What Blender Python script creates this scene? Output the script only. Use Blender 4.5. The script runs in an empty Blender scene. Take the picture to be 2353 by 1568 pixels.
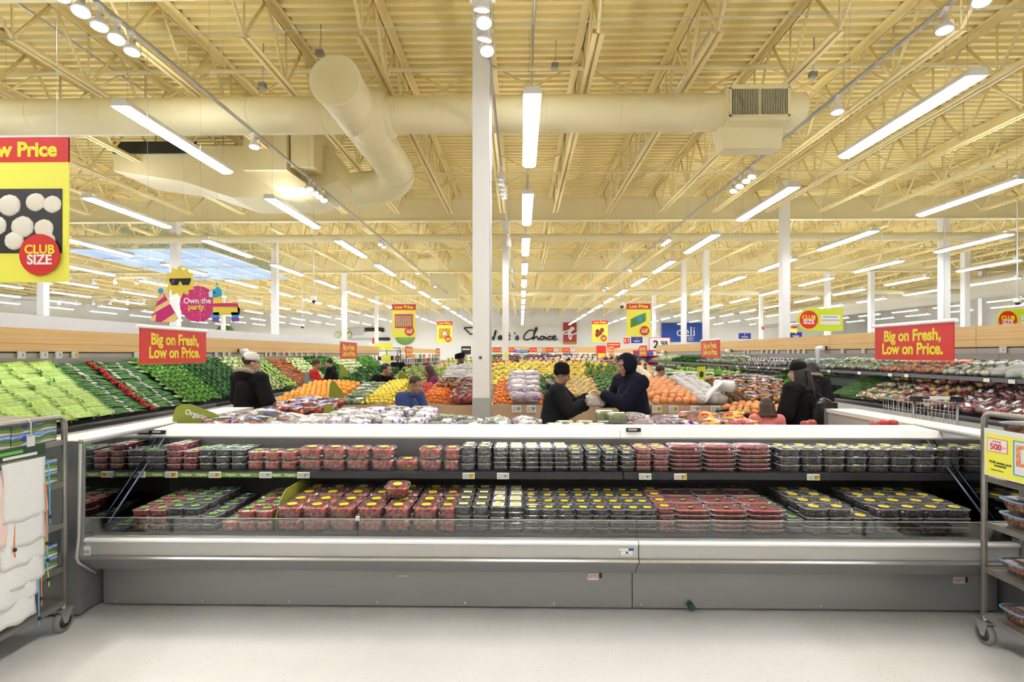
import bpy, bmesh, math, random
from mathutils import Vector, Matrix, Euler, noise
R = random.Random(7)
C = bpy.context.scene.collection
SC = bpy.context.scene
PI = math.pi
# ---------------------------------------------------------------- camera, exposure, world
F = 1200.0; HZ = 814.0; VPX = 1197.0; CAMH = 1.79
YAW = math.atan((VPX - 1176.5) / F)
cam = bpy.data.cameras.new('camera'); camo = bpy.data.objects.new('camera', cam); C.objects.link(camo)
camo.location = (0, 0, CAMH); camo.rotation_euler = (PI / 2, 0, YAW)
cam.sensor_width = 36; cam.lens = 36 * F / 2353; cam.shift_y = (HZ - 784) / 2353
cam.clip_start = 0.05; cam.clip_end = 300
SC.camera = camo
SC.view_settings.view_transform = 'Standard'; SC.view_settings.look = 'None'
SC.view_settings.gamma = 1; SC.view_settings.use_curve_mapping = False
SC.view_settings.exposure = 0.70
W = bpy.data.worlds.new('world'); SC.world = W; W.use_nodes = True
W.node_tree.nodes['Background'].inputs[0].default_value = (0.62, 0.78, 1.0, 1)
W.node_tree.nodes['Background'].inputs[1].default_value = 1.0
cy = SC.cycles
cy.use_light_tree = False; cy.max_bounces = 6; cy.diffuse_bounces = 4; cy.glossy_bounces = 2; cy.transmission_bounces = 4
cy.transparent_max_bounces = 12; cy.adaptive_threshold = .02; cy.caustics_reflective = False; cy.caustics_refractive = False
cy.sample_clamp_indirect = 12.0
LAMP = 21.0     # brightness of the ceiling strip lights
SPOT = 90.0     # brightness of the track spot bulbs (W per lamp)

def P(px, py, Y):
    """the world point at depth Y seen at photo pixel (px, py)"""
    a = (px - 1176.5) / F; c, s = math.cos(YAW), math.sin(YAW)
    dx = a * c - s; dy = a * s + c; t = Y / dy
    return Vector((dx * t, Y, CAMH + (HZ - py) / F * t))
def PX(px, Y): return P(px, 0, Y).x
def PZ(py, Y, px=1197): return P(px, py, Y).z
# ---------------------------------------------------------------- materials
MATS = {}
def mat(name, col, rough=0.5, metal=0.0, col2=None, nscale=8.0, lo=0.4, hi=0.6, bump=0.0, bscale=40.0, rand=0.0, emit=0.0, coat=0.0, spec=0.5, sheen=0.0, sss=0.0, stretch=None, detail=3.0):
    m = bpy.data.materials.new(name); m.use_nodes = True; MATS[name] = m
    nt = m.node_tree; N = nt.nodes; L = nt.links; b = N['Principled BSDF']
    b.inputs['Base Color'].default_value = (*col, 1); b.inputs['Roughness'].default_value = rough
    b.inputs['Metallic'].default_value = metal; b.inputs['Specular IOR Level'].default_value = spec
    b.inputs['Coat Weight'].default_value = coat; b.inputs['Coat Roughness'].default_value = 0.06
    if sheen: b.inputs['Sheen Weight'].default_value = sheen
    if emit:
        b.inputs['Emission Color'].default_value = (*col, 1); b.inputs['Emission Strength'].default_value = emit
    tc = None
    if col2 is not None or bump:
        tc = N.new('ShaderNodeTexCoord'); src = tc.outputs['Object']
        if stretch:
            mp = N.new('ShaderNodeMapping'); mp.inputs['Scale'].default_value = stretch
            L.new(src, mp.inputs['Vector']); src = mp.outputs['Vector']
    csock = None
    if col2 is not None:
        n = N.new('ShaderNodeTexNoise'); n.inputs['Scale'].default_value = nscale; n.inputs['Detail'].default_value = detail
        L.new(src, n.inputs['Vector'])
        r = N.new('ShaderNodeValToRGB'); r.color_ramp.elements[0].position = lo; r.color_ramp.elements[1].position = hi
        r.color_ramp.elements[0].color = (*col, 1); r.color_ramp.elements[1].color = (*col2, 1)
        L.new(n.outputs['Fac'], r.inputs['Fac']); csock = r.outputs['Color']
    if rand:
        oi = N.new('ShaderNodeObjectInfo'); hs = N.new('ShaderNodeHueSaturation')
        mr = N.new('ShaderNodeMapRange'); mr.inputs['To Min'].default_value = 1 - rand; mr.inputs['To Max'].default_value = 1 + rand
        L.new(oi.outputs['Random'], mr.inputs['Value']); L.new(mr.outputs['Result'], hs.inputs['Value'])
        mh = N.new('ShaderNodeMapRange'); mh.inputs['To Min'].default_value = 0.5 - rand * .06; mh.inputs['To Max'].default_value = 0.5 + rand * .06
        mm = N.new('ShaderNodeMath'); mm.operation = 'FRACT'; m2 = N.new('ShaderNodeMath'); m2.operation = 'MULTIPLY'; m2.inputs[1].default_value = 7.31
        L.new(oi.outputs['Random'], m2.inputs[0]); L.new(m2.outputs[0], mm.inputs[0]); L.new(mm.outputs[0], mh.inputs['Value']); L.new(mh.outputs['Result'], hs.inputs['Hue'])
        if csock is None: hs.inputs['Color'].default_value = (*col, 1)
        else: L.new(csock, hs.inputs['Color'])
        csock = hs.outputs['Color']
    if csock is not None: L.new(csock, b.inputs['Base Color'])
    if bump:
        n2 = N.new('ShaderNodeTexNoise'); n2.inputs['Scale'].default_value = bscale; n2.inputs['Detail'].default_value = 3
        L.new(src, n2.inputs['Vector'])
        bp = N.new('ShaderNodeBump'); bp.inputs['Strength'].default_value = bump; bp.inputs['Distance'].default_value = 0.02
        L.new(n2.outputs['Fac'], bp.inputs['Height']); L.new(bp.outputs['Normal'], b.inputs['Normal'])
    return m
def clear(name, tint, rough, base, haze=0.0, prints=()):
    """see-through plastic or glass: clear with a mirror-like sheen that grows at grazing angles; haze adds milky film"""
    m = bpy.data.materials.new(name); m.use_nodes = True; MATS[name] = m
    nt = m.node_tree; N = nt.nodes; L = nt.links; N.clear()
    o = N.new('ShaderNodeOutputMaterial'); t = N.new('ShaderNodeBsdfTransparent'); t.inputs[0].default_value = (*tint, 1)
    g = N.new('ShaderNodeBsdfGlossy'); g.inputs['Roughness'].default_value = rough; g.inputs[0].default_value = (0.95, 0.95, 0.95, 1)
    fr = N.new('ShaderNodeFresnel'); fr.inputs[0].default_value = 1.45
    ad = N.new('ShaderNodeMath'); ad.operation = 'ADD'; ad.inputs[1].default_value = base; ad.use_clamp = True; L.new(fr.outputs[0], ad.inputs[0])
    mx = N.new('ShaderNodeMixShader'); L.new(ad.outputs[0], mx.inputs[0]); L.new(t.outputs[0], mx.inputs[1]); L.new(g.outputs[0], mx.inputs[2])
    out = mx
    if haze:
        d = N.new('ShaderNodeBsdfDiffuse'); d.inputs[0].default_value = (0.93, 0.93, 0.94, 1)
        m2 = N.new('ShaderNodeMixShader'); m2.inputs[0].default_value = haze; L.new(mx.outputs[0], m2.inputs[1]); L.new(d.outputs[0], m2.inputs[2]); out = m2
    if prints:
        tc = N.new('ShaderNodeTexCoord')
        for colr, sc, th in prints:
            n = N.new('ShaderNodeTexNoise'); n.inputs['Scale'].default_value = sc; n.inputs['Detail'].default_value = 2; L.new(tc.outputs['Object'], n.inputs['Vector'])
            gt = N.new('ShaderNodeMath'); gt.operation = 'GREATER_THAN'; gt.inputs[1].default_value = th; L.new(n.outputs['Fac'], gt.inputs[0])
            d = N.new('ShaderNodeBsdfPrincipled'); d.inputs['Base Color'].default_value = (*colr, 1); d.inputs['Roughness'].default_value = .3
            m3 = N.new('ShaderNodeMixShader'); L.new(gt.outputs[0], m3.inputs[0]); L.new(out.outputs[0], m3.inputs[1]); L.new(d.outputs[0], m3.inputs[2]); out = m3
    L.new(out.outputs[0], o.inputs[0]); return m
def glow(name, col, st):
    m = bpy.data.materials.new(name); m.use_nodes = True; MATS[name] = m
    b = m.node_tree.nodes['Principled BSDF']; b.inputs['Base Color'].default_value = (.8, .8, .8, 1)
    b.inputs['Emission Color'].default_value = (*col, 1); b.inputs['Emission Strength'].default_value = st
    return m
cream = mat('cream_paint', (.88, .735, .36), .55, rand=.04)
creamdeck = mat('cream_deck', (.89, .745, .33), .5)
creamduct = mat('cream_duct', (.86, .775, .48), .45)
white = mat('white_paint', (.82, .82, .80), .45)
wallwhite = mat('wall_white', (.84, .84, .81), .6)
offwhite = mat('off_white', (.66, .65, .61), .4)
softwhite = mat('soft_white', (.62, .62, .61), .5)
cleanwhite = mat('clean_white', (.86, .86, .86), .35)
steel = mat('steel', (.55, .55, .54), .32, .85, bump=.03, bscale=200)
aged = mat('rack_metal', (.30, .28, .25), .35, .75, col2=(.38, .36, .33), nscale=5)
chrome = mat('chrome', (.8, .8, .8), .15, 1.0)
black = mat('black_plastic', (.012, .012, .013), .35)
rubber = mat('grey_rubber', (.22, .21, .20), .6)
blackrub = mat('black_rubber', (.02, .02, .02), .4)
casegrey = mat('case_grey', (.27, .27, .265), .33, .25)
caselite = mat('case_light_grey', (.47, .465, .445), .35, .2)
casedark = mat('case_dark', (.035, .035, .038), .3)
canopyw = mat('canopy_white', (.84, .84, .83), .3)
greyband = mat('column_grey', (.42, .43, .41), .5)
wood = mat('maple_veneer', (.60, .375, .135), .4, col2=(.66, .43, .17), nscale=3, stretch=(2, .3, 12))
board = mat('cardboard', (.50, .34, .20), .75, col2=(.56, .39, .24), nscale=3)
boarddark = mat('board_brown', (.22, .13, .07), .7)
red = mat('sign_red', (.68, .025, .022), .45)
yellow = mat('sign_yellow', (.90, .86, .10), .45)
texty = mat('letter_yellow', (.85, .76, .03), .45)
lime = mat('sign_lime', (.62, .70, .03), .45)
olive = mat('sign_olive', (.27, .30, .035), .45)
organicg = mat('organic_green', (.20, .34, .06), .45)
stickg = mat('sticker_green', (.16, .52, .06), .4)
sticky = mat('sticker_yellow', (.80, .66, .03), .4)
blue = mat('sign_blue', (.015, .07, .42), .45)
navy = mat('sign_navy', (.02, .025, .25), .45)
ink = mat('ink_black', (.01, .01, .01), .5)
greytag = mat('tag_grey', (.55, .56, .52), .5)
tagw = mat('tag_white', (.78, .79, .76), .4)
tagy = mat('tag_amber', (.72, .45, .03), .5)
gold = mat('gold_band', (.45, .27, .06), .5)
pink = mat('party_pink', (.62, .03, .20), .5)
peach = mat('party_peach', (.88, .62, .24), .5)
sky_b = mat('party_blue', (.02, .36, .70), .5)
violet = mat('party_violet', (.20, .06, .36), .5)
sunny = mat('party_sun', (.85, .66, .08), .5)
teal = mat('teal', (.02, .30, .30), .5)
lampglow = glow('lamp_diffuser_glow', (1.0, 1.025, 1.12), LAMP)
upglow = glow('added_uplight_glow', (1.0, 1.0, 1.04), LAMP * 1.15)  # glow of the added upward strips that brighten the ceiling
bulb = glow('spot_bulb_glow', (1.0, .94, .84), 10.0)
skyglow = glow('skylight_daylight', (.40, .62, 1.0), .42)
MATS['skylight_daylight'].node_tree.nodes['Principled BSDF'].inputs['Base Color'].default_value = (.12, .16, .22, 1)
glass = clear('glass', (.93, .95, .94), .01, .03)
plastic = clear('clamshell_plastic', (.95, .95, .95), .12, .05, .05)
plasticedge = clear('rim_highlight_haze', (.95, .95, .95), .10, .14, .28)  # paler haze paints in the highlights along the pack rims
film = clear('plastic_film', (.96, .96, .97), .14, .04, .06)
mirror = mat('mirror_panel', (.42, .42, .43), .04, 1.0)
# ---------------------------------------------------------------- mesh builder
def icos(sub):
    bm = bmesh.new(); bmesh.ops.create_icosphere(bm, subdivisions=sub, radius=1.0)
    v = [tuple(x.co) for x in bm.verts]; f = [tuple(y.index for y in x.verts) for x in bm.faces]; bm.free(); return v, f
ICO = {1: icos(1), 2: icos(2), 3: icos(3), 4: icos(4)}
class MB:
    def __init__(s): s.v = []; s.f = []; s.m = []; s.s = []
    def add(s, vs, fs, m=0, sm=False, M=None):
        o = len(s.v)
        if M is not None: vs = [M @ Vector(p) for p in vs]
        s.v += [tuple(p) for p in vs]
        for f in fs: s.f.append(tuple(i + o for i in f)); s.m.append(m); s.s.append(sm)
        return s
    def box(s, x0, x1, y0, y1, z0, z1, m=0, M=None):
        vs = [(x, y, z) for z in (z0, z1) for y in (y0, y1) for x in (x0, x1)]
        return s.add(vs, [(0, 2, 3, 1), (4, 5, 7, 6), (0, 1, 5, 4), (2, 6, 7, 3), (0, 4, 6, 2), (1, 3, 7, 5)], m, False, M)
    def cbox(s, c, d, m=0, M=None):
        return s.box(c[0] - d[0] / 2, c[0] + d[0] / 2, c[1] - d[1] / 2, c[1] + d[1] / 2, c[2] - d[2] / 2, c[2] + d[2] / 2, m, M)
    def tube(s, pts, r, n=8, m=0, caps=True, sm=True, flat=1.0):
        pts = [Vector(p) for p in pts]; rs = r if isinstance(r, (list, tuple)) else [r] * len(pts)
        o = len(s.v); up = None; k = len(pts)
        for i, p in enumerate(pts):
            t = (pts[min(i + 1, k - 1)] - pts[max(i - 1, 0)])
            t = t.normalized() if t.length > 1e-9 else Vector((0, 0, 1))
            if up is None: up = Vector((0, 0, 1)) if abs(t.z) < .9 else Vector((1, 0, 0))
            a = t.cross(up)
            a = a.normalized() if a.length > 1e-6 else t.orthogonal().normalized()
            b = a.cross(t).normalized(); up = b
            for j in range(n):
                g = 2 * PI * j / n
                s.v.append(tuple(p + a * (math.cos(g) * rs[i]) + b * (math.sin(g) * rs[i] * flat)))
        for i in range(k - 1):
            for j in range(n):
                q = (j + 1) % n
                s.f.append((o + i * n + j, o + i * n + q, o + (i + 1) * n + q, o + (i + 1) * n + j)); s.m.append(m); s.s.append(sm)
        if caps:
            s.f.append(tuple(o + j for j in reversed(range(n)))); s.m.append(m); s.s.append(False)
            s.f.append(tuple(o + (k - 1) * n + j for j in range(n))); s.m.append(m); s.s.append(False)
        return s
    def lathe(s, prof, n=16, M=None, m=0, sm=True):
        vs = []; fs = []
        for r, z in prof:
            for j in range(n):
                g = 2 * PI * j / n; vs.append((r * math.cos(g), r * math.sin(g), z))
        for i in range(len(prof) - 1):
            for j in range(n):
                q = (j + 1) % n; fs.append((i * n + j, i * n + q, (i + 1) * n + q, (i + 1) * n + j))
        fs.append(tuple(reversed(range(n)))); fs.append(tuple((len(prof) - 1) * n + j for j in range(n)))
        return s.add(vs, fs, m, sm, M)
    def ball(s, c, r, sub=2, m=0, M=None, jit=0.0, rnd=R):
        v, f = ICO[sub]; r = r if isinstance(r, (tuple, list)) else (r, r, r)
        T = Matrix.Translation(c) @ (M if M is not None else Matrix()) @ Matrix.Diagonal((*r, 1))
        if jit: v = [tuple(x * (1 + rnd.uniform(-jit, jit)) for x in p) for p in v]
        return s.add(v, f, m, True, T)
    def prism(s, poly, a0, a1, axis='x', m=0, M=None):
        k = len(poly); fn = {'x': lambda a, p: (a, p[0], p[1]), 'y': lambda a, p: (p[0], a, p[1]), 'z': lambda a, p: (p[0], p[1], a)}[axis]
        vs = [fn(a0, p) for p in poly] + [fn(a1, p) for p in poly]
        fs = [(i, (i + 1) % k, (i + 1) % k + k, i + k) for i in range(k)] + [tuple(reversed(range(k))), tuple(range(k, 2 * k))]
        return s.add(vs, fs, m, False, M)
    def poly(s, pts, m=0): return s.add(pts, [tuple(range(len(pts)))], m)
    def mesh(s, name, mats):
        me = bpy.data.meshes.new(name); me.from_pydata(s.v, [], s.f)
        for x in mats: me.materials.append(x)
        me.polygons.foreach_set('material_index', s.m); me.polygons.foreach_set('use_smooth', s.s); me.update()
        return me
    def build(s, name, mats, parent=None, bevel=0, loc=None, rot=None):
        mats = mats if isinstance(mats, (list, tuple)) else [mats]
        me = s.mesh(name, mats)
        bm = bmesh.new(); bm.from_mesh(me); bmesh.ops.recalc_face_normals(bm, faces=bm.faces)
        if bevel:
            es = [e for e in bm.edges if len(e.link_faces) == 2 and e.calc_face_angle(0) > .6]
            bmesh.ops.bevel(bm, geom=es, offset=bevel, segments=2, affect='EDGES', profile=.5, clamp_overlap=True)
        bm.to_mesh(me); bm.free()
        return link(name, me, parent, loc, rot)
def link(name, data, parent=None, loc=None, rot=None):
    o = bpy.data.objects.new(name, data); C.objects.link(o)
    if parent is not None: o.parent = parent
    if loc is not None: o.location = loc
    if rot is not None: o.rotation_euler = rot
    return o
def tag(o, label=None, cat=None, group=None, kind=None):
    if label: o['label'] = label
    if cat: o['category'] = cat
    if group: o['group'] = group
    if kind: o['kind'] = kind
    return o
def thing(name, label, cat, loc=(0, 0, 0), rot=(0, 0, 0), group=None):
    o = bpy.data.objects.new(name, None); C.objects.link(o); o.location = loc
    o.rotation_euler = rot if isinstance(rot, (tuple, list, Euler)) else (0, 0, rot)
    o.empty_display_size = .1
    return tag(o, label, cat, group)
def struct(o, label=None, cat='structure'):
    return tag(o, label, cat, None, 'structure')
KIDS = {}
def dup(root, loc, rot=None, label=None, scale=None, group=None):
    r = root.copy(); C.objects.link(r); r.location = loc
    if rot is not None: r.rotation_euler = rot if isinstance(rot, (tuple, list, Euler)) else (0, 0, rot)
    if scale is not None: r.scale = scale if isinstance(scale, (tuple, list)) else (scale,) * 3
    if label: r['label'] = label
    if group: r['group'] = group
    if root.name not in KIDS: KIDS[root.name] = [(ch, list(ch.children)) for ch in root.children]
    for ch, gs in KIDS[root.name]:
        c = ch.copy(); C.objects.link(c); c.parent = r
        for g in gs:
            d = g.copy(); C.objects.link(d); d.parent = c
    return r
class Proto:
    """a first thing that is moved into place on first use and copied after that"""
    def __init__(s, root): s.root = root; s.used = False
    def put(s, loc, rot=None, label=None, scale=None, group=None):
        if not s.used:
            s.used = True; r = s.root; r.location = loc
            if rot is not None: r.rotation_euler = rot if isinstance(rot, (tuple, list, Euler)) else (0, 0, rot)
            if scale is not None: r.scale = scale if isinstance(scale, (tuple, list)) else (scale,) * 3
            if label: r['label'] = label
            if group: r['group'] = group
            return r
        return dup(s.root, loc, rot, label, scale, group)
_T = {}
def txt(body, size, bold=0.0, ext=0.0015, align='CENTER', sx=1.0, shear=0.0, space=1.0):
    """lettering as mesh data lying in the XY plane, its middle at the origin"""
    key = (body, size, bold, ext, align, sx, shear, space)
    if key in _T: return _T[key]
    cu = bpy.data.curves.new('lettering', 'FONT'); cu.body = body; cu.size = size; cu.offset = bold * size; cu.extrude = ext
    cu.align_x = align; cu.align_y = 'CENTER'; cu.resolution_u = 4; cu.shear = shear; cu.space_line = .85; cu.space_character = space
    o = bpy.data.objects.new('lettering', cu)
    me = bpy.data.meshes.new_from_object(o); me.name = 'lettering'
    bpy.data.objects.remove(o); bpy.data.curves.remove(cu)
    if sx != 1.0:
        for v in me.vertices: v.co.x *= sx
    _T[key] = me; return me
def letters(name, body, size, material, parent, loc, rot=(PI / 2, 0, 0), **k):
    me = txt(body, size, **k).copy(); me.materials.clear(); me.materials.append(material)
    return link(name, me, parent, loc, rot)
ORD = 'zeroth first second third fourth fifth sixth seventh eighth ninth tenth eleventh twelfth thirteenth fourteenth fifteenth sixteenth seventeenth eighteenth nineteenth twentieth'.split()
TEN = {2: 'twenty', 3: 'thirty', 4: 'forty', 5: 'fifty', 6: 'sixty', 7: 'seventy', 8: 'eighty', 9: 'ninety'}
def nth(i):
    if i <= 20: return ORD[i]
    t, u = divmod(i, 10)
    return (TEN[t][:-1] + 'ieth') if u == 0 else TEN[t] + '-' + ORD[u]
# ================================================================ THE BUILDING
HB = 4.4; ZB = CAMH + HB; ZD = CAMH + 5.4; XW = 40.0; YW = 60.0; YB = -13.0
floorm = mat('floor_vinyl', (.62, .625, .62), .28, col2=(.68, .685, .68), nscale=1.5, lo=.3, hi=.7, spec=.4)
def speckle(m):
    nt = m.node_tree; N = nt.nodes; L = nt.links; b = N['Principled BSDF']
    src = b.inputs['Base Color'].links[0].from_socket
    tc = N.new('ShaderNodeTexCoord'); mp = N.new('ShaderNodeMapping'); mp.inputs['Rotation'].default_value = (0, 0, .5); mp.inputs['Scale'].default_value = (1, 2.2, 1)
    L.new(tc.outputs['Object'], mp.inputs['Vector']); last = src
    for sc, th, colr in ((38, .13, (.16, .15, .13)), (70, .12, (.33, .30, .26)), (55, .13, (.80, .78, .72))):
        v = N.new('ShaderNodeTexVoronoi'); v.inputs['Scale'].default_value = sc; L.new(mp.outputs['Vector'], v.inputs['Vector'])
        lt = N.new('ShaderNodeMath'); lt.operation = 'LESS_THAN'; lt.inputs[1].default_value = th; L.new(v.outputs['Distance'], lt.inputs[0])
        wn = N.new('ShaderNodeMath'); wn.operation = 'GREATER_THAN'; wn.inputs[1].default_value = .62
        sp = N.new('ShaderNodeSeparateColor'); L.new(v.outputs['Color'], sp.inputs[0]); L.new(sp.outputs[0], wn.inputs[0])
        an = N.new('ShaderNodeMath'); an.operation = 'MULTIPLY'; L.new(lt.outputs[0], an.inputs[0]); L.new(wn.outputs[0], an.inputs[1])
        mx = N.new('ShaderNodeMix'); mx.data_type = 'RGBA'; L.new(an.outputs[0], mx.inputs[0]); L.new(last, mx.inputs[6]); mx.inputs[7].default_value = (*colr, 1)
        last = mx.outputs[2]
    br = N.new('ShaderNodeTexBrick'); br.offset = 0; br.inputs['Scale'].default_value = 1; br.inputs['Brick Width'].default_value = .305; br.inputs['Row Height'].default_value = .305
    br.inputs['Mortar Size'].default_value = .0012; br.inputs['Color1'].default_value = (1, 1, 1, 1); br.inputs['Color2'].default_value = (.97, .97, .97, 1); br.inputs['Mortar'].default_value = (.95, .95, .94, 1)
    L.new(tc.outputs['Object'], br.inputs['Vector'])
    mu = N.new('ShaderNodeMix'); mu.data_type = 'RGBA'; mu.blend_type = 'MULTIPLY'; mu.inputs[0].default_value = 1; L.new(last, mu.inputs[6]); L.new(br.outputs['Color'], mu.inputs[7])
    L.new(mu.outputs[2], b.inputs['Base Color'])
speckle(floorm)
struct(MB().box(-XW, XW, YB, YW, -.1, 0).build('floor', floorm), 'pale speckled vinyl tile floor of the shop')
struct(MB().box(-XW, XW, YW, YW + .2, 0, ZD).build('wall_back', wallwhite), 'white far wall behind the produce hall')
struct(MB().box(-XW - .2, -XW, YB, YW, 0, ZD).build('wall_left', wallwhite), 'white side wall far off to the left')
struct(MB().box(XW, XW + .2, YB, YW, 0, ZD).build('wall_right', wallwhite), 'white side wall far off to the right')
struct(MB().box(-XW, XW, YB - .2, YB, 0, ZD).build('wall_front', wallwhite), 'white wall behind the camera')
# ribbed steel deck: ribs run left to right
deck = MB(); pit = .2; n = int((YW - YB) / pit)
prof = []
for i in range(n):
    y = YB + i * pit; prof += [(y, ZD), (y + .085, ZD), (y + .11, ZD + .075), (y + .175, ZD + .075)]
prof += [(YB + n * pit, ZD)]
vs = [(-XW, y, z) for y, z in prof] + [(XW, y, z) for y, z in prof]; k = len(prof)
deck.add(vs, [(i, i + 1, i + 1 + k, i + k) for i in range(k - 1)])
struct(deck.build('ceiling', creamdeck), 'cream corrugated steel roof deck')
# joists, one mesh per span, girders on the column lines
SPANS = [(-4.6, 6.3), (6.3, 17.2), (17.2, 28.1), (28.1, 39.0), (39.0, 49.9), (49.9, 60.0)]
def joist_mesh(L):
    b = MB(); H = ZD - ZB
    for s in (-1, 1):
        b.box(s * .014, s * .125, 0, L, H - .014, H - .002); b.box(s * .014, s * .026, 0, L, H - .12, H - .002)
        b.box(s * .014, s * .085, .9, L - .9, 0, .012); b.box(s * .014, s * .026, .9, L - .9, 0, .085)
    n = 7; st = (L - 1.8) / n
    b.tube([(0, .02, H - .05), (0, .9, .03)], .026, 6); b.tube([(0, L - .02, H - .05), (0, L - .9, .03)], .026, 6)
    for i in range(n):
        y = .9 + i * st
        b.tube([(0, y, .03), (0, y + st / 2, H - .04)], .026, 6); b.tube([(0, y + st / 2, H - .04), (0, y + st, .03)], .026, 6)
        b.tube([(.0, y + .001, .03), (.0, y + .001, H - .04)], .016, 5)
    return b.mesh('roof_joist', [cream])
JM = {}
for a, b_ in SPANS:
    L = round(b_ - a, 2)
    if L not in JM: JM[L] = joist_mesh(L)
JS = 1.64; J0 = -.572
for si, (a, b_) in enumerate(SPANS):
    for j in range(-22, 24):
        x = J0 + j * JS
        if abs(x) > XW - 1 or abs(x) > (b_ + 2) * 1.06 + 3: continue
        struct(link('roof_joist', JM[round(b_ - a, 2)], None, (x, a, ZB)), 'cream open-web roof joist')
    if si < 4:
        for fr in (.3, .7):
            y = a + (b_ - a) * fr; b = MB()
            for j in range(-22, 23):
                x = J0 + j * JS
                if abs(x) > XW - 3 or abs(x) > (b_ + 2) * 1.06 + 3: continue
                b.tube([(x, y, ZB + .03), (x + JS, y, ZD - .05)], .018, 5); b.tube([(x, y + .05, ZD - .05), (x + JS, y + .05, ZB + .03)], .018, 5)
            struct(b.build('joist_bridging', cream), 'thin cross bracing between the roof joists')
for y in (6.3, 17.2, 28.1, 39.0, 49.9):
    b = MB(); zt = ZB + .72
    b.box(-XW, XW, y - .11, y + .11, ZB - .02, ZB + .01); b.box(-XW, XW, y - .11, y + .11, zt - .02, zt); b.box(-XW, XW, y - .012, y + .012, ZB, zt)
    struct(b.build('roof_girder', creamduct), 'deep cream roof girder on the columns')
# columns
def column(px, Y, w=.2, X=None, z1=None):
    x = PX(px, Y) if X is None else X; h = w / 2; z1 = z1 or (ZB - .02 if min(abs(Y - g) for g in (6.3, 17.2, 28.1, 39.0, 49.9)) < .3 else ZD - .02)
    r = MB().box(x - h, x + h, Y - h, Y + h, 1.27, z1).build('column', white)
    MB().box(x - h - .004, x + h + .004, Y - h - .004, Y + h + .004, 0, 1.27).build('painted_base', greyband, r)
    MB().box(x - .16, x + .16, Y - .16, Y + .16, z1 - .03, z1).build('cap_plate', white, r)
    if Y < 7:
        MB().box(x + h + .004, x + h + .022, Y - .02, Y + .02, .9, z1 - .1).build('conduit', steel, r)
        MB().lathe([(.0, 0), (.014, 0), (.018, .006), (.018, .016), (0, .017)], 16, Matrix.Translation((x - .005, Y - h, PZ(822, Y))) @ Matrix.Rotation(PI / 2, 4, 'X')).build('round_badge', mat('badge_brown', (.12, .06, .04), .4), r)
    elif Y < 20 and abs(x) < 1:
        MB().box(x - .05, x + .06, Y - h - .006, Y - h, PZ(820, Y), PZ(808, Y)).build('notice', yellow, r)
    return r
COLS = [(1107.5, 6.3, 'tall white steel column behind the berry case'), (1161.5, 17.2, 'white column beyond the banana display, with a yellow notice')]
struct(column(0, 6.3, .2, -.475), COLS[0][2]); struct(column(0, 17.2, .2, -.505), COLS[1][2])
for px, Y, lb in ((1802.5, 16.4, 'broad white column above the right produce case'), (1571, 27.5, 'white column left of the pair beside the blue deli sign'), (1622, 23.5, 'white column in front of the blue deli sign'),
                  (1503, 39, 'thin far white column left of the deli sign'), (1749, 39, 'thin far white column with a red fire bell'), (1901, 28.1, 'white column behind the lime club-size board'), (2002, 28.1, 'white column right of the lime club-size board'),
                  (2169, 17.2, 'white column above the big red sign on the right'), (2218, 23, 'white column right of the big red sign'), (2257, 28.1, 'far white column near the right edge'),
                  (403, 17.2, 'white column behind the party sign'), (632, 22, 'white column above the left produce case'), (791, 28.1, 'white column left of the knife mural'), (865, 39, 'thin white column in front of the knife mural'),
                  (99, 18, 'white column right of the mushroom sign'), (513, 39, 'thin far white column behind the donkey board')):
    struct(column(px, Y, .21 if Y < 16 else .235), lb)
# pipes and ducts
def pipe(name, lb, pts, r, m=creamduct, n=14):
    return struct(MB().tube(pts, r, n).build(name, m), lb)
pipe('roof_pipe', 'cream pipe running across below the second girder', [(-XW, 17.0, CAMH + 3.78), (XW, 17.0, CAMH + 3.78)], .13)
yp = 28.4; zp = CAMH + 3.35
pipe('roof_pipe', 'cream pipe across the hall farther back', [(-.9, yp, ZB), (-.9, yp, zp + .2), (-.7, yp, zp), (XW, yp, zp)], .13)
pipe('sprinkler_pipe', 'thin cream sprinkler pipe above the round duct', [(-XW, 9.15, ZB + .6), (XW, 9.15, ZB + .6)], .035, creamduct, 8)
pipe('sprinkler_pipe', 'thin cream sprinkler pipe behind the round duct', [(-XW, 13.4, ZB + .25), (XW, 13.4, ZB + .25)], .03, creamduct, 8)
pipe('sprinkler_pipe', 'thin cream sprinkler pipe far down the hall', [(-XW, 23.2, ZB + .25), (XW, 23.2, ZB + .25)], .035, creamduct, 6)
pipe('conduit', 'grey conduit beside the middle light row', [(.21, 3, ZD - .1), (.21, 50, ZD - .1)], .018, steel, 6)
pipe('conduit', 'grey conduit between joists on the right', [(3.1, 3, ZD - .1), (3.1, 40, ZD - .1)], .02, steel, 6)
pipe('conduit', 'grey conduit between joists on the left', [(-7.6, 3, ZD - .1), (-7.6, 40, ZD - .1)], .02, steel, 6)
pipe('wire', 'thin wire strung across under the roof', [(-9, 6.0, CAMH + 3.62), (10, 6.0, CAMH + 4.0)], .006, offwhite, 4)
def spiral(L, r, seam=1.2):
    pr = [(0, 0), (r - .003, 0), (r, .003)]; z = 0
    while z < L - .01:
        z2 = min(L, z + seam); pr += [(r, z + .004), (r, z2 - .024), (r, z2 - .02), (r + .006, z2 - .016), (r + .006, z2 - .006), (r, z2 - .002)]; z = z2
    return pr + [(r, L - .004), (r - .004, L), (0, L)]
DZ = CAMH + 3.93
dx1 = PX(1835, 8.6)
d = thing('air_duct', 'long round cream air duct running across above the strip lights', 'duct', (-14, 8.55, DZ)); d['kind'] = 'structure'
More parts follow.
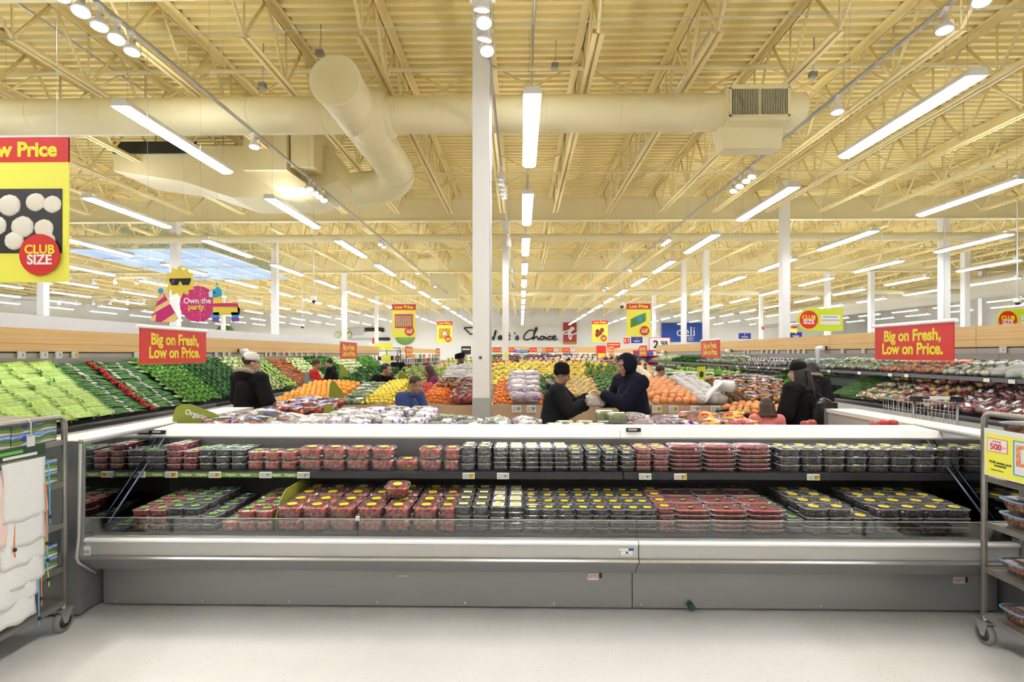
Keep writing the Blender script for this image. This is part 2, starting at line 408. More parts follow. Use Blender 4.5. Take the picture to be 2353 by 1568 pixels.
MB().lathe(spiral(dx1 + 14, .29), 28, Matrix.Rotation(PI / 2, 4, 'Y')).build('duct_tube', creamduct, d)
gx0, gx1 = PX(1675, 8.3) + 14, PX(1803, 8.3) + 14
g = MB(); 
g.prism([(gx0 - .12, -.2), (gx1 + .07, -.2), (gx1 + .02, -.62), (gx0 - .02, -.62)], -.10, .2, 'y')
g.prism([(-.34, .28), (-.20, .30), (.1, .3), (.1, -.3), (-.34, -.28)], gx0 - .05, gx1 + .05, 'x')
gb = g.build('grille_box', creamduct, d)
MB().box(gx0, gx1, -.345, -.341, -.22, .21).build('grille_opening', mat('grille_dark', (.03, .03, .025), .8), gb)
b = MB(); nn = 34
for i in range(nn + 1):
    x = gx0 + (gx1 - gx0) * i / nn; b.box(x - .004, x + .004, -.36, -.345, -.22, .21)
for z in (-.225, .205): b.box(gx0 - .03, gx1 + .03, -.362, -.342, z, z + .025)
for x in (gx0 - .03, gx1): b.box(x, x + .03, -.362, -.342, -.225, .23)
b.box((gx0 + gx1) / 2 - .01, (gx0 + gx1) / 2 + .01, -.361, -.345, -.22, .2)
b.build('grille', creamduct, gb)
# the duct that runs along the hall, its blank end towards the camera
c0 = P(770, 185, 7.35); yE = 11.0
d2 = thing('air_duct', 'thick round cream duct with a blank end, crossing the long duct', 'duct', (c0.x, c0.y, c0.z)); d2['kind'] = 'structure'
MB().lathe(spiral(yE - c0.y, .355, .62), 32, Matrix.Rotation(-PI / 2, 4, 'X')).build('duct_tube', creamduct, d2)
MB().lathe([(0, -.02), (.34, -.02), (.345, -.02), (.366, -.014), (.37, -.008), (.37, -.004), (.37, .03), (.365, .03), (0, .03)], 32, Matrix.Rotation(-PI / 2, 4, 'X')).build('end_cap', creamduct, d2)
b = MB(); b.lathe([(.355, 0), (.46, .25), (.40, .55), (0, .55)], 24, Matrix.Translation((0, 1.2, 0)) @ Matrix.Rotation(PI / 2, 4, 'Y') @ Matrix.Translation((0, 0, -.1))); b.lathe([(.40, 0), (.30, .55), (0, .55)], 24, Matrix.Translation((.0, 1.2, 0)) @ Matrix.Rotation(PI / 2, 4, 'Y'))
b.build('saddle_collar', creamduct, d2)
el = MB(); pts = []
for i in range(9):
    a = PI / 2 * i / 8; pts.append((-.62 + .62 * math.cos(a), yE - c0.y + .62 * math.sin(a) - .02, -.02 * i))
pts.append((-1.05, pts[-1][1], -.2)); el.tube(pts, .365, 28); el.build('elbow', creamduct, d2)
ax0, ax1 = PX(245, 11.6), PX(745, 11.6)
pl = thing('air_plenum', 'boxy cream air plenum with drop ducts under the roof on the left', 'duct', ((ax0 + ax1) / 2, 11.6, PZ(400, 11.6))); pl['kind'] = 'structure'
w2 = (ax1 - ax0) / 2
b = MB(); b.prism([(-w2 * 1.0, .75), (w2 * 1.0, .75), (w2 * 1.1, -.05), (w2 * .75, -.42), (w2 * .1, -.42), (-w2 * .35, -.05), (-w2 * 1.0, .2)], .2, 1.6, 'y')
b.build('plenum_box', creamduct, pl)
b = MB(); X1 = PX(570, 11.3) - pl.location.x; X2 = PX(668, 11.3) - pl.location.x; X3 = PX(672, 11.3) - pl.location.x; X4 = PX(725, 11.3) - pl.location.x
b.box(X1, X2, -.5, .9, -.05, 1.2); b.box(X3, X4, -.4, .9, .05, 1.2); b.prism([(X1, -.05), (X2, -.05), (X2 + .5, -.40), (X1 + .6, -.40)], -.4, 1.2, 'y')
b.build('drop_duct', creamduct, pl)
MB().box(-w2 * .99, -w2 * .99 + 1.9, .14, .199, .58, .84).build('dark_grille', mat('grille_mesh', (.02, .02, .018), .7), pl)
# a big duct far on the right, and one far back in the middle
struct(MB().lathe(spiral(34, .62, 3), 20, Matrix.Translation((24.5, 20, CAMH + 3.55)) @ Matrix.Rotation(-PI / 2, 4, 'X')).build('air_duct', mat('duct_pale', (.74, .70, .58), .5)), 'large pale duct running away far on the right')
struct(MB().box(-5.2, -3.6, 30, 31, CAMH + 3.2, ZB + .4).build('air_diffuser', creamduct), 'square cream air diffuser far back left of the column')
# skylights
for (pa, pb, ya, yb, lb) in ((140, 470, 21, 25.3, 'blue daylit skylight above the party sign'), (330, 590, 25.6, 29.5, 'smaller blue daylit skylight behind the first')):
    xa, xb = PX(pa, ya), PX(pb, ya); s = thing('window', lb, 'skylight', ((xa + xb) / 2, (ya + yb) / 2, ZB - .10)); s['kind'] = 'structure'
    w, l = (xb - xa) / 2, (yb - ya) / 2
    MB().box(-w, w, -l, l, 0, .02).build('pane', skyglow, s)
    b = MB()
    for i in range(6): b.box(-w + 2 * w * i / 5 - .04, -w + 2 * w * i / 5 + .04, -l, l, -.05, 0)
    for i in range(3): b.box(-w, w, -l + l * i - .04, -l + l * i + .04, -.05, 0)
    b.build('frame', white, s)
# ---------------------------------------------------------------- strip lights
LZ = CAMH + 3.18; LL = 2.42; LWd = .225
def light_proto(near):
    r = thing('strip_light', 'x', 'ceiling light')
    b = MB(); h = LWd / 2
    b.prism([(-h, 0), (-h, .03), (-h * .75, .075), (h * .75, .075), (h, .03), (h, 0), (h - .006, 0), (h - .006, .02), (-h + .006, .02), (-h + .006, 0)], .0, LL, 'y')
    for y in (-.03, LL): b.prism([(-h, -.012), (-h, .03), (-h * .75, .08), (h * .75, .08), (h, .03), (h, -.012)], y, y + .03, 'y')
    for y in (.12, LL - .12): b.box(-.035, .035, y - .03, y + .03, .075, .10)
    b.build('housing', white, r)
    MB().prism([(-h + .008, .018), (-h + .016, -.022), (-h * .5, -.042), (h * .5, -.042), (h - .016, -.022), (h - .008, .018)], .0, LL, 'y').build('diffuser', lampglow, r)
    MB().box(-.06, .06, .08, 1.15, .0752, .0765).build('added_uplight', upglow, r)  # invented upward-glowing strip, added to brighten the roof deck
    if near:
        for y in (.12, LL - .12): MB().tube([(0, y, .1), (0, y, ZD - LZ)], .003, 4, caps=False).build('suspension_wire', steel, r)
    else:
        b = MB()
        for y in (.12, LL - .12): b.tube([(0, y, .1), (0, y, ZD - LZ)], .004, 3, caps=False)
        b.build('suspension_wires', steel, r)
    return Proto(r)
LPN = light_proto(True); LPF = light_proto(False)
ROWS = [(.14, 6.38), (-5.13, 6.6), (5.2, 6.05), (-8.82, 6.5), (9.12, 5.67), (-12.6, 6.3), (12.95, 6.1), (-16.4, 6.4), (16.8, 6.0), (-20.2, 6.2), (20.7, 6.2), (-24.0, 6.4), (24.6, 6.4), (-27.9, 6.3), (28.5, 6.3), (-31.8, 6.3), (32.4, 6.3)]
for ri, (x, y0) in enumerate(ROWS):
    side = 'in the middle row' if ri == 0 else ('%s row left of the middle row' if ri % 2 else '%s row right of the middle row') % nth((ri + 1) // 2)
    seq = 0
    for k in range(-4, 13):
        y = y0 + 3.97 * k - (.5 if k < 0 else 0)
        if y < 3 and abs(x) > 9.5: continue
        if y + LL < abs(x) * .95 - .5 and y > 3: continue
        if y > 3: seq += 1; lb = 'strip light, %s from near end, %s' % (nth(seq), side)
        else: lb = 'strip light %s back behind the camera, %s' % (nth(1 - k), side)
        pr = LPN if (y < 24 and abs(x) < 13) else LPF
        pr.put((x, y, LZ), 0, lb, group='suspended strip lights')
# ---------------------------------------------------------------- track lights
TZ = CAMH + 3.5
TR = {'left': (-4.22, [4.72, 4.94, 5.16, 5.38, 5.6], [8.2], [10.35, 10.6, 10.85, 11.1], [15.6, 16.0], [21.2], [25.5]),
      'middle': (-.37, [4.72, 4.95, 5.18, 5.42, 5.66], [9.8, 10.1, 10.4, 10.7, 11.0], [15.2, 15.5, 15.8], [20.5, 21.0], [25.0, 26.0]),
      'right': (4.29, [4.7, 4.93, 5.36], [7.15], [9.75, 10.0, 10.3, 10.6], [15.2, 15.5, 15.8], [20.6], [26.0, 27.0])}
def spot_proto(cname, rx, rz, real):
    r = thing('track_spotlight', 'x', 'spotlight')
    MB().box(-.02, .02, -.045, .045, -.035, 0).tube([(0, 0, -.03), (0, 0, -.10)], .010, 8).build('track_adapter', cleanwhite, r)
    M = Matrix.Translation((0, 0, -.17)) @ Euler((rx, 0, rz)).to_matrix().to_4x4()
    MB().lathe([(.0, .10), (.03, .10), (.032, .03), (.05, .005), (.078, -.035), (.082, -.06), (.074, -.06), (.070, -.045), (0, -.045)], 20, M).build('lamp_head', cleanwhite, r)
    b = MB(); 
    for s in (-1, 1): b.tube([(s * .012, 0, -.095), (s * .085, 0, -.12), tuple(M @ Vector((s * .084, 0, -.03)))], .006, 6)
    b.build('yoke', chrome, r)
    MB().lathe([(0, -.050), (.056, -.050), (.048, -.058), (0, -.062)], 20, M).build('bulb_face', bulb, r)
    if real:
        ld = bpy.data.lights.new('spot_beam', 'SPOT'); ld.energy = SPOT; ld.color = (1, .93, .80); ld.spot_size = math.radians(70); ld.spot_blend = .7; ld.shadow_soft_size = .06
        l = link('spot_beam', ld, r); l.matrix_local = M @ Matrix.Translation((0, 0, -.09))
    return Proto(r)
SP = {('left', True): spot_proto('a', -.18, .5, True), ('left', False): spot_proto('b', -.35, .9, False),
      ('middle', True): spot_proto('c', -.30, .2, True), ('middle', False): spot_proto('d', .3, .4, False),
      ('right', True): spot_proto('e', -.12, -.6, True), ('right', False): spot_proto('f', -.4, -.8, False)}
for side, tr in TR.items():
    x = tr[0]
    t = thing('light_track', {'left': 'steel light track slanting over the left aisle', 'middle': 'steel light track beside the tall front column', 'right': 'steel light track slanting over the right aisle'}[side], 'light track', (x, 2.5, TZ))
    b = MB(); b.box(-.018, .018, 0, 42, 0, .03); b.box(-.018, -.010, 0, 42, -.006, 0); b.box(.010, .018, 0, 42, -.006, 0); b.build('track_rail', steel, t)
    for i in range(10): MB().tube([(0, 1.2 + 3.3 * i, .03), (0, 1.2 + 3.3 * i, ZD - TZ)], .003, 4).build('hanger_wire', steel, t)
    seq = 0
    for cl in tr[1:]:
        for j, y in enumerate(cl):
            seq += 1
            SP[(side, y < 9 and (j % 2 == 0))].put((x, y, TZ), R.uniform(-.35, .35), 'white track spotlight, %s from the near end of the %s track' % (nth(seq), side), group='track spotlights')
# far tracks on the left with bright spots
for (px0, py0, Y, n_, lb) in ((170, 640, 21, 6, 'front'), (180, 690, 27, 6, 'back')):
    p = P(px0, py0, Y)
    t = MB().box(p.x - 5, p.x + 6, p.y - .02, p.y + .02, p.z, p.z + .03).build('light_track', steel); tag(t, 'far left light track running across, the %s one of two' % lb, 'light track')
    for i in range(n_):
        SP[('left', False)].put((p.x - 1 + i * .9, p.y, p.z), R.uniform(-2, 2), 'tiny white spotlight, %s from left on the %s far left track' % (nth(i + 1), lb), group='track spotlights')
# ceiling gear seen near the camera
for px, py, Y, lb in ((1275, 152, 9, 'small grey junction box right of the column'), (735, 122, 8.5, 'grey junction box above the blank duct end'), (1868, 172, 9, 'grey junction box near the right light track'), (603, 197, 9, 'grey junction box behind the left light track')):
    p = P(px, py, Y); r_ = MB().cbox(p, (.12, .1, .09)).build('junction_box', mat('box_grey', (.30, .31, .29), .5), None, .008); tag(r_, lb, 'junction box')
    MB().tube([(p.x, p.y, p.z), (p.x + .02, p.y, ZD)], .01, 6).build('conduit_stub', steel, r_)
for px, py, Y, lb in ((721, 690, 16, 'white dome camera hanging left of the knives'), (695, 750, 24, 'small far dome camera on a pole'), (1429, 702, 17, 'white dome camera hanging left of the cucumber sign'), (2338, 694, 15, 'white dome camera near the right edge')):
    p = P(px, py, Y); r_ = MB().tube([(p.x, p.y, p.z + .08), (p.x, p.y, ZB)], .016, 8).build('dome_camera', white); tag(r_, lb, 'security camera')
    MB().lathe([(0, .1), (.085, .1), (.09, 0), (.07, -.02), (0, -.02)], 16, Matrix.Translation(p)).build('camera_housing', white, r_)
    MB().lathe([(.065, 0), (.05, -.06), (0, -.085)], 14, Matrix.Translation(p + Vector((0, 0, -.02)))).build('dome', black, r_)
# ================================================================ THE BERRY CASE
XL, XJ, XR = -2.93, .775, 3.25
pegm = mat('pegboard_dark', (.06, .057, .057), .4)
def pegs(m):
    nt = m.node_tree; N = nt.nodes; L = nt.links; b = N['Principled BSDF']
    tc = N.new('ShaderNodeTexCoord'); v = N.new('ShaderNodeTexVoronoi'); v.inputs['Scale'].default_value = 38; v.inputs['Randomness'].default_value = 0
    L.new(tc.outputs['Object'], v.inputs['Vector']); lt = N.new('ShaderNodeMath'); lt.operation = 'LESS_THAN'; lt.inputs[1].default_value = .22; L.new(v.outputs['Distance'], lt.inputs[0])
    mx = N.new('ShaderNodeMix'); mx.data_type = 'RGBA'; L.new(lt.outputs[0], mx.inputs[0]); mx.inputs[6].default_value = (.06, .057, .057, 1); mx.inputs[7].default_value = (.006, .006, .006, 1); L.new(mx.outputs[2], b.inputs['Base Color'])
pegs(pegm)
ledglow = glow('canopy_led_glow', (1, .98, .95), 13.0)
def berry_case(x0, x1, label, lend, rend, gj):
    c = thing('refrigerated_display_case', label, 'refrigerated case', ((x0 + x1) / 2, 3.65, 0)); cx, cY = (x0 + x1) / 2, 3.65
    a, b_ = x0 - cx, x1 - cx; g = .003
    def bx(n, m, *d, bev=0, parent=None): return MB().box(d[0], d[1], d[2] - cY, d[3] - cY, d[4], d[5]).build(n, m, parent or c, bev)
    kp = bx('kick_plate', casegrey, a + g, b_ - g, 3.652, 4.30, .022, .33)
    m = MB()
    for i in range(int((b_ - a) / .62) + 1): m.lathe([(0, 0), (.008, 0), (.006, .005), (0, .006)], 10, Matrix.Translation((a + .06 + i * .62, 3.652 - cY, .045)) @ Matrix.Rotation(PI / 2, 4, 'X'))
    m.build('screw_heads', steel, kp)
    bx('toe_gap', blackrub, a, b_, 3.70, 4.28, 0, .022)
    MB().prism([(3.45 - cY, .42), (3.565 - cY, .302), (3.66 - cY, .298), (3.66 - cY, .42)], a + g, b_ - g, 'x').build('lower_fascia', casegrey, c)
    bx('front_panel', caselite, a + g, b_ - g, 3.452, 3.56, .44, .532, bev=.004)
    pr = [(-.0, .416), (-.018, .418), (-.026, .428), (-.018, .439), (0, .441)]
    MB().prism([(3.452 - cY + p, z) for p, z in pr], a + g, b_ - g, 'x').build('bumper_rail', steel, c)
    MB().prism([(3.446 - cY, .532), (3.446 - cY, .543), (3.46 - cY, .555), (3.56 - cY, .541), (3.56 - cY, .532)], a + g, b_ - g, 'x').build('front_lip', cleanwhite, c)
    for i in range(len(gj) - 1):
        gl = MB().box(gj[i] - cx + .003, gj[i + 1] - cx - .003, 3.512 - cY, 3.518 - cY, .545, .672).build('front_glass', glass, c)
        MB().box(gj[i] - cx + .003, gj[i + 1] - cx - .003, 3.511 - cY, 3.519 - cY, .672, .6755).build('glass_edge', steel, gl)
        if i: MB().box(gj[i] - cx - .012, gj[i] - cx + .012, 3.506 - cY, 3.523 - cY, .665, .692).build('glass_clip', offwhite, c)
    bx('deck_pan', casedark, a, b_, 3.562, 4.30, .33, .558)
    bx('back_panel', pegm, a, b_, 4.30, 4.33, .548, 1.15)
    bx('rear_wall', caselite, a, b_, 4.33, 4.37, .02, 1.15)
    sh = bx('shelf', casedark, a + .006, b_ - .006, 3.985, 4.30, .868, .888)
    MB().prism([(3.972 - cY, .836), (3.962 - cY, .842), (3.966 - cY, .889), (3.985 - cY, .893), (3.985 - cY, .836)], a + .006, b_ - .006, 'x').build('price_rail', mat('rail_black', (.03, .032, .037), .25), sh)
    cp = MB().prism([(4.078 - cY, 1.140), (4.114 - cY, 1.192), (4.37 - cY, 1.203), (4.37 - cY, 1.15), (4.10 - cY, 1.140)], a + .002, b_ - .002, 'x').build('canopy', canopyw, c)
    MB().prism([(4.074 - cY, 1.130), (4.074 - cY, 1.142), (4.11 - cY, 1.142), (4.11 - cY, 1.130)], a + .002, b_ - .002, 'x').build('canopy_lip', steel, cp)
    MB().box(a + .05, b_ - .05, 4.125 - cY, 4.145 - cY, 1.130, 1.1395).build('canopy_light', ledglow, cp)
    for e, s in ((lend, -1), (rend, 1)):
        if not e: continue
        xe = a if s < 0 else b_
        ep = MB().prism([(3.44 - cY, .575), (3.45 - cY, 1.198), (4.37 - cY, 1.205), (4.37 - cY, .02), (3.66 - cY, .02), (3.66 - cY, .29), (3.565 - cY, .29), (3.435 - cY, .415), (3.42 - cY, .44)], xe, xe + s * .035, 'x').build('end_panel', casegrey, c)
        MB().prism([(3.458 - cY, .578), (3.466 - cY, 1.185), (4.08 - cY, 1.185), (4.075 - cY, 1.125), (4.295 - cY, 1.125), (4.295 - cY, .555)], xe - s * .001, xe - s * .004, 'x').build('mirror_sheet', mirror, ep)
        t = MB(); t.tube([(xe + s * .018, 3.448 - cY, 1.19), (xe + s * .018, 3.432 - cY, .57), (xe + s * .018, 3.415 - cY, .44), (xe + s * .018, 3.43 - cY, .40), (xe + s * .018, 3.57 - cY, .275)], .010, 8, flat=1.0); t.build('edge_trim', caselite, ep)
        t = MB(); t.box(xe, xe + s * .036, 3.45 - cY, 4.38 - cY, 1.20, 1.216); t.build('top_trim', offwhite, ep)
        MB().tube([(xe - s * .03, 4.2 - cY, 1.11), (xe - s * .03, 3.62 - cY, .60)], .007, 8).build('support_rod', mat('rod_blue', (.20, .27, .42), .25, .6), c)
    return c, cx, cY
CA, cax, caY = berry_case(XL, XJ, 'long grey left section of the open refrigerated berry case', True, False, [XL, PX(822, 3.515), XJ])
CB, cbx, cbY = berry_case(XJ, XR, 'shorter grey right section of the open refrigerated berry case', False, True, [XJ, XR])
def sticker(parent, cx, cY, name, px0, py0, px1, py1, Y, m, words=None, wm=None, size=.02, lb=None):
    p0, p1 = P(px0, py0, Y), P(px1, py1, Y)
    o = MB().box(p0.x - cx, p1.x - cx, Y - .0025 - cY, Y - cY, p1.z, p0.z).build(name, m, parent)
    if words:
        w = txt(words, size, .01, .0004)
        letters('lettering', words, size, wm or ink, o, ((p0.x + p1.x) / 2 - cx, Y - .0034 - cY, (p0.z + p1.z) / 2), bold=.01, ext=.0004)
    if lb: o['label'] = lb
    return o
sticker(CA, cax, caY, 'switch_sticker', 1350, 1318, 1375, 1333, 3.652, tagw, 'CONTROL\nSWITCH', red, .017, 'white sticker with red CONTROL SWITCH')
sticker(CA, cax, caY, 'switch', 1377, 1317, 1383, 1329, 3.652, black)
sticker(CB, cbx, cbY, 'switch_sticker', 2190, 1327, 2217, 1341, 3.652, tagw, 'CONTROL\nSWITCH', red, .017, 'white sticker with red CONTROL SWITCH')
sticker(CB, cbx, cbY, 'switch', 2218, 1327, 2223, 1339, 3.652, black)
sticker(CA, cax, caY, 'maker_plate', 1422, 1261, 1446, 1266, 3.452, tagw); sticker(CA, cax, caY, 'maker_plate', 1444, 1260.5, 1456, 1266, 3.452, blue)
o = sticker(CA, cax, caY, 'maker_sticker', 1427, 1267, 1453, 1278, 3.452, tagw); sticker(CA, cax, caY, 'maker_mark', 1438, 1268.5, 1443, 1272.5, 3.4495, ink); sticker(CA, cax, caY, 'maker_mark', 1431, 1274, 1449, 1275.5, 3.4495, greyband)
o = sticker(CA, cax, caY, 'tag_holder', 190, 1255, 208, 1279, 3.452, tagw); sticker(CA, cax, caY, 'printed_code', 192.5, 1265, 205, 1272, 3.4495, greyband)
sticker(CA, cax, caY, 'embossed_plate', 915, 1322, 942, 1326, 3.651, greyband)
MB().tube([(P(1590, 1389, 3.6).x - cbx, -.055, P(1590, 1389, 3.65).z), (P(1590, 1389, 3.6).x - cbx, .02, P(1590, 1389, 3.65).z)], [.024, .022], 14).build('drain_cap', mat('cap_green', (.02, .06, .04), .4), CB)
for c, cx, cY, px, py in ((CA, cax, caY, 365, 993), (CB, cbx, cbY, 1455, 988)):
    p = P(px, py, 4.094); t = MB().cbox((p.x - cx, p.y - .006 - cY, p.z), (.115, .022, .030), 0, None).build('thermometer', black, c, .004)
    MB().box(p.x - cx - .042, p.x - cx + .025, p.y - .0185 - cY, p.y - .016 - cY, p.z - .004, p.z + .009).build('display_window', greytag, t)
# risers that lift the back rows
# ---------------------------------------------------------------- the clamshells
strawm = mat('strawberry_skin', (.70, .045, .032), .3, col2=(.78, .17, .09), nscale=30, lo=.45, hi=.75, bump=.25, bscale=420)
raspm = mat('raspberry_skin', (.56, .025, .05), .45, col2=(.70, .08, .10), nscale=60)
bluem = mat('blueberry_skin', (.028, .034, .055), .5, col2=(.07, .08, .11), nscale=70)
blackm = mat('blackberry_skin', (.014, .010, .016), .3, col2=(.045, .02, .03), nscale=70)
leafm = mat('berry_calyx', (.10, .22, .03), .5)
def clam_proto(cname, w, d, h, fruit, lab, seed):
    rnd = random.Random(seed)
    r = thing(cname, 'x', 'berry pack')
    hb = h * .80; n = 40
    def ring(sx, sy, z, amp):
        pts = []
        for i in range(n):
            a = 2 * PI * (i + .5) / n; ca, sa = math.cos(a), math.sin(a); e = .32
            x = math.copysign(abs(ca) ** e, ca); y = math.copysign(abs(sa) ** e, sa); k = 1 + (amp if i % 2 else -amp)
            pts.append((x * sx * k, y * sy * k, z))
        return pts
    b = MB(); w2, d2 = w / 2, d / 2
    rings = [ring(w2 * .80, d2 * .80, .001, 0), ring(w2 * .86, d2 * .86, .004, .018), ring(w2 * .93, d2 * .93, hb * .9, .018), ring(w2 * .955, d2 * .955, hb, 0), ring(w2 * .995, d2 * .995, hb + .001, 0), ring(w2 * .995, d2 * .995, hb + .003, 0)]
    vs = [p for g in rings for p in g]
    fs = [(i * n + j, i * n + (j + 1) % n, (i + 1) * n + (j + 1) % n, (i + 1) * n + j) for i in range(len(rings) - 1) for j in range(n)] + [tuple(reversed(range(n)))]
    b.add(vs, fs); b.m = [1 if 3 * n <= i < 5 * n else 0 for i in range(len(fs))]; b.build('tray', [plastic, plasticedge], r)
    b = MB(); zt = h - .0015
    rings = [ring(w2 * .995, d2 * .995, hb + .0035, 0), ring(w2 * .97, d2 * .97, hb + .006, 0), ring(w2 * .90, d2 * .88, zt - .004, .012), ring(w2 * .86, d2 * .84, zt, 0), ring(w2 * .74, d2 * .70, zt, 0), ring(w2 * .72, d2 * .68, zt - .0025, 0)]
    vs = [p for g in rings for p in g]
    fs = [(i * n + j, i * n + (j + 1) % n, (i + 1) * n + (j + 1) % n, (i + 1) * n + j) for i in range(len(rings) - 1) for j in range(n)] + [tuple(range((len(rings) - 1) * n, len(rings) * n))]
    b.add(vs, fs); b.m = [1 if i < n else 0 for i in range(len(fs))]; b.build('lid', [plastic, plasticedge], r)
    # fruit
    f = MB(); iw, idp, ih = w2 * .84, d2 * .84, hb * .98
    size = {'straw': .0205, 'rasp': .0105, 'blue': .0078, 'black': .0115}[fruit]
    st = size * (1.72 if fruit != 'straw' else 1.75)
    nx, ny, nz = max(2, round(2 * iw / st)), max(2, round(2 * idp / st)), max(1, round(ih / st))
    for i in range(nx):
        for j in range(ny):
            for k in range(nz):
                if k < nz - 1 and 0 < i < nx - 1 and j > 0: continue
                x = -iw + size + (2 * iw - 2 * size) * i / (nx - 1) + rnd.uniform(-.2, .2) * size; y = -idp + size + (2 * idp - 2 * size) * j / (ny - 1) + rnd.uniform(-.2, .2) * size
                sq = 1 if k else .93
                z = .004 + size + k * (ih - 2 * size) / max(1, nz - 1) + rnd.uniform(-.1, .35) * size
                x *= sq; y *= sq
                rot = Euler((rnd.uniform(-1.2, 1.2), rnd.uniform(-1.2, 1.2), rnd.uniform(0, 6))).to_matrix().to_4x4()
                if fruit == 'straw':
                    T = Matrix.Translation((x, y, z)) @ rot
                    f.lathe([(0, -size * 1.25), (size * .45, -size * .95), (size * .85, -size * .1), (size * .92, size * .45), (size * .5, size * .85), (0, size * .88)], 8, T, 0)
                    if rnd.random() < .55:
                        for q in range(5):
                            g = q * 1.257; f.add([(0, 0, size * .9), (size * .5 * math.cos(g - .35), size * .5 * math.sin(g - .35), size * .95), (size * 1.0 * math.cos(g), size * 1.0 * math.sin(g), size * .7), (size * .5 * math.cos(g + .35), size * .5 * math.sin(g + .35), size * .95)], [(0, 1, 2, 3)], 1, False, T)
                elif fruit == 'blue': f.ball((x, y, z), (size, size, size * .88), 1, 0, rot)
                else: f.ball((x, y, z), (size, size, size * 1.12), 2 if w < .2 and fruit == 'black' else 1, 0, rot, jit=.13, rnd=rnd)
    fm = {'straw': [strawm, leafm], 'rasp': [raspm], 'blue': [bluem], 'black': [blackm]}[fruit]
    o = f.build({'straw': 'strawberries', 'rasp': 'raspberries', 'blue': 'blueberries', 'black': 'blackberries'}[fruit], fm, r); o['kind'] = 'stuff'
    # label on the lid
    b = MB(); z0 = zt - .0022
    kind, lx = lab
    if kind in ('green', 'yellow'):
        rr = min(w2 * .42, d2 * .55, .034); ex = 1.15 if w < .16 else 1.0
        pts = [(rr * ex * math.cos(2 * PI * i / 24) + lx, rr * math.sin(2 * PI * i / 24) - d2 * .12) for i in range(24)]
        b.prism(pts, zt, zt + .0012, 'z'); o = b.build('label', stickg if kind == 'green' else sticky, r); o['label'] = 'round %s label' % kind
        MB().box(lx - rr * .5, lx + rr * .5, -d2 * .12 - .002, -d2 * .12 + .003, zt + .0012, zt + .0016).box(lx - rr * .3, lx + rr * .3, -d2 * .12 - .010, -d2 * .12 - .007, zt + .0012, zt + .0016).build('print_line', mat('label_print_' + kind, (.05, .22, .03) if kind == 'green' else (.35, .12, .02), .5), o)
    elif kind == 'paper':
        b.box(-w2 * .7, w2 * .7, -d2 * .7, d2 * .55, zt, zt + .0012); o = b.build('label', cleanwhite, r); o['label'] = 'white paper label'
        MB().prism([(w2 * .5 * math.cos(2 * PI * i / 20), d2 * .38 * math.sin(2 * PI * i / 20) - d2 * .1) for i in range(20)], zt + .0012, zt + .0018, 'z').build('yellow_oval', sticky, o)
    elif kind == 'square':
        b.box(-w2 * .55, w2 * .55, -d2 * .45, d2 * .25, zt, zt + .0012); o = b.build('label', sticky, r); o['label'] = 'yellow paper label'
        MB().box(-w2 * .5, w2 * .5, -d2 * .42, -d2 * .05, zt + .0012, zt + .0017).build('white_field', tagw, o)
    elif kind == 'dark':
        b.box(-w2 * .14, w2 * .14, -d2 * .35, d2 * .15, zt, zt + .0012); o = b.build('label', ink, r); o['label'] = 'small black label'
        MB().box(-w2 * .12, w2 * .12, -d2 * .2, d2 * .02, zt + .0012, zt + .0017).build('yellow_field', sticky, o)
    return Proto(r), w, d, h
K = {
 'blackwide': (clam_proto('blackberry_clamshell', .188, .135, .053, 'black', ('green', -.02), 1), 'green-stickered wide blackberry clamshell'),
 'rasporg': (clam_proto('raspberry_clamshell', .118, .135, .050, 'rasp', ('green', 0), 2), 'green-stickered raspberry clamshell'),
 'blueorg': (clam_proto('blueberry_clamshell', .116, .135, .055, 'blue', ('green', 0), 3), 'green-stickered blueberry clamshell'),
 'straworg': (clam_proto('strawberry_clamshell', .122, .145, .076, 'straw', ('green', 0), 4), 'green-stickered strawberry clamshell'),
 'straw': (clam_proto('strawberry_clamshell', .178, .145, .090, 'straw', ('yellow', 0), 5), 'yellow-stickered strawberry clamshell'),
 'strawsm': (clam_proto('strawberry_clamshell', .125, .145, .090, 'straw', ('yellow', 0), 6), 'narrow yellow-stickered strawberry clamshell'),
 'pint': (clam_proto('blueberry_clamshell', .114, .135, .063, 'blue', ('square', 0), 7), 'tall square-labelled blueberry clamshell'),
 'half': (clam_proto('blueberry_clamshell', .114, .135, .0365, 'blue', ('paper', 0), 8), 'flat white-labelled blueberry clamshell'),
 'halfy': (clam_proto('blueberry_clamshell', .116, .135, .042, 'blue', ('yellow', 0), 9), 'flat yellow-stickered blueberry clamshell'),
 'rasp': (clam_proto('raspberry_clamshell', .124, .135, .045, 'rasp', ('yellow', 0), 10), 'yellow-stickered raspberry clamshell'),
 'raspwide': (clam_proto('raspberry_clamshell', .250, .170, .033, 'rasp', ('dark', 0), 11), 'wide flat raspberry clamshell'),
 'black': (clam_proto('blackberry_clamshell', .160, .135, .061, 'black', ('yellow', 0), 12), 'yellow-stickered blackberry clamshell'),
}
CNT = {}
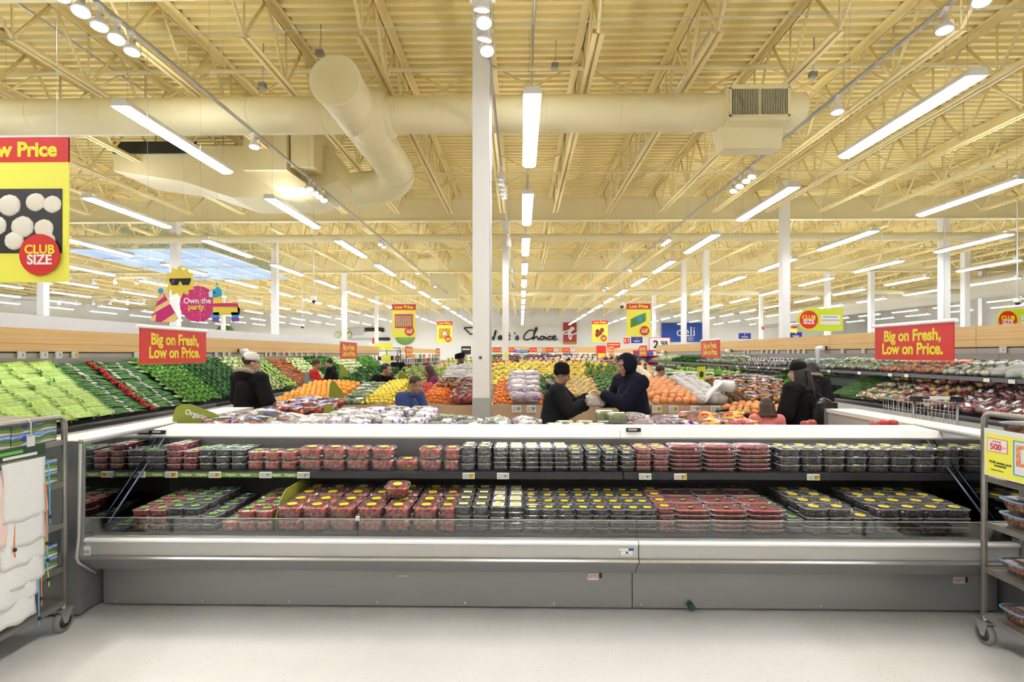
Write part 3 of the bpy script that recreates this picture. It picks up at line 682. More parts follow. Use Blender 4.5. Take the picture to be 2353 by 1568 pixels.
def stack(kind, pxc, surf, layers, rows=None, short=0, jit=1.0):
    (pr, w, d, h), lab = K[kind]
    up = surf == 'up'
    Yf, z0, wh = (4.005, .8885, 'upper shelf') if up else (3.585, .5585, 'lower deck')
    x = PX(pxc, Yf + .01); CNT[(kind, surf)] = CNT.get((kind, surf), 0) + 1; n = CNT[(kind, surf)]
    rows = rows or ((2 if d < .16 else 1) if up else 4)
    case, cx, cY = (CA, cax, caY) if x < XJ else (CB, cbx, cbY)
    for j in range(rows):
        y = Yf + d / 2 + j * (d + .006)
        if y + d / 2 > 4.298: break
        base = z0; L = layers
        if j:
            L = 1 if up else (1 if j > 1 else 2); L = min(L, layers); rz = (layers - L) * h + (0 if up else .004 * j)
            if rz > .008:
                MB().box(x - w / 2 - cx + .004, x + w / 2 - cx - .004, y - d / 2 - cY + .004, y + d / 2 - cY - .004, z0, z0 + rz - .0005).build('riser', casedark, case)
                base = z0 + rz
        row = ('front row', 'second row', 'third row', 'back row')[j] if not up else ('front row', 'back row')[j]
        for i in range(L):
            lb = '%s, %s, stack %s from left, %s, %s' % (lab, 'on top' if i == L - 1 else ('bottom one' if i == 0 else nth(i + 1) + ' up'), nth(n), row, wh)
            pr.put((x + R.uniform(-.003, .003) * jit, y + R.uniform(-.002, .002), base + i * h), R.uniform(-.025, .025) * jit, lb, group=lab.split(' ', 1)[1] + 's on the ' + wh)
U = lambda k, l, *c: [stack(k, a, 'up', l) for a in c]
U('blackwide', 3, 349); U('rasporg', 4, 398); U('rasporg', 3, 436); U('blueorg', 3, 473, 510, 547); U('straworg', 2, 586, 624, 662)
U('straw', 2, 711, 765, 821, 878); U('straw', 1, 934); U('straw', 2, 989); U('strawsm', 2, 1037)
U('pint', 3, 1075, 1112); U('half', 5, 1150, 1186, 1222, 1256, 1290); U('halfy', 4, 1325, 1364, 1404, 1443); U('rasp', 4, 1480, 1520)
U('raspwide', 6, 1578, 1657, 1736); U('black', 3, 1816, 1867, 1919, 1970, 2021, 2073, 2126, 2178)
D = lambda k, l, *c: [stack(k, a, 'low', l) for a in c]
D('blueorg', 1, 285); D('rasporg', 3, 322, 362); D('blueorg', 3, 400, 440); D('blueorg', 2, 480); D('straworg', 1, 526); D('straworg', 2, 566, 606)
D('straw', 2, 663, 723, 785, 848, 912, 976); D('strawsm', 2, 1026); D('pint', 3, 1064, 1104)
D('half', 5, 1145, 1185); D('halfy', 4, 1223, 1263, 1302, 1342, 1381, 1420); D('halfy', 4, 1459, 1492)
D('rasp', 4, 1532); D('raspwide', 5, 1594, 1678, 1763); D('blueorg', 2, 1828)
D('black', 3, 1879, 1933); D('black', 2, 1987); D('black', 3, 2042, 2097, 2152, 2206)
(pr, w, d, h), lab = K['straw']
pr.put((PX(912, 3.8), 3.83, .5585 + 2 * h + .014), (.12, .02, .04), 'yellow-stickered strawberry clamshell lying alone on top of the lower deck stacks', group='strawberry clamshells on the lower deck')
# divider
dv = thing('shelf_divider', 'olive green divider board between green and yellow stickered strawberries', 'divider', (PX(634, 3.6), 3.6, .5585))
MB().prism([(0, 0), (0, .10), (.06, .20), (.16, .255), (.66, .255), (.66, 0)], -.003, .003, 'x').build('divider_board', olive, dv)
MB().box(-.012, .012, 0, .66, 0, .002).build('divider_foot', olive, dv)
# electronic shelf labels on the berry rail
def esl(name, lb, loc, w, h, price, amber=False, rot=(0, 0, 0), grp=None):
    t = thing(name, lb, 'price label', loc, rot, grp)
    MB().box(-w / 2, w / 2, -.012, 0, 0, h).build('label_case', tagw, t, .0015)
    s = MB().box(-w * .44, w * .44, -.0128, -.012, h * .14, h * .86).build('label_screen', greytag, t)
    if amber: MB().box(w * .06, w * .44, -.0134, -.0128, h * .14, h * .86).build('amber_field', tagy, s)
    MB().box(-w * .40, -w * .04, -.0134, -.0128, h * .66, h * .70).box(-w * .40, -w * .10, -.0134, -.0128, h * .56, h * .60).box(-w * .40, -w * .16, -.0134, -.0128, h * .22, h * .36).build('fine_print', greyband, s)
    if price:
        letters('price', price[0], h * .62, ink, s, (w * .16, -.0136, h * .47), bold=.012, ext=.0004)
        letters('cents', price[1:], h * .30, ink, s, (w * .33, -.0136, h * .60), bold=.01, ext=.0004)
    return t
for i, (px, pc, am) in enumerate(((321, '799', 0), (395, '899', 1), (495, '899', 1), (611, '799', 0), (698, '599', 0), (1077, '599', 1), (1156, '499', 0), (1482, '499', 0), (1563, '599', 1), (1868, '699', 1))):
    esl('price_label', '%s price label from the left on the berry shelf rail' % nth(i + 1), (PX(px, 3.962), 3.962, .842), .092, .046, pc, am, (-.06, 0, 0), 'price labels on the berry shelf rail')
st = thing('shelf_strip', 'green strip of repeated Organic lettering in the berry shelf rail', 'shelf strip', (PX(320, 3.963) + .62, 3.9615, .848)); w = (PX(685, 3.963) - PX(320, 3.963)) / 2
MB().box(-w, w, -.002, 0, 0, .034).build('strip_board', organicg, st)
for px in (361, 429, 463, 530, 564, 634, 666): letters('lettering', 'Organic', .024, cleanwhite, st, (PX(px, 3.96) - st.location.x, -.0028, .017), bold=.025, ext=.0004)
# ---------------------------------------------------------------- cases on the two ends of the island
def end_case(x0, x1, y1, lb, s):
    c = thing('end_display_case', lb, 'refrigerated case', ((x0 + x1) / 2, 3.49, 0)); cx = c.location.x; a, b = min(x0, x1) - cx, max(x0, x1) - cx; o = -1 if s < 0 else 1
    out = a if s < 0 else b; inn = b if s < 0 else a
    MB().prism([(inn, .02), (inn, 1.198), (inn + o * .33, 1.198), (inn + o * .44, 1.13), (inn + o * .44, .62), (out, .62), (out, .45), (out - o * .10, .30), (out - o * .10, .02)], 0, .035, 'y').build('end_panel', casegrey, c)
    MB().prism([(inn + o * .02, .33), (inn + o * .02, 1.16), (inn + o * .10, 1.16), (inn + o * .12, .62), (out - o * .02, .55), (out - o * .02, .45), (out - o * .11, .32)], .035, y1 - 3.53, 'y').build('case_body', caselite, c)
    MB().box(min(inn + o * .02, out - o * .14), max(inn + o * .02, out - o * .14), .04, y1 - 3.54, .02, .34).build('kick_base', casegrey, c)
    MB().prism([(inn, 1.16), (inn, 1.198), (inn + o * .31, 1.198), (inn + o * .35, 1.15)], .036, y1 - 3.53, 'y').build('top_cap', offwhite, c)
    MB().prism([(inn, .02), (inn, 1.198), (inn + o * .44, 1.13), (inn + o * .44, .62), (out, .62), (out, .45), (out - o * .1, .02)], y1 - 3.53, y1 - 3.49, 'y').build('far_end_panel', casegrey, c)
    MB().tube([(out, -.01, .43), (out, y1 - 3.49, .43)], .022, 10).build('bumper_rail', steel, c)
    MB().tube([(inn + o * .42, -.018, .43), (inn + o * .27, -.018, .43)], .017, 10).build('bumper_end', steel, c)
    return c
end_case(-2.99, -3.85, 5.8, 'grey end case facing left at the left end of the berry case', -1)
end_case(3.31, 4.15, 5.76, 'grey end case facing right at the right end of the berry case', 1)
# ---------------------------------------------------------------- wheeled racks
def caster(parent, x, y, side):
    b = MB(); M = Matrix.Translation((x, y, .068)) @ Matrix.Rotation(PI / 2, 4, 'Y')
    b.lathe([(.030, -.016), (.058, -.018), (.066, -.012), (.068, 0), (.066, .012), (.058, .018), (.030, .016)], 28, M); w = b.build('caster_wheel', rubber, parent)
    MB().lathe([(0, -.019), (.046, -.017), (.046, .017), (0, .019)], 24, M).build('hub', blackrub, w)
    b = MB()
    for s in (-1, 1): b.prism([(-.015, -.012), (.012, -.014), (.05, .07), (-.035, .07)], s * .021 - .002, s * .021 + .002, 'x', 0, Matrix.Translation((x, y, .068)))
    b.box(x - .03, x + .03, y - .04, y + .055, .138, .146); b.tube([(x - .026, y, .068), (x + .026, y, .068)], .008, 8); b.tube([(x, y, .145), (x, y, .175)], .016, 10)
    b.build('caster_fork', steel, w)
def rack(x, xo, y0, y1, zt, shelves, lb):
    r = thing('wheeled_rack', lb, 'rack', (x, (y0 + y1) / 2, 0)); L = (y1 - y0) / 2; o = xo - x
    for q in (0, o):
        rc = .05; pts = [(q, -L, .16), (q, -L, zt - rc)] + [(q, -L + rc - rc * math.cos(a), zt - rc + rc * math.sin(a)) for a in (.4, .8, 1.2)] + [(q, -L + rc, zt), (q, L - rc, zt)] + [(q, L - rc + rc * math.sin(a), zt - rc + rc * math.cos(a)) for a in (.4, .8, 1.2)] + [(q, L, zt - rc), (q, L, .16)]
        b = MB(); b.tube(pts, .017, 10); b.box(q - .014, q + .014, -L, L, .165, .195); b.build('end_frame', aged, r)
    for z in shelves:
        b = MB(); a, c = min(0, o), max(0, o)
        b.box(a, c, -L + .016, -L + .03, z - .03, z + .004); b.box(a, c, L - .03, L - .016, z - .03, z + .004); b.box(a + .005, c - .005, -L + .03, L - .03, z - .012, z)
        for e in (0, o): b.box(e - .008, e + .008, -L, L, z - .03, z + .004)
        b.build('shelf', aged, r)
    for cx in (0, o):
        for yy in (-L + .01, L - .01): caster(r, cx, yy, 0)
    return r
LR = rack(-2.955, -3.62, 2.66, 3.33, 1.385, (.20, .42, .70, .965, 1.235), 'wheeled metal rack at the left edge with cartons and mesh bags')
RR = rack(2.865, 3.55, 2.62, 3.28, 1.425, (.19, .475, .758, 1.037, 1.30), 'wheeled metal rack at the right edge holding tomato tubs')
# printed cartons on the left rack
def carton_mat():
    m = bpy.data.materials.new('carton_print'); m.use_nodes = True; N = m.node_tree.nodes; L = m.node_tree.links; b = N['Principled BSDF']; b.inputs['Roughness'].default_value = .35
    tc = N.new('ShaderNodeTexCoord'); sp = N.new('ShaderNodeSeparateXYZ'); L.new(tc.outputs['Object'], sp.inputs[0])
    nz = N.new('ShaderNodeTexNoise'); nz.inputs['Scale'].default_value = 9; L.new(tc.outputs['Object'], nz.inputs['Vector'])
    ad = N.new('ShaderNodeMath'); ad.operation = 'MULTIPLY_ADD'; ad.inputs[1].default_value = .075; L.new(nz.outputs['Fac'], ad.inputs[0]); L.new(sp.outputs['Z'], ad.inputs[2])
    mr = N.new('ShaderNodeMapRange'); mr.inputs['From Min'].default_value = .03; mr.inputs['From Max'].default_value = .125; L.new(ad.outputs[0], mr.inputs['Value'])
    cr = N.new('ShaderNodeValToRGB'); el = cr.color_ramp.elements; cols = [(0, (.75, .76, .75)), (.20, (.75, .76, .75)), (.22, (.16, .27, .04)), (.38, (.32, .40, .05)), (.45, (.06, .16, .05)), (.56, (.10, .24, .10)), (.62, (.05, .13, .34)), (.74, (.55, .66, .78)), (.8, (.12, .24, .50)), (1, (.30, .42, .65))]
    while len(el) < len(cols): el.new(.5)
    for e, (p, c) in zip(el, cols): e.position = p; e.color = (*c, 1)
    L.new(mr.outputs['Result'], cr.inputs['Fac']); L.new(cr.outputs['Color'], b.inputs['Base Color']); return m
cartm = carton_mat(); MATS['carton_print'] = cartm
insidem = mat('tomato_fill', (.50, .10, .03), .35, col2=(.60, .32, .06), nscale=26)
ct = thing('printed_carton', 'x', 'carton')
b = MB(); b.box(-.20, .20, -.15, .15, 0, .072); b.build('carton_box', cartm, ct, .003)
MB().box(-.19, .19, -.14, .14, .0725, .0745).build('film_lid', film, ct)
MB().prism([(.018 * math.cos(2 * PI * i / 20) - .07, .018 * math.sin(2 * PI * i / 20) + .042) for i in range(20)], .2005, .2015, 'x').build('round_seal', blue, ct)
letters('lettering', 'x', .001, ink, ct, (0, 0, 0)) if False else None
CT = Proto(ct)
for i, (z, ys) in enumerate(((1.237, (2.86, 3.165)), (.967, (2.84, 3.17)), (.70, ()), (.422, (2.86, 3.17)))):
    for j, y in enumerate(ys):
        for k in range(2):
            CT.put((-3.19, y, z + .0755 * k), R.uniform(-.02, .02), 'mountain-print carton, %s of the %s stack, %s rack shelf' % (('lower', 'upper')[k], ('front', 'rear')[j], ('top', 'second', 'third', 'fourth')[i]), group='mountain-print cartons on the left rack')
# mesh produce bags clipped on the left rack
meshm = mat('mesh_bag_white', (.80, .80, .78), .8, col2=(.70, .70, .68), nscale=260, sheen=.2)
meshp = mat('mesh_bag_pink', (.80, .60, .52), .8, sheen=.2)
cordb = mat('cord_blue', (.10, .38, .72), .6); cordo = mat('cord_orange', (.80, .22, .05), .6); cordg = mat('cord_green', (.35, .55, .08), .6)
def mesh_bag(seed, w, h, m, cord):
    rnd = random.Random(seed); r = thing('mesh_produce_bag', 'x', 'bag'); nx, nz = 10, 12; vs = []; fs = []
    for s in (1, -1):
        for i in range(nx + 1):
            for j in range(nz + 1):
                u, v = i / nx, j / nz; e = math.sin(PI * min(1, u * 1.0)) ** .5 * (math.sin(PI * min(1, v * .96 + .02)) ** .6)
                vs.append((s * (.004 + .016 * e) + .004 * math.sin(u * 9 + seed) * v, (u - .5) * w * (1 + .05 * math.sin(v * 5 + seed)) , -v * h - .012 * math.sin(PI * u) * v + .006 * math.sin(u * 14 + seed * 2) * v))
    k = (nx + 1) * (nz + 1)
    for s in range(2):
        for i in range(nx):
            for j in range(nz):
                a = s * k + i * (nz + 1) + j; q = (a, a + nz + 1, a + nz + 2, a + 1); fs.append(q if s == 0 else q[::-1])
    for i in range(nx): a = i * (nz + 1) + nz; fs.append((a, a + nz + 1, a + nz + 1 + k, a + k))
    for i in (0, nx):
        for j in range(nz): a = i * (nz + 1) + j; fs.append((a, a + 1, a + 1 + k, a + k))
    MB().add(vs, fs, 0, True).build('bag_cloth', m, r)
    b = MB(); b.tube([(.02, w * .49, -.02), (.022, w * .50, -h * .5), (.02, w * .49, -h + .02), (.025, w * .47, -h - .05), (.03, w * .44, -h - .075)], .0035, 6); b.build('drawstring', cord, r)
    MB().ball((.026, w * .47, -h - .035), (.010, .010, .012), 2).build('cord_toggle', black, r)
    return r
hk = thing('clip_strip', 'plastic hook with a dark green header card on the left rack', 'hook', (-2.93, 2.99, 1.33))
MB().tube([(-.02, .07, .055), (-.015, .07, .068), (-.002, .07, .068), (.012, .07, .05), (.012, .07, -.03)], .004, 6).box(.010, .014, .045, .095, -.09, -.03).build('hook', offwhite, hk)
MB().box(.008, .013, -.14, .165, -.155, -.085).build('header_card', mat('card_green', (.02, .06, .03), .5), hk)
MB().box(.0131, .0138, -.10, .11, -.145, -.128).build('card_print', cleanwhite, hk); MB().box(.0131, .0138, -.12, .02, -.118, -.100).build('card_print', stickg, hk)
for i, (y, z, w, h, m, cd, lb) in enumerate(((2.985, 1.17, .27, .33, meshm, cordb, 'white mesh bag under the header card, uppermost of the hanging row'), (2.965, 1.03, .27, .34, meshm, cordo, 'white mesh bag hanging second from top with orange cord'), (2.99, .90, .27, .32, meshm, cordb, 'white mesh bag hanging third from top with blue cord'),
        (2.975, .77, .26, .32, meshm, cordg, 'white mesh bag hanging fourth from top with green cord'), (2.965, .66, .27, .30, meshm, cordo, 'white mesh bag hanging fifth from top with orange cord'), (2.95, .55, .25, .30, meshm, cordb, 'white mesh bag hanging lowest, blue cord near the floor'), (2.855, 1.14, .13, .42, meshp, cordo, 'pale pink mesh bag at the very left edge'))):
    b = mesh_bag(i + 3, w, h, m, cd); b.location = (-2.885 - .006 * i + (.02 if m is meshp else 0), y, z); b.rotation_euler = (R.uniform(-.06, .06), -.05, R.uniform(-.08, .08)); b['label'] = lb; b['group'] = 'mesh produce bags hung on the left rack'
# tomato tubs on the right rack
tomm = mat('tomato_mix', (.55, .06, .02), .25, col2=(.72, .36, .04), nscale=14, lo=.45, hi=.55)
rim = mat('tub_rim_blue', (.10, .36, .62), .3)
def tub():
    r = thing('tomato_tub', 'x', 'tub'); rnd = random.Random(5)
    n = 28; prof = lambda s, z: [(s * .115 * math.copysign(abs(math.cos(a)) ** .5, math.cos(a)), s * .085 * math.copysign(abs(math.sin(a)) ** .5, math.sin(a)), z) for a in [2 * PI * i / n for i in range(n)]]
    rg = [prof(.72, .001), prof(.86, .03), prof(1.0, .07)]; vs = [p for g in rg for p in g]
    MB().add(vs, [(i * n + j, i * n + (j + 1) % n, (i + 1) * n + (j + 1) % n, (i + 1) * n + j) for i in range(2) for j in range(n)] + [tuple(reversed(range(n)))]).build('tub_shell', plastic, r)
    b = MB(); b.tube(prof(1.03, .073) + [prof(1.03, .073)[0]], .005, 6, caps=False); b.build('lid_rim', rim, r)
    MB().add(prof(1.02, .077) + prof(.8, .084), [(j, (j + 1) % n, (j + 1) % n + n, j + n) for j in range(n)] + [tuple(range(n, 2 * n))]).build('lid_film', film, r)
    b = MB()
    for i in range(6):
        for j in range(4):
            for k in range(2):
                if k == 0 and 0 < i < 5 and 0 < j < 3: continue
                s = .78 if k == 0 else .92
                b.ball(((i - 2.5) * .034 * s + rnd.uniform(-.004, .004), (j - 1.5) * .036 * s + rnd.uniform(-.004, .004), .02 + k * .03 + rnd.uniform(0, .008)), (.017, .015, .015), 2, rnd.choice((0, 0, 1)))
    o = b.build('tomatoes', [tomm, mat('tomato_yellow', (.75, .30, .03), .25)], r); o['kind'] = 'stuff'
    MB().box(-.045, .045, -.03, .03, .0846, .0856).build('label', tagw, r)
    return Proto(r)
TB = tub()
for i, (z, n) in enumerate(((1.30, 1), (1.037, 2), (.758, 2), (.475, 1), (.19, 1))):
    for j, y in enumerate((2.73, 2.94, 3.15)):
        for k in range(n):
            for q, x in enumerate((3.01, 3.27)):
                if q and (i % 2 or k): continue
                TB.put((x, y, z + .001 + k * .0875), (0, 0, PI / 2 + R.uniform(-.08, .08)) if 0 else R.uniform(-.08, .08), 'tomato tub, %s along %s, %s rack shelf%s' % (nth(3 - j), ('outer row', 'inner row')[q], ('top', 'second', 'third', 'fourth', 'lowest')[i], ', stacked on another' if k else ''), group='tomato tubs on the right rack')
# yellow offer card on the right rack
pc0 = P(2243, 980, 3.24)
oc = thing('offer_card', 'yellow offer card with a 500 points bubble on the right rack', 'sign', (2.835, 3.24, 1.34), (0, 0, 0))
# card lies in the plane x = const, facing the aisle on its left
Mx = lambda o, y0, y1, z0, z1, m, n, d=0: MB().box(-.004 - d, -.0035 - d + .004 * (d == 0), y0, y1, z0, z1).build(n, m, o)
Mx(oc, -.42, 0, -.285, 0, tagw, 'card'); Mx(oc, -.41, -.01, -.278, -.03, yellow, 'yellow_field', .0015)
Mx(oc, -.155, -.025, -.135, -.055, red, 'points_bubble_edge', .003); Mx(oc, -.152, -.028, -.132, -.058, cleanwhite, 'points_bubble', .004)
letters('lettering', '500', .052, red, oc, (-.0095, -.083, -.105), (PI / 2, 0, -PI / 2), bold=.02, ext=.0005); letters('lettering', 'optimum', .016, red, oc, (-.0095, -.088, -.070), (PI / 2, 0, -PI / 2), bold=.0, ext=.0005); letters('lettering', 'pts', .014, red, oc, (-.0095, -.139, -.10), (PI / 2, 0, -PI / 2), ext=.0005)
letters('lettering', 'PC® variety pack\ntomatoes', .020, ink, oc, (-.008, -.11, -.205), (PI / 2, 0, -PI / 2), bold=.01, ext=.0005); letters('lettering', 'Product of Mexico', .011, ink, oc, (-.008, -.09, -.242), (PI / 2, 0, -PI / 2), ext=.0005)
Mx(oc, -.345, -.19, -.245, -.045, rim, 'tub_picture_edge', .003); Mx(oc, -.335, -.20, -.238, -.052, tagw, 'tub_picture', .0042); Mx(oc, -.325, -.21, -.19, -.07, mat('picture_tomato', (.72, .20, .08), .5, col2=(.85, .42, .22), nscale=60), 'tub_picture_fruit', .0054); Mx(oc, -.295, -.24, -.17, -.09, tagw, 'tub_picture_label', .0066)
# ================================================================ PRODUCE CASES ALONG BOTH AISLES
ledp = glow('produce_led_glow', (1, .98, .93), 7.0)
stubble = mat('band_taupe', (.40, .36, .32), .4)
def wall_case(s, y0, y1, xf, prof, zf0, zf1, xfas, xback, lb, zwhite=None, shelf=None, zb0=None):
    """s=-1 left, +1 right; prof = list of (distance from front, z) of the product deck"""
    c = thing('produce_case', lb, 'refrigerated case', (s * xf, y0, 0)); L = y1 - y0; g = .004
    def pz(n, pts, m, a=g, b=L - g, parent=None): return MB().prism([(s * p, z) for p, z in pts], a, b, 'y').build(n, m, parent or c)
    D = xback - xf
    pz('base', [(.14, .02), (.14, .66), (D, .66), (D, .02)], offwhite)
    pz('toe_kick', [(.2, 0), (.2, .02), (D, .02), (D, 0)], blackrub)
    pz('front_panel', [(.02, .66), (.0, .78), (.10, .80), (.14, .70), (.14, .66)], offwhite)
    b = MB(); b.tube([(-s * .0, g, .825), (-s * .0, L - g, .825)], .042, 12); b.build('bumper_rail', black, c)
    pz('product_deck', [(.05, .79), (.06, .84)] + prof + [(D, prof[-1][1]), (D, .66), (.14, .66)], casedark)
    pz('back_panel', [(D - .05, prof[-1][1]), (D - .05, zf1 - .02), (D, zf1 - .02), (D, prof[-1][1])], casegrey)
    F_ = xfas - xf
    f = pz('wood_fascia', [(F_, zf0), (F_, zf1), (F_ + .03, zf1), (F_ + .03, zf0)], wood)
    pz('fascia_seam', [(F_ - .001, zf0 + (zf1 - zf0) * .33), (F_ - .001, zf0 + (zf1 - zf0) * .345), (F_, zf0 + (zf1 - zf0) * .345), (F_, zf0 + (zf1 - zf0) * .33)], boarddark, parent=f)
    pz('top_panel', [(F_ + .03, zf1 - .05), (F_ + .03, zf1 - .02), (D, zf1 - .02), (D, zf1 - .05)], offwhite)
    pz('price_band', [(F_ + .02, zf0 - .012 if zb0 is None else zb0), (F_ + .005, zf0 - .022), (F_ + .02, zf0 - .022), (F_ + .035, zb0)], stubble)
    pz('shadow_gap', [(F_ + .012, zf0 - .022), (F_ + .012, zf0), (F_ + .03, zf0), (F_ + .03, zf0 - .022)], black)
    pz('case_light', [(F_ + .06, zf0 - .03), (F_ + .06, zf0 - .02), (F_ + .10, zf0 - .02), (F_ + .10, zf0 - .03)], ledp, .05, L - .05)
    if zwhite: pz('white_backboard', [(D + .002, .3), (D + .002, zwhite), (D + .04, zwhite), (D + .04, .3)], softwhite)
    if shelf:
        a, z = shelf; pz('added_shelf_light', [(a + .06, z - .012), (a + .06, z - .002), (a + .09, z - .002), (a + .09, z - .012)], ledp, .05, L - .05)  # strip under the shelf is an added light, brightening the lower well
        a, z = shelf; sh = pz('shelf', [(a, z), (a, z + .02), (D - .05, z + .03), (D - .05, z)], casedark)
        pz('shelf_rail', [(a - .02, z - .035), (a - .012, z + .028), (a, z + .028), (a, z - .035)], mat('rail_dark', (.06, .06, .065), .3) if 'rail_dark' not in MATS else MATS['rail_dark'], parent=sh)
        for yy in (.3, L - .3): pz('shelf_bracket', [(a + .1, z), (D - .05, z), (D - .05, z - .12)], casedark, yy - .01, yy + .01, sh)
    return c
A0, A1 = (-5.93, .855), (-6.98, 1.63)      # left deck, front and back, of the product slope (x, z)
LSEC = [(2.6, 6.2), (6.2, 9.8), (9.8, 13.4), (13.4, 17.0), (17.0, 20.6), (20.6, 24.2)]
for i, (a, b) in enumerate(LSEC):
    wall_case(-1, a, b, 5.80, [(.13, .80), (1.20, 1.58)], 1.823, 2.137, 6.60, 7.08, 'wood-topped sloped produce case on the left, %s section from the camera' % nth(i + 1), 2.36, None, 1.735)
RSEC = [(4.6, 8.6), (8.6, 12.6), (12.6, 16.6), (16.6, 20.6), (20.6, 24.6), (24.6, 28.6)]
for i, (a, b) in enumerate(RSEC):
    wall_case(1, a, b, 6.66, [(.10, .80), (1.00, 1.06)], 1.905, 2.245, 7.38, 7.80, 'wood-topped produce case with a shelf on the right, %s section from the camera' % nth(i + 1), None, (.26, 1.415), 1.80)
tag(MB().box(-7.35, -7.15, 2.6, 24.2, 0, 2.352).build('partition', softwhite), 'white low partition standing behind the left produce cases', 'partition')
# ---------------------------------------------------------------- vegetables
cel = mat('celery_green', (.36, .56, .10), .4, col2=(.50, .68, .20), nscale=14, rand=.12)
celd = mat('celery_leaf', (.07, .24, .03), .5, rand=.15)
oni = mat('onion_green', (.06, .22, .05), .45, col2=(.12, .32, .08), nscale=10, rand=.2); oniw = mat('onion_white', (.68, .70, .52), .4); rubbb = mat('rubber_band', (.05, .14, .55), .5)
rad = mat('radish_red', (.55, .02, .04), .3, rand=.1)
LG = {n: mat('leaf_' + n, c, .5, col2=c2, nscale=18, rand=.22) for n, c, c2 in (('parsley', (.09, .30, .03), (.20, .44, .07)), ('kale', (.03, .14, .03), (.07, .22, .06)), ('romaine', (.22, .44, .06), (.50, .62, .22)), ('napa', (.48, .60, .22), (.72, .78, .50)), ('green', (.06, .24, .03), (.14, .36, .06)), ('redleaf', (.14, .03, .05), (.10, .20, .04)), ('pale', (.45, .58, .25), (.62, .72, .42)), ('purple', (.14, .02, .16), (.22, .05, .25)))}
stemw = mat('leaf_stem', (.55, .66, .36), .45, rand=.1)
carr = mat('carrot_orange', (.78, .22, .02), .4, rand=.1)
def single(name, b, mats): return Proto(tag(b.build(name, mats), 'x', 'vegetable'))
def p_celery():
    b = MB(); rnd = random.Random(2)
    for i in range(9):
        x = -.042 + .0105 * i; z = .02 + .022 * math.sin(PI * (i + .5) / 9) + rnd.uniform(0, .012)
        b.tube([(x * .7, -.19, z), (x, -.10, z + .006), (x * 1.12, .05, z + .008), (x * 1.25, .19, z + rnd.uniform(0, .02))], [.012, .0125, .010, .006], 6, 0, flat=.8)
    for i in range(26):
        x, y, z = rnd.uniform(-.06, .06), rnd.uniform(.13, .25), rnd.uniform(.01, .06); a = rnd.uniform(0, 6); q = rnd.uniform(.014, .026)
        b.add([(0, -q, 0), (q * .7, 0, .006), (0, q, 0), (-q * .7, 0, .006)], [(0, 1, 2), (0, 2, 3)], 1, True, Matrix.Translation((x, y, z)) @ Euler((rnd.uniform(-.8, .8), rnd.uniform(-.8, .8), a)).to_matrix().to_4x4())
    return single('celery', b, [cel, celd])
def p_onion():
    b = MB(); rnd = random.Random(4)
    for i in range(11):
        x = rnd.uniform(-.022, .022); z = rnd.uniform(.006, .03); e = rnd.uniform(-.03, .03)
        b.tube([(x, -.17, z), (x, -.10, z)], [.006, .0055], 5, 1); b.tube([(x, -.10, z), (x + e * .4, .03, z + .004), (x + e, .18, z - .002)], [.0055, .006, .003], 5, 0)
    b.tube([(.028 * math.cos(a), -.085, .018 + .02 * math.sin(a)) for a in [i * PI / 5 for i in range(11)]], .003, 4, 2)
    b.tube([(0, -.172, .018), (0, -.185, .012)], [.02, .006], 6, 1)
    return single('green_onion_bunch', b, [oni, oniw, rubbb])
def p_radish():
    b = MB(); rnd = random.Random(5)
    for i in range(11): b.ball((rnd.uniform(-.045, .045), rnd.uniform(-.10, -.04), rnd.uniform(.012, .05)), rnd.uniform(.013, .017), 2, 0)
    leaves(b, rnd, 26, (0, .06, .02), (.06, .11, .022), .035, 1); b.tube([(0, -.05, .02), (0, .04, .02)], [.015, .02], 6, 2)
    return single('radish_bunch', b, [rad, LG['green'], stemw])
def leaves(b, rnd, n, c, ext, size, m, curl=.3):
    for i in range(n):
        p = Vector(c) + Vector((rnd.gauss(0, .45) * ext[0], rnd.gauss(0, .45) * ext[1], abs(rnd.gauss(0, .6)) * ext[2]))
        q = size * rnd.uniform(.6, 1.2); T = Matrix.Translation(p) @ Euler((rnd.uniform(-.9, .9), rnd.uniform(-.9, .9), rnd.uniform(0, 6.3))).to_matrix().to_4x4()
        b.add([(0, -q, 0), (q * .55, -q * .2, q * curl), (q * .45, q * .5, q * curl * .6), (0, q, -q * .1), (-q * .45, q * .5, q * curl * .6), (-q * .55, -q * .2, q * curl), (0, 0, 0)], [(0, 1, 6), (1, 2, 6), (2, 3, 6), (3, 4, 6), (4, 5, 6), (5, 0, 6)], m, True, T)
def p_leafy(kind, name, seed, size, n, stem=True, ext=(.085, .10, .05)):
    b = MB(); rnd = random.Random(seed); leaves(b, rnd, n, (0, .03, .03), ext, size, 0)
    b.ball((0, .03, .025), (ext[0] * .7, ext[1] * .75, .035), 2, 0, jit=.1, rnd=rnd)
    if stem:
        for i in range(7): b.tube([(rnd.uniform(-.02, .02), -.14, .015 + rnd.uniform(0, .02)), (rnd.uniform(-.05, .05), -.02, .03)], [.006, .004], 4, 1)
    return single(name, b, [LG[kind], stemw])
def p_head(kind, name, seed, r, leafn=9):
    rnd = random.Random(seed); b = MB(); v, f = ICO[3]; vs = []
    for p in v:
        q = Vector(p); k = 1 + .10 * noise.noise(q * 2.2 + Vector((seed, 0, 0))) + .05 * abs(noise.noise(q * 6)); vs.append((q.x * r * k, q.y * r * k, q.z * r * .85 * k + r * .8))
    b.add(vs, f, 0, True); leaves(b, rnd, leafn, (0, 0, r * .6), (r * 1.3, r * 1.3, r * .6), r * .62, 1, .5)
    return single(name, b, [LG[kind], LG['romaine' if kind in ('pale', 'napa') else 'green']])
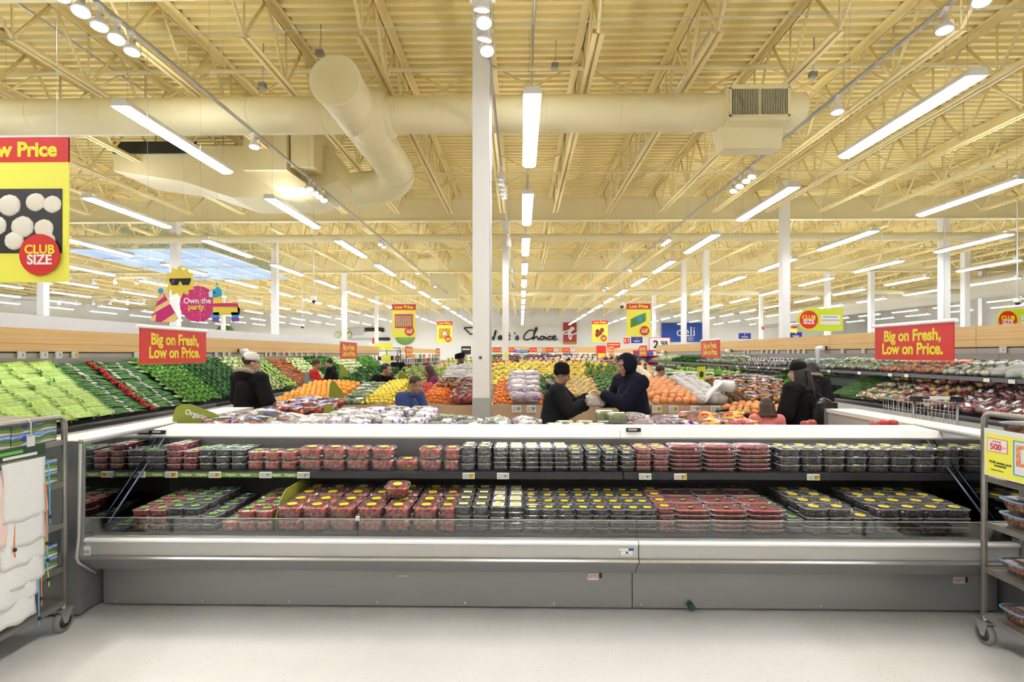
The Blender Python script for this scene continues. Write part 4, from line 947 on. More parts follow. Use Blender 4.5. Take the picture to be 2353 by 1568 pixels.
def p_carrot():
    b = MB(); b.lathe([(0, -.09), (.004, -.085), (.010, -.03), (.015, .05), (.016, .075), (.010, .088), (.003, .09), (0, .09)], 8, Matrix.Translation((0, 0, .014)) @ Matrix.Rotation(PI / 2, 4, 'X')); return single('carrot', b, carr)
ANG = math.atan2(A1[1] - A0[1], abs(A1[0] - A0[0])); SL = math.hypot(A1[0] - A0[0], A1[1] - A0[1])
def left_at(y, s, up=0.0):
    t = s / SL; return Vector((A0[0] + (A1[0] - A0[0]) * t + math.sin(ANG) * up, y, A0[1] + (A1[1] - A0[1]) * t + math.cos(ANG) * up))
def strip(pr, ya, yb, dy, ds, lab, cat, s0=.05, s1=None, rz=0, jr=.12, sc=(.92, 1.08), flip=False, place='on the left case', grp=None, up=.0):
    ny = max(1, round((yb - ya) / dy)); s1 = s1 or SL; ns = max(1, round((s1 - s0) / ds))
    for j in range(ns):
        for i in range(ny):
            y = ya + (i + .5) * (yb - ya) / ny + R.uniform(-.02, .02); s = s0 + (j + .5) * (s1 - s0) / ns + R.uniform(-.012, .012)
            o = pr.put(left_at(y, s, up + R.uniform(0, .014)), Euler((R.uniform(-.08, .08), ANG + R.uniform(-.1, .1), rz + R.uniform(-jr, jr)), 'XYZ'), '%s, %s from near end, %s up the left slope' % (lab, nth(i + 1), nth(j + 1)), R.uniform(*sc), grp or cat + ' strip on the left case')
            o['category'] = cat
strip(p_leafy('redleaf', 'red_leaf_lettuce', 1, .05, 50), 4.7, 5.35, .2, .17, 'dark red leaf lettuce', 'lettuce', s1=.55)
CEL = p_celery()
strip(CEL, 5.35, 7.55, .37, .088, 'celery bunch', 'celery', jr=.10)
ON = p_onion()
strip(ON, 7.55, 8.2, .30, .052, 'green onion bunch left of the radishes', 'green onions', jr=.12)
strip(p_radish(), 8.2, 8.47, .27, .062, 'red radish bunch', 'radishes', rz=.3, jr=.5)
strip(ON, 8.47, 9.15, .30, .052, 'green onion bunch right of the radishes', 'green onions', jr=.12, grp='second green onions strip on the left case')
PAR = p_leafy('parsley', 'parsley_bunch', 3, .024, 130); KAL = p_leafy('kale', 'kale_bunch', 4, .032, 95)
strip(PAR, 9.15, 10.2, .17, .125, 'bright green parsley bunch', 'parsley', jr=.6, up=.02)
strip(KAL, 10.2, 11.7, .19, .135, 'dark green kale bunch', 'kale', jr=.8, up=.02)
strip(p_leafy('napa', 'napa_cabbage', 5, .055, 46, True, (.07, .13, .05)), 11.7, 12.9, .24, .14, 'pale napa cabbage', 'cabbage', jr=.3, up=.02)
strip(p_leafy('romaine', 'romaine_lettuce', 6, .05, 50, True, (.075, .12, .05)), 12.9, 13.7, .22, .15, 'romaine lettuce', 'lettuce', jr=.3, up=.02, grp='romaine strip on the left case')
strip(p_carrot(), 13.7, 15.2, .17, .085, 'orange carrot', 'carrot', jr=1.2, up=.012, sc=(.95, 1.3))
strip(p_head('napa', 'turnip', 7, .055, 3), 15.2, 16.4, .14, .13, 'pale turnip', 'turnip', jr=3, up=.0)
strip(p_leafy('green', 'leafy_greens', 8, .035, 70), 16.4, 18.5, .22, .16, 'bunch of mid green leaves', 'leafy greens', jr=.8, up=.02)
strip(p_head('napa', 'cauliflower', 9, .075, 9), 18.5, 21.2, .22, .18, 'white cauliflower head', 'cauliflower', jr=3)
strip(p_leafy('parsley', 'chard_bunch', 10, .05, 50), 21.2, 24, .25, .2, 'far bunch of bright greens', 'leafy greens', jr=.8, up=.02, grp='bright greens at the far end of the left case')
# ---------------------------------------------------------------- bagged produce
def lumps(name, cols, n, ext, r, seed, filmm=None, label=None, cat='bag', sq=1.0, label_m=None, crisp=False):
    """a bag: the lumps of its contents with a thin film drawn over them"""
    rnd = random.Random(seed); root = thing(name, 'x', cat); b = MB(); pts = []
    for i in range(n):
        for t in range(12):
            p = (rnd.uniform(-ext[0], ext[0]), rnd.uniform(-ext[1], ext[1]), rnd.uniform(0, ext[2]))
            if all((Vector(p) - Vector(q)).length > r * 1.35 for q in pts): break
        pts.append(p); k = rnd.uniform(.85, 1.12) * r
        b.ball((p[0], p[1], p[2] + r), (k, k * sq, k * .95), 2, rnd.randrange(len(cols)), Euler((0, 0, rnd.uniform(0, 6))).to_matrix().to_4x4(), .03, rnd)
    o = b.build('contents', cols, root); o['kind'] = 'stuff'
    v, f = ICO[4 if crisp else 3]; vs = []
    for p in v:
        q = Vector(p); k = 1 + .20 * noise.noise(q * 2.6 + Vector((seed, 1, 0))) + .10 * noise.noise(q * 7 + Vector((0, seed, 0))) + (.09 * abs(noise.noise(q * 11 + Vector((seed, seed, 0)))) if crisp else 0)
        pw = lambda c: math.copysign(abs(c) ** .7, c)
        vs.append((pw(q.x) * (ext[0] + r * 1.1) * k, pw(q.y) * (ext[1] + r * 1.1) * k, max(.002, (ext[2] / 2 + r) + pw(q.z) * (ext[2] / 2 + r * 1.12) * k)))
    MB().add(vs, f, 0, True).add([(-ext[0] * .5, ext[1] + r, ext[2] * .7), (ext[0] * .5, ext[1] + r, ext[2] * .7), (ext[0] * .8, ext[1] + r * 2.6, ext[2] + r * 1.5), (0, ext[1] + r * 2.3, ext[2] + r * .8), (-ext[0] * .7, ext[1] + r * 2.7, ext[2] + r * 1.2)], [(0, 1, 2, 3), (0, 3, 4)], 0, True).build('film', filmm or film, root)
    if label_m:
        L = MB(); zt = ext[2] + 2.02 * r
        L.add([(-ext[0] * .6, -ext[1] * .3, zt), (ext[0] * .5, -ext[1] * .4, zt), (ext[0] * .6, ext[1] * .4, zt + .004), (-ext[0] * .5, ext[1] * .5, zt + .003)], [(0, 1, 2, 3)]); L.build('printed_patch', label_m, root)
    return Proto(root)
V = {n: mat('veg_' + n, c, .35, rand=.15) for n, c in (('red', (.55, .03, .02)), ('maroon', (.30, .02, .05)), ('orange', (.80, .25, .02)), ('yellow', (.82, .55, .04)), ('green', (.10, .30, .03)), ('lgreen', (.38, .55, .12)), ('dark', (.02, .05, .02)), ('cream', (.75, .68, .50)), ('white', (.78, .77, .72)), ('brown', (.20, .10, .045)), ('purple', (.16, .03, .18)), ('aubergine', (.03, .012, .03)), ('lime', (.30, .50, .05)), ('pinkred', (.62, .14, .12)))}
netred = clear('red_net', (.85, .22, .18), .2, .05, .05); filmteal = clear('teal_film', (.25, .75, .72), .12, .05, .12); filmblue = clear('blue_film', (.86, .90, 1.0), .12, .04, .0); filmwhite = clear('white_film', (.96, .96, .97), .2, .03, .45); filmblack = clear('smoke_film', (.35, .35, .36), .1, .08, .02)
B_red = lumps('radish_bag', [V['maroon'], V['pinkred'], V['red']], 18, (.085, .07, .05), .024, 1, cat='bag', label_m=tagw)
B_pep = lumps('pepper_bag', [V['red'], V['yellow'], V['orange']], 7, (.075, .07, .03), .042, 2)
B_pep2 = lumps('pepper_bag', [V['yellow'], V['orange'], V['green']], 7, (.075, .07, .03), .042, 12)
B_grn = lumps('greens_bag', [V['green'], V['lgreen'], V['dark']], 12, (.085, .08, .05), .035, 3, filmwhite)
B_pur = lumps('purple_greens_bag', [V['purple'], V['lgreen'], V['lgreen'], V['white']], 12, (.085, .08, .05), .035, 4, film)
B_teal = lumps('carrot_bag', [V['orange'], V['orange'], V['cream']], 12, (.085, .08, .04), .03, 5, filmteal, label_m=teal)
B_cab = lumps('lettuce_bag', [V['lgreen'], V['lime'], V['lgreen']], 3, (.05, .05, .02), .072, 6)
B_egg = lumps('aubergine_bag', [V['aubergine'], V['dark']], 8, (.08, .07, .03), .035, 7)
B_cau = lumps('cauliflower_pack', [V['white'], V['cream'], V['lgreen']], 8, (.08, .07, .02), .04, 8, film, label_m=tagw)
B_ora = lumps('mixed_pepper_bag', [V['orange'], V['red'], V['yellow']], 9, (.08, .07, .03), .036, 9)
RA0, RA1 = (6.79, .835), (7.60, 1.075); RANG = math.atan2(RA1[1] - RA0[1], RA1[0] - RA0[0])
def right(pr, ya, yb, dy, lab, cat, up=False, rows=4, jr=.5, sc=(.9, 1.1), tilt=1, dbl=False, z=0):
    ny = max(1, round((yb - ya) / dy))
    for j in range(rows):
        for i in range(ny):
            y = ya + (i + .5) * (yb - ya) / ny + R.uniform(-.02, .02); t = (j + .5) / rows
            if up: p = Vector((6.99 + .62 * t, y, 1.446 + .20 * t * t)); a = -.2
            else: p = Vector((RA0[0] + (RA1[0] - RA0[0]) * t, y, RA0[1] + (RA1[1] - RA0[1]) * t + .04 + .24 * t * t)); a = -RANG - .2
            o = pr.put(p + Vector((0, 0, R.uniform(0, .02) + z)), Euler((R.uniform(-.1, .1), a * tilt, R.uniform(-jr, jr))), '%s, %s from near end, row %s, %s' % (lab, nth(i + 1), nth(j + 1), 'right case shelf' if up else 'right case well'), R.uniform(*sc), cat + ' on the right case ' + ('shelf' if up else 'well'))
            o['category'] = cat
right(B_red, 6.6, 8.5, .22, 'bag of red radishes', 'radish bag', jr=1.5)
right(B_pep, 8.5, 9.7, .22, 'bag of red and yellow peppers', 'pepper bag', jr=1.5)
right(B_pep2, 9.7, 10.7, .22, 'bag of yellow and green peppers', 'pepper bag', jr=1.5)
zuc = MB(); zuc.tube([(0, -.10, .022), (0, -.09, .022), (0, 0, .026), (.004, .085, .022), (.004, .10, .022)], [.008, .02, .023, .018, .006], 8); ZUC = single('zucchini', zuc, V['green'])
CUC = single('cucumber', MB().tube([(0, -.15, .022), (0, -.14, .022), (.004, 0, .026), (0, .14, .022), (0, .15, .022)], [.008, .019, .021, .019, .006], 8), V['dark'])
right(CUC, 11.75, 12.5, .065, 'dark cucumber', 'cucumber', jr=.2, rows=3, tilt=1)
right(ZUC, 12.5, 13.4, .06, 'green zucchini', 'zucchini', jr=.3, rows=4)
right(p_leafy('green', 'corn_bundle', 21, .05, 40), 13.4, 14.8, .2, 'bundle of green leaves', 'leafy bundle')
B_mush = lumps('mushroom_pack', [V['cream'], V['brown'], V['white']], 8, (.07, .055, .02), .028, 22, film, label_m=ink)
B_mushw = lumps('mushroom_pack', [V['white'], V['aubergine'], V['aubergine']], 8, (.07, .055, .02), .028, 23, film, label_m=ink)
right(B_mush, 15.0, 17.2, .2, 'pack of brown mushrooms', 'mushroom pack', jr=.3)
right(p_head('pale', 'cabbage', 24, .10), 17.2, 20.4, .24, 'pale green cabbage', 'cabbage', rows=3, jr=3)
right(p_head('romaine', 'iceberg_lettuce', 25, .10), 20.4, 24, .26, 'green lettuce head', 'lettuce', rows=3, jr=3)
right(p_head('napa', 'far_cabbage', 26, .10), 24, 28, .28, 'white-green cabbage', 'cabbage', rows=2, jr=3)
right(B_grn, 6.7, 7.9, .22, 'bag of leafy greens', 'greens bag', True, 3)
right(B_cau, 7.9, 8.8, .22, 'wrapped cauliflower pack', 'cauliflower pack', True, 3)
right(B_ora, 8.8, 10.4, .22, 'bag of orange and red peppers', 'pepper bag', True, 3)
right(B_pur, 10.4, 12.2, .22, 'bag of purple-flecked greens', 'greens bag', True, 3)
right(B_teal, 12.2, 13.8, .22, 'teal bag of carrots', 'carrot bag', True, 3)
right(B_mushw, 14.4, 17.2, .2, 'black and white mushroom pack', 'mushroom pack', True, 4, .2)
right(B_cab, 17.2, 19.6, .22, 'light green bagged lettuce', 'lettuce bag', True, 3)
right(B_egg, 19.6, 21.0, .22, 'bag of dark aubergines', 'aubergine bag', True, 3)
right(p_leafy('kale', 'far_greens', 27, .05, 40), 21.0, 24.5, .24, 'bunch of grey-green leaves', 'leafy greens', True, 3)
right(p_leafy('pale', 'far_pale_greens', 28, .05, 40), 24.5, 28.3, .26, 'bunch of pale leaves', 'leafy greens', True, 3)
# loose green beans: nobody could count them
b = MB(); rnd = random.Random(8)
for i in range(1700):
    t = rnd.random(); y = rnd.uniform(10.75, 11.7); x = RA0[0] + (RA1[0] - RA0[0]) * t; h = .10 * (1 - abs((y - 11.2) / .5) ** 2) + .16 * t
    z = RA0[1] + (RA1[1] - RA0[1]) * t + .01 + h * rnd.uniform(.75, 1); a = rnd.uniform(0, 6.3); L = rnd.uniform(.05, .075); d = Vector((math.cos(a) * L, math.sin(a) * L, rnd.uniform(-.012, .012)))
    c = Vector((x, y, z)); b.tube([c - d, c + Vector((0, 0, .008)), c + d], [.003, .005, .003], 4, 0)
b.ball((7.15, 11.22, .90), (.30, .40, .10), 3, 0)
tag(b.build('green_beans', mat('bean_green', (.10, .22, .05), .45)), 'heap of loose green beans in the right case', 'green beans', None, 'stuff')
# price labels along both fascias and the shelf rail
def mini(lb, loc, w, h, rz, price, amber, grp):
    t = thing('price_label', lb, 'price label', loc, (0, 0, rz), grp)
    MB().box(-w / 2, w / 2, -.012, 0, 0, h).build('label_case', tagw if 0 else greyband, t); s = MB().box(-w * .42, w * .42, -.013, -.012, h * .12, h * .88).build('label_screen', greytag, t)
    if amber: MB().box(w * .04, w * .42, -.0136, -.013, h * .12, h * .88).build('amber_field', tagy, s)
    if price: letters('price', price, h * .55, ink, s, (w * .12, -.0138, h * .5), bold=.012, ext=.0004)
    return t
for i, (px, pr_, am) in enumerate(((27, '2', 0), (81, '2', 0), (116, '2', 0), (154, '2', 1), (300, '1', 0), (488, '1', 0), (506, '2', 0), (519, '2', 0), (605, '3', 0), (615, '2', 0), (631, '2', 1), (646, '2', 0), (659, '1', 0), (675, '2', 0), (688, '3', 0), (702, '2', 0), (722, '2', 0), (738, '1', 0))):
    x = -6.60; y = -x * F / (VPX - px); mini('%s price label from the left under the left wood fascia' % nth(i + 1), (x + .012, y, 1.725), .115, .105, PI / 2, pr_, am, 'price labels under the left fascia')
for i, (px, pr_, am) in enumerate(((2290, '3', 0), (1977, '1', 1), (1930, '1', 1), (1843, '2', 1), (1831, '3', 1), (1819, '2', 1), (1808, '3', 1), (1782, '2', 0), (1770, '1', 0), (1759, '2', 0), (1748, '2', 0), (1716, '2', 0), (1708, '1', 0), (1660, '2', 0), (1654, '2', 0))):
    x = 7.38; y = x * F / (px - VPX); mini('%s price label from the right under the right wood fascia' % nth(i + 1), (x - .012, y, 1.805), .12, .10, -PI / 2, pr_, am, 'price labels under the right fascia')
for i, px in enumerate((2307, 2251, 2072, 2035, 1966, 1898, 1798, 1761, 1739, 1708, 1690)):
    x = 6.895; y = x * F / (px - VPX); o = MB().box(-.006, 0, -.05, .05, 0, .055).build('shelf_ticket', tagw, None, 0, (x, y, 1.375)); tag(o, 'white ticket on the right case shelf rail, %s from the right' % nth(i + 1), 'price ticket', 'tickets on the right case shelf rail')
# plastic bag rolls on both fascias
def bag_roll(lb, p, s, hang=False):
    t = thing('bag_roll', lb, 'bag roll', p); 
    MB().box(-.01, .01, -.07, .07, -.02, .05).build('wall_bracket', black, t); MB().tube([(s * .0, -.09, 0), (s * .11, -.09, 0), (s * .11, .09, 0)], .008, 6).build('roll_holder', black, t)
    MB().lathe([(.018, -.10), (.062, -.10), (.062, .10), (.018, .10)], 18, Matrix.Translation((s * .11, 0, 0)) @ Matrix.Rotation(PI / 2, 4, 'X')).build('roll', cleanwhite, t)
    if hang:
        vs = []; n = 8
        for i in range(n + 1):
            v = i / n
            for j in range(6): u = j / 5 - .5; vs.append((s * .17 + .012 * math.sin(u * 9 + v * 4), u * (.20 - .05 * v), -v * .46))
        fs = [(i * 6 + j, i * 6 + j + 1, i * 6 + j + 7, i * 6 + j + 6) for i in range(n) for j in range(5)]
        o = MB().add(vs, fs, 0, True).build('hanging_bag', filmwhite, t); m_ = o.modifiers.new('thickness', 'SOLIDIFY'); m_.thickness = .002
    return t
bag_roll('white bag roll on the left fascia behind the man in a white cap', Vector((-6.585, 6.6 * F / (VPX - 543), 1.86)), 1)
bag_roll('white bag roll on the right fascia left of the mid red sign', Vector((7.365, 7.38 * F / (1677 - VPX), 1.90)), -1)
bag_roll('white bag roll with a bag hanging down beside the woman in a black cap', Vector((7.365, 7.38 * F / (1890 - VPX), 1.93)), -1, True)
bag_roll('white bag roll far down the right fascia with a hanging bag', Vector((7.365, 7.38 * F / (1528 - VPX), 1.91)), -1, True)
# ================================================================ TABLES IN THE MIDDLE
def ptable(lb, x0, x1, y0, y1, zf, zb, frontm=None, tray=False):
    t = thing('produce_table', lb, 'display table', ((x0 + x1) / 2, (y0 + y1) / 2, 0)); a, b, c, d = x0 - t.location.x, x1 - t.location.x, y0 - t.location.y, y1 - t.location.y
    m = frontm or board
    MB().prism([(c, zf - .03), (c, zf), (d, zb), (d, zb - .03)], a, b, 'x').build('table_top', m, t)
    MB().box(a, b, c - .02, c, zf - .18, zf + .05).build('front_board', m, t)
    MB().box(a, b, d, d + .02, zb - .18, zb + .03).build('back_board', m, t)
    for n_, x in (('left', a), ('right', b)): MB().prism([(c, zf - .18), (c, zf + .05), (d, zb + .05), (d, zb - .18)], x - .01, x + .01, 'x').build('side_board', m, t)
    k = MB().box(a + .05, b - .05, c + .06, d - .06, .08, zf - .16).build('plinth', boarddark, t)
    for z in (.30, .52, .74): MB().box(a + .045, b - .045, c + .05, c + .06, z, z + .02).build('plinth_slat', board, k)
    MB().box(a + .1, b - .1, c + .1, d - .1, 0, .08).build('foot', blackrub, t)
    return t
def heap(pr, x0, x1, y0, y1, zf, zb, nx, ny, lab, cat, where, jr=3.1, sc=(.92, 1.08), bulge=.08, jp=.3, a=0, lift=0.0):
    dx, dy = (x1 - x0) / nx, (y1 - y0) / ny; sl = math.atan2(zb - zf, y1 - y0)
    for j in range(ny):
        for i in range(nx):
            u, v = (i + .5) / nx, (j + .5) / ny
            x = x0 + (i + .5 + (.25 if j % 2 else -.25) * (nx > 3)) * dx + R.uniform(-.1, .1) * jp * dx; y = y0 + (j + .5) * dy + R.uniform(-.1, .1) * jp * dy
            z = zf + (zb - zf) * v + bulge * (1 - (2 * u - 1) ** 4) * min(1, v * 4 + .25) + R.uniform(0, .3) * .02 + lift
            o = pr.put((x, y, z), Euler((sl * .6 + R.uniform(-.1, .1), R.uniform(-.1, .1), a + R.uniform(-jr, jr))), '%s, %s from left, %s row, %s' % (lab, nth(i + 1), nth(j + 1), where), R.uniform(*sc), cat + ' heap ' + where)
            o['category'] = cat
def fruit(name, r, m, sq=1.0, stem=None, dim=.12):
    b = MB(); b.lathe([(0, r * .06), (r * .5, r * .02), (r * .82, r * .3), (r, r * .95), (r * .88, r * 1.5), (r * .5, r * 1.88 * sq), (r * dim, r * 1.90 * sq), (0, r * 1.80 * sq)], 14)
    if stem: b.tube([(0, 0, r * 1.78 * sq), (r * .1, 0, r * 2.1 * sq)], r * .06, 4, 1)
    return Proto(tag(b.build(name, [m] + ([stem] if stem else [])), 'x', 'fruit'))
def oval(name, rx, r, m):
    b = MB(); b.lathe([(0, -rx), (r * .25, -rx * .93), (r * .8, -rx * .55), (r, 0), (r * .8, rx * .55), (r * .25, rx * .93), (0, rx)], 12, Matrix.Translation((0, 0, r)) @ Matrix.Rotation(PI / 2, 4, 'Y')); return Proto(tag(b.build(name, m), 'x', 'fruit'))
orgm = mat('orange_peel', (.85, .36, .02), .4, bump=.1, bscale=300, rand=.08); lemm = mat('lemon_peel', (.80, .66, .05), .4, bump=.1, bscale=260, rand=.08); gfm = mat('grapefruit_peel', (.82, .40, .14), .4, col2=(.80, .30, .12), nscale=9, rand=.1)
manm = mat('mandarin_peel', (.80, .20, .015), .4, rand=.1); appm = mat('apple_red', (.48, .03, .03), .3, col2=(.65, .40, .08), nscale=6, lo=.5, hi=.75, rand=.2); appg = mat('apple_green', (.40, .52, .08), .3, rand=.1); stembr = mat('stem_brown', (.10, .06, .02), .7)
mangom = mat('mango_skin', (.70, .33, .06), .35, col2=(.55, .12, .05), nscale=5, rand=.2); avom = mat('avocado_skin', (.05, .16, .02), .4, rand=.25); potm = mat('potato_skin', (.62, .45, .18), .6, rand=.15); cocom = mat('coconut_husk', (.15, .075, .03), .9, bump=.5, bscale=80, rand=.15)
ORA = fruit('orange', .042, orgm); LEM = oval('lemon', .042, .029, lemm); MAN = fruit('mandarin', .034, manm, .85); GRA = fruit('grapefruit', .055, gfm, .95)
APR = fruit('red_apple', .040, appm, .92, stembr); APG = fruit('green_apple', .040, appg, .92, stembr); MNG = oval('mango', .06, .042, mangom); AVO = oval('avocado', .048, .034, avom); POT = oval('golden_mango', .058, .042, potm); COC = fruit('coconut', .058, cocom)
ptable('orange table behind the man in a white cap', -3.75, -2.72, 7.55, 9.3, 1.0, 1.2)
heap(ORA, -3.68, -2.78, 7.6, 9.1, 1.02, 1.22, 11, 13, 'orange', 'orange', 'orange table', bulge=.05)
ptable('table of lemons, limes and mandarins left of the column', -2.68, -.68, 7.55, 9.3, 1.0, 1.2)
B_lime = lumps('lime_bag', [V['green'], V['lgreen']], 12, (.08, .07, .04), .028, 31, film, label_m=tagw)
heap(B_lime, -2.66, -2.32, 7.66, 9.0, 1.0, 1.2, 2, 6, 'bag of limes', 'lime bag', 'left of the lemons', bulge=.03)
heap(LEM, -2.34, -1.86, 7.6, 9.1, 1.02, 1.22, 7, 16, 'yellow lemon', 'lemon', 'lemon heap', bulge=.09)
heap(APR, -1.84, -1.50, 7.6, 9.0, 1.02, 1.2, 4, 13, 'red apple', 'apple', 'right of the lemons', bulge=.05)
heap(MAN, -1.48, -1.05, 7.6, 9.0, 1.02, 1.2, 6, 14, 'mandarin', 'mandarin', 'middle of the lemon table', bulge=.09)
NETR = lumps('orange_net_bag', [orgm, manm], 10, (.09, .075, .05), .040, 32, netred, label_m=red)
NETB = lumps('mandarin_bag', [manm, manm, orgm], 12, (.09, .075, .05), .034, 33, filmblue, label_m=mat('bag_print_blue', (.10, .30, .70), .4))
heap(NETB, -1.32, -1.02, 8.3, 9.1, 1.20, 1.28, 2, 3, 'blue bag of mandarins', 'mandarin bag', 'above the loose mandarins', bulge=.0)
heap(NETR, -1.02, -.70, 7.66, 9.1, 1.02, 1.24, 2, 7, 'red net bag of oranges', 'orange bag', 'left beside the column', bulge=.04)
ptable('table of clementines and white bags right of the column', -.42, .62, 7.6, 9.3, 1.0, 1.2)
heap(MAN, -.40, -.10, 7.65, 9.0, 1.02, 1.24, 4, 14, 'clementine', 'clementine', 'right beside the column', bulge=.07)
WB = lumps('white_bag', [V['white'], V['purple'], V['orange']], 9, (.10, .08, .06), .04, 34, clear('printed_film', (.97, .97, .97), .2, .03, .45, (((.30, .10, .38), 9, .60), ((.80, .35, .10), 12, .68))), crisp=True)
heap(WB, -.16, .28, 7.72, 8.9, 1.02, 1.34, 2, 5, 'white bag with purple print', 'bag', 'right of the column', jr=.6, bulge=.05)
heap(MAN, .28, .60, 7.65, 9.0, 1.02, 1.2, 4, 12, 'leafy clementine', 'clementine', 'left of the woman in a beanie', bulge=.06)
heap(p_leafy('kale', 'citrus_leaves', 35, .03, 30, False), .28, .60, 7.8, 9.0, 1.12, 1.3, 2, 5, 'sprig of dark leaves', 'leaves', 'on the leafy clementines')
ptable('table of golden mangoes and avocados between the two front shoppers', .66, 1.86, 7.6, 9.4, 1.0, 1.25)
heap(POT, .72, 1.24, 7.65, 9.2, 1.02, 1.28, 5, 12, 'golden mango', 'mango', 'between the two front shoppers', bulge=.06)
heap(AVO, 1.24, 1.80, 7.65, 9.2, 1.02, 1.34, 7, 15, 'green avocado', 'avocado', 'left of the hooded man', bulge=.07)
ptable('long table of grapefruit, wrapped fruit and coconuts right of the hooded man', 1.90, 4.35, 7.6, 9.3, 1.0, 1.2)
heap(GRA, 1.95, 2.62, 7.65, 9.2, 1.02, 1.24, 6, 12, 'pink grapefruit', 'grapefruit', 'right of the hooded man', bulge=.07)
WRP = lumps('wrapped_pear', [V['white'], V['cream']], 2, (.02, .02, .02), .05, 36, filmwhite)
heap(WRP, 2.60, 3.02, 7.65, 9.2, 1.02, 1.28, 3, 10, 'white-wrapped pear', 'wrapped fruit', 'right of the grapefruit', bulge=.05)
heap(COC, 2.98, 3.38, 7.65, 9.0, 1.02, 1.22, 3, 10, 'brown coconut', 'coconut', 'under the bag roll', bulge=.04)
heap(NETB, 3.36, 4.32, 7.7, 9.2, 1.02, 1.26, 5, 7, 'blue-printed bag of mandarins', 'mandarin bag', 'right of the bag roll', bulge=.06)
for i, (px, Y, pc, am, lb) in enumerate(((1187, 7.57, '3', 0, 'left one of two on the clementine table'), (1221, 7.57, '3', 0, 'right one of two on the clementine table'), (1509, 7.57, '1', 1, 'half hidden behind the hooded man'), (1547, 7.57, '1', 1, 'amber one under the grapefruit'), (1597, 7.57, '2', 0, 'under the wrapped pears'), (1643, 7.57, '2', 0, 'under the coconuts'))):
    esl('price_label', 'price label on the table front, ' + lb, (PX(px, Y), Y - .012, .945), .135, .10, pc + '99', am, (-.1, 0, 0), 'price labels on the table fronts')
# bag roll on a stand
t = thing('bag_roll_stand', 'thick white bag roll on a wire stand with a bag trailing left', 'bag roll', (PX(1664, 7.75), 7.75, 1.02))
MB().tube([(0, 0, 0), (0, 0, .30), (0, -.0, .30)], .006, 6).tube([(-.12, 0, .30), (.12, 0, .30)], .006, 6).build('stand_wire', steel, t)
MB().lathe([(.016, -.13), (.085, -.13), (.085, .13), (.016, .13)], 20, Matrix.Translation((0, 0, .30)) @ Euler((PI / 2, 0, .7)).to_matrix().to_4x4()).build('roll', cleanwhite, t)
vs = []; n = 7
for i in range(n + 1):
    v = i / n
    for j in range(5): u = j / 4 - .5; vs.append((-.06 - v * .26 + .02 * math.sin(u * 7), -.10 + u * .16, .37 - .30 * v ** 1.6 + .02 * math.sin(u * 8 + v * 5)))
o = MB().add(vs, [(i * 5 + j, i * 5 + j + 1, i * 5 + j + 6, i * 5 + j + 5) for i in range(n) for j in range(4)], 0, True).build('trailing_bag', cleanwhite, t); o.modifiers.new('thickness', 'SOLIDIFY').thickness = .003
# near trays
def tray_box(lb, x0, x1, y0, y1, z, side):
    t = thing('display_bin', lb, 'display bin', ((x0 + x1) / 2, (y0 + y1) / 2, 0)); w, d = (x1 - x0) / 2, (y1 - y0) / 2
    MB().box(-w, w, -d, d, 0, z - .16).build('bin_body', side, t); b = MB()
    MB().box(-w, w, -d, d, z - .16, z - .05).build('tray_base', black, t)
    for q in ((-w, -w + .02, -d, d), (w - .02, w, -d, d), (-w + .02, w - .02, -d, -d + .02), (-w + .02, w - .02, d - .02, d)): b.box(*q, z - .05, z + .03)
    b.build('tray_rim', black, t); return t
tray_box('black-rimmed bin of mandarin nets in front of the orange table', -3.10, -2.36, 6.15, 6.95, 1.02, board)
NETM = lumps('mandarin_net_bag', [manm, orgm], 14, (.11, .085, .05), .033, 37, netred, label_m=blue)
heap(NETM, -3.06, -2.42, 6.2, 6.9, .98, 1.03, 4, 4, 'red net bag of mandarins', 'mandarin bag', 'black-rimmed bin', bulge=.08)
tray_box('black-rimmed bin of mangoes in front of the coconut table', 2.72, 3.62, 6.68, 7.35, .98, board)
heap(MNG, 2.78, 3.56, 6.73, 7.3, .95, 1.0, 8, 6, 'red-gold mango', 'mango', 'black-rimmed bin', bulge=.07)
# apple and bag table directly behind the berry case
BT = ptable('long low table of bagged fruit directly behind the berry case', -2.86, 3.2, 4.42, 5.5, .97, .97)
BAG_A = lumps('apple_bag', [appm, V['pinkred'], V['cream']], 10, (.12, .09, .03), .04, 41, clear('film_blue_print', (.96, .96, .97), .14, .04, .06, (((.05, .10, .30), 6, .60), ((.80, .50, .08), 7, .68))), label_m=blue, crisp=True)
BAG_B = lumps('apple_bag', [V['pinkred'], V['cream'], appm], 9, (.12, .09, .03), .04, 42, clear('film_plain', (.96, .96, .97), .14, .05, .16), crisp=True)
BAG_G = lumps('grape_bag', [V['purple'], V['white'], V['aubergine']], 18, (.10, .09, .05), .022, 43, clear('film_purple_print', (.96, .96, .97), .14, .05, .18, (((.85, .85, .86), 5, .54), ((.30, .16, .42), 8, .62))), label_m=tagw, crisp=True)
BAG_K = lumps('dark_grape_bag', [V['aubergine'], V['dark']], 24, (.10, .09, .05), .020, 44, clear('film_green_print', (.96, .96, .97), .14, .05, .14, (((.82, .83, .82), 6, .58),)), label_m=organicg, crisp=True)
BAG_R = lumps('red_grape_bag', [V['maroon'], V['pinkred'], V['purple']], 24, (.11, .09, .05), .020, 45, clear('film_pink_print', (.96, .96, .97), .14, .05, .16, (((.80, .62, .66), 6, .58), ((.60, .05, .08), 9, .66))), crisp=True)
ofm = clear('orange_film', (1.0, .62, .14), .12, .05, .12, (((.85, .40, .03), 5, .52), ((.70, .05, .03), 9, .64)))
BAG_O = lumps('yellow_net_bag', [V['orange'], V['brown'], V['yellow']], 12, (.12, .09, .04), .035, 46, ofm, label_m=red, crisp=True)
bz = 1.09
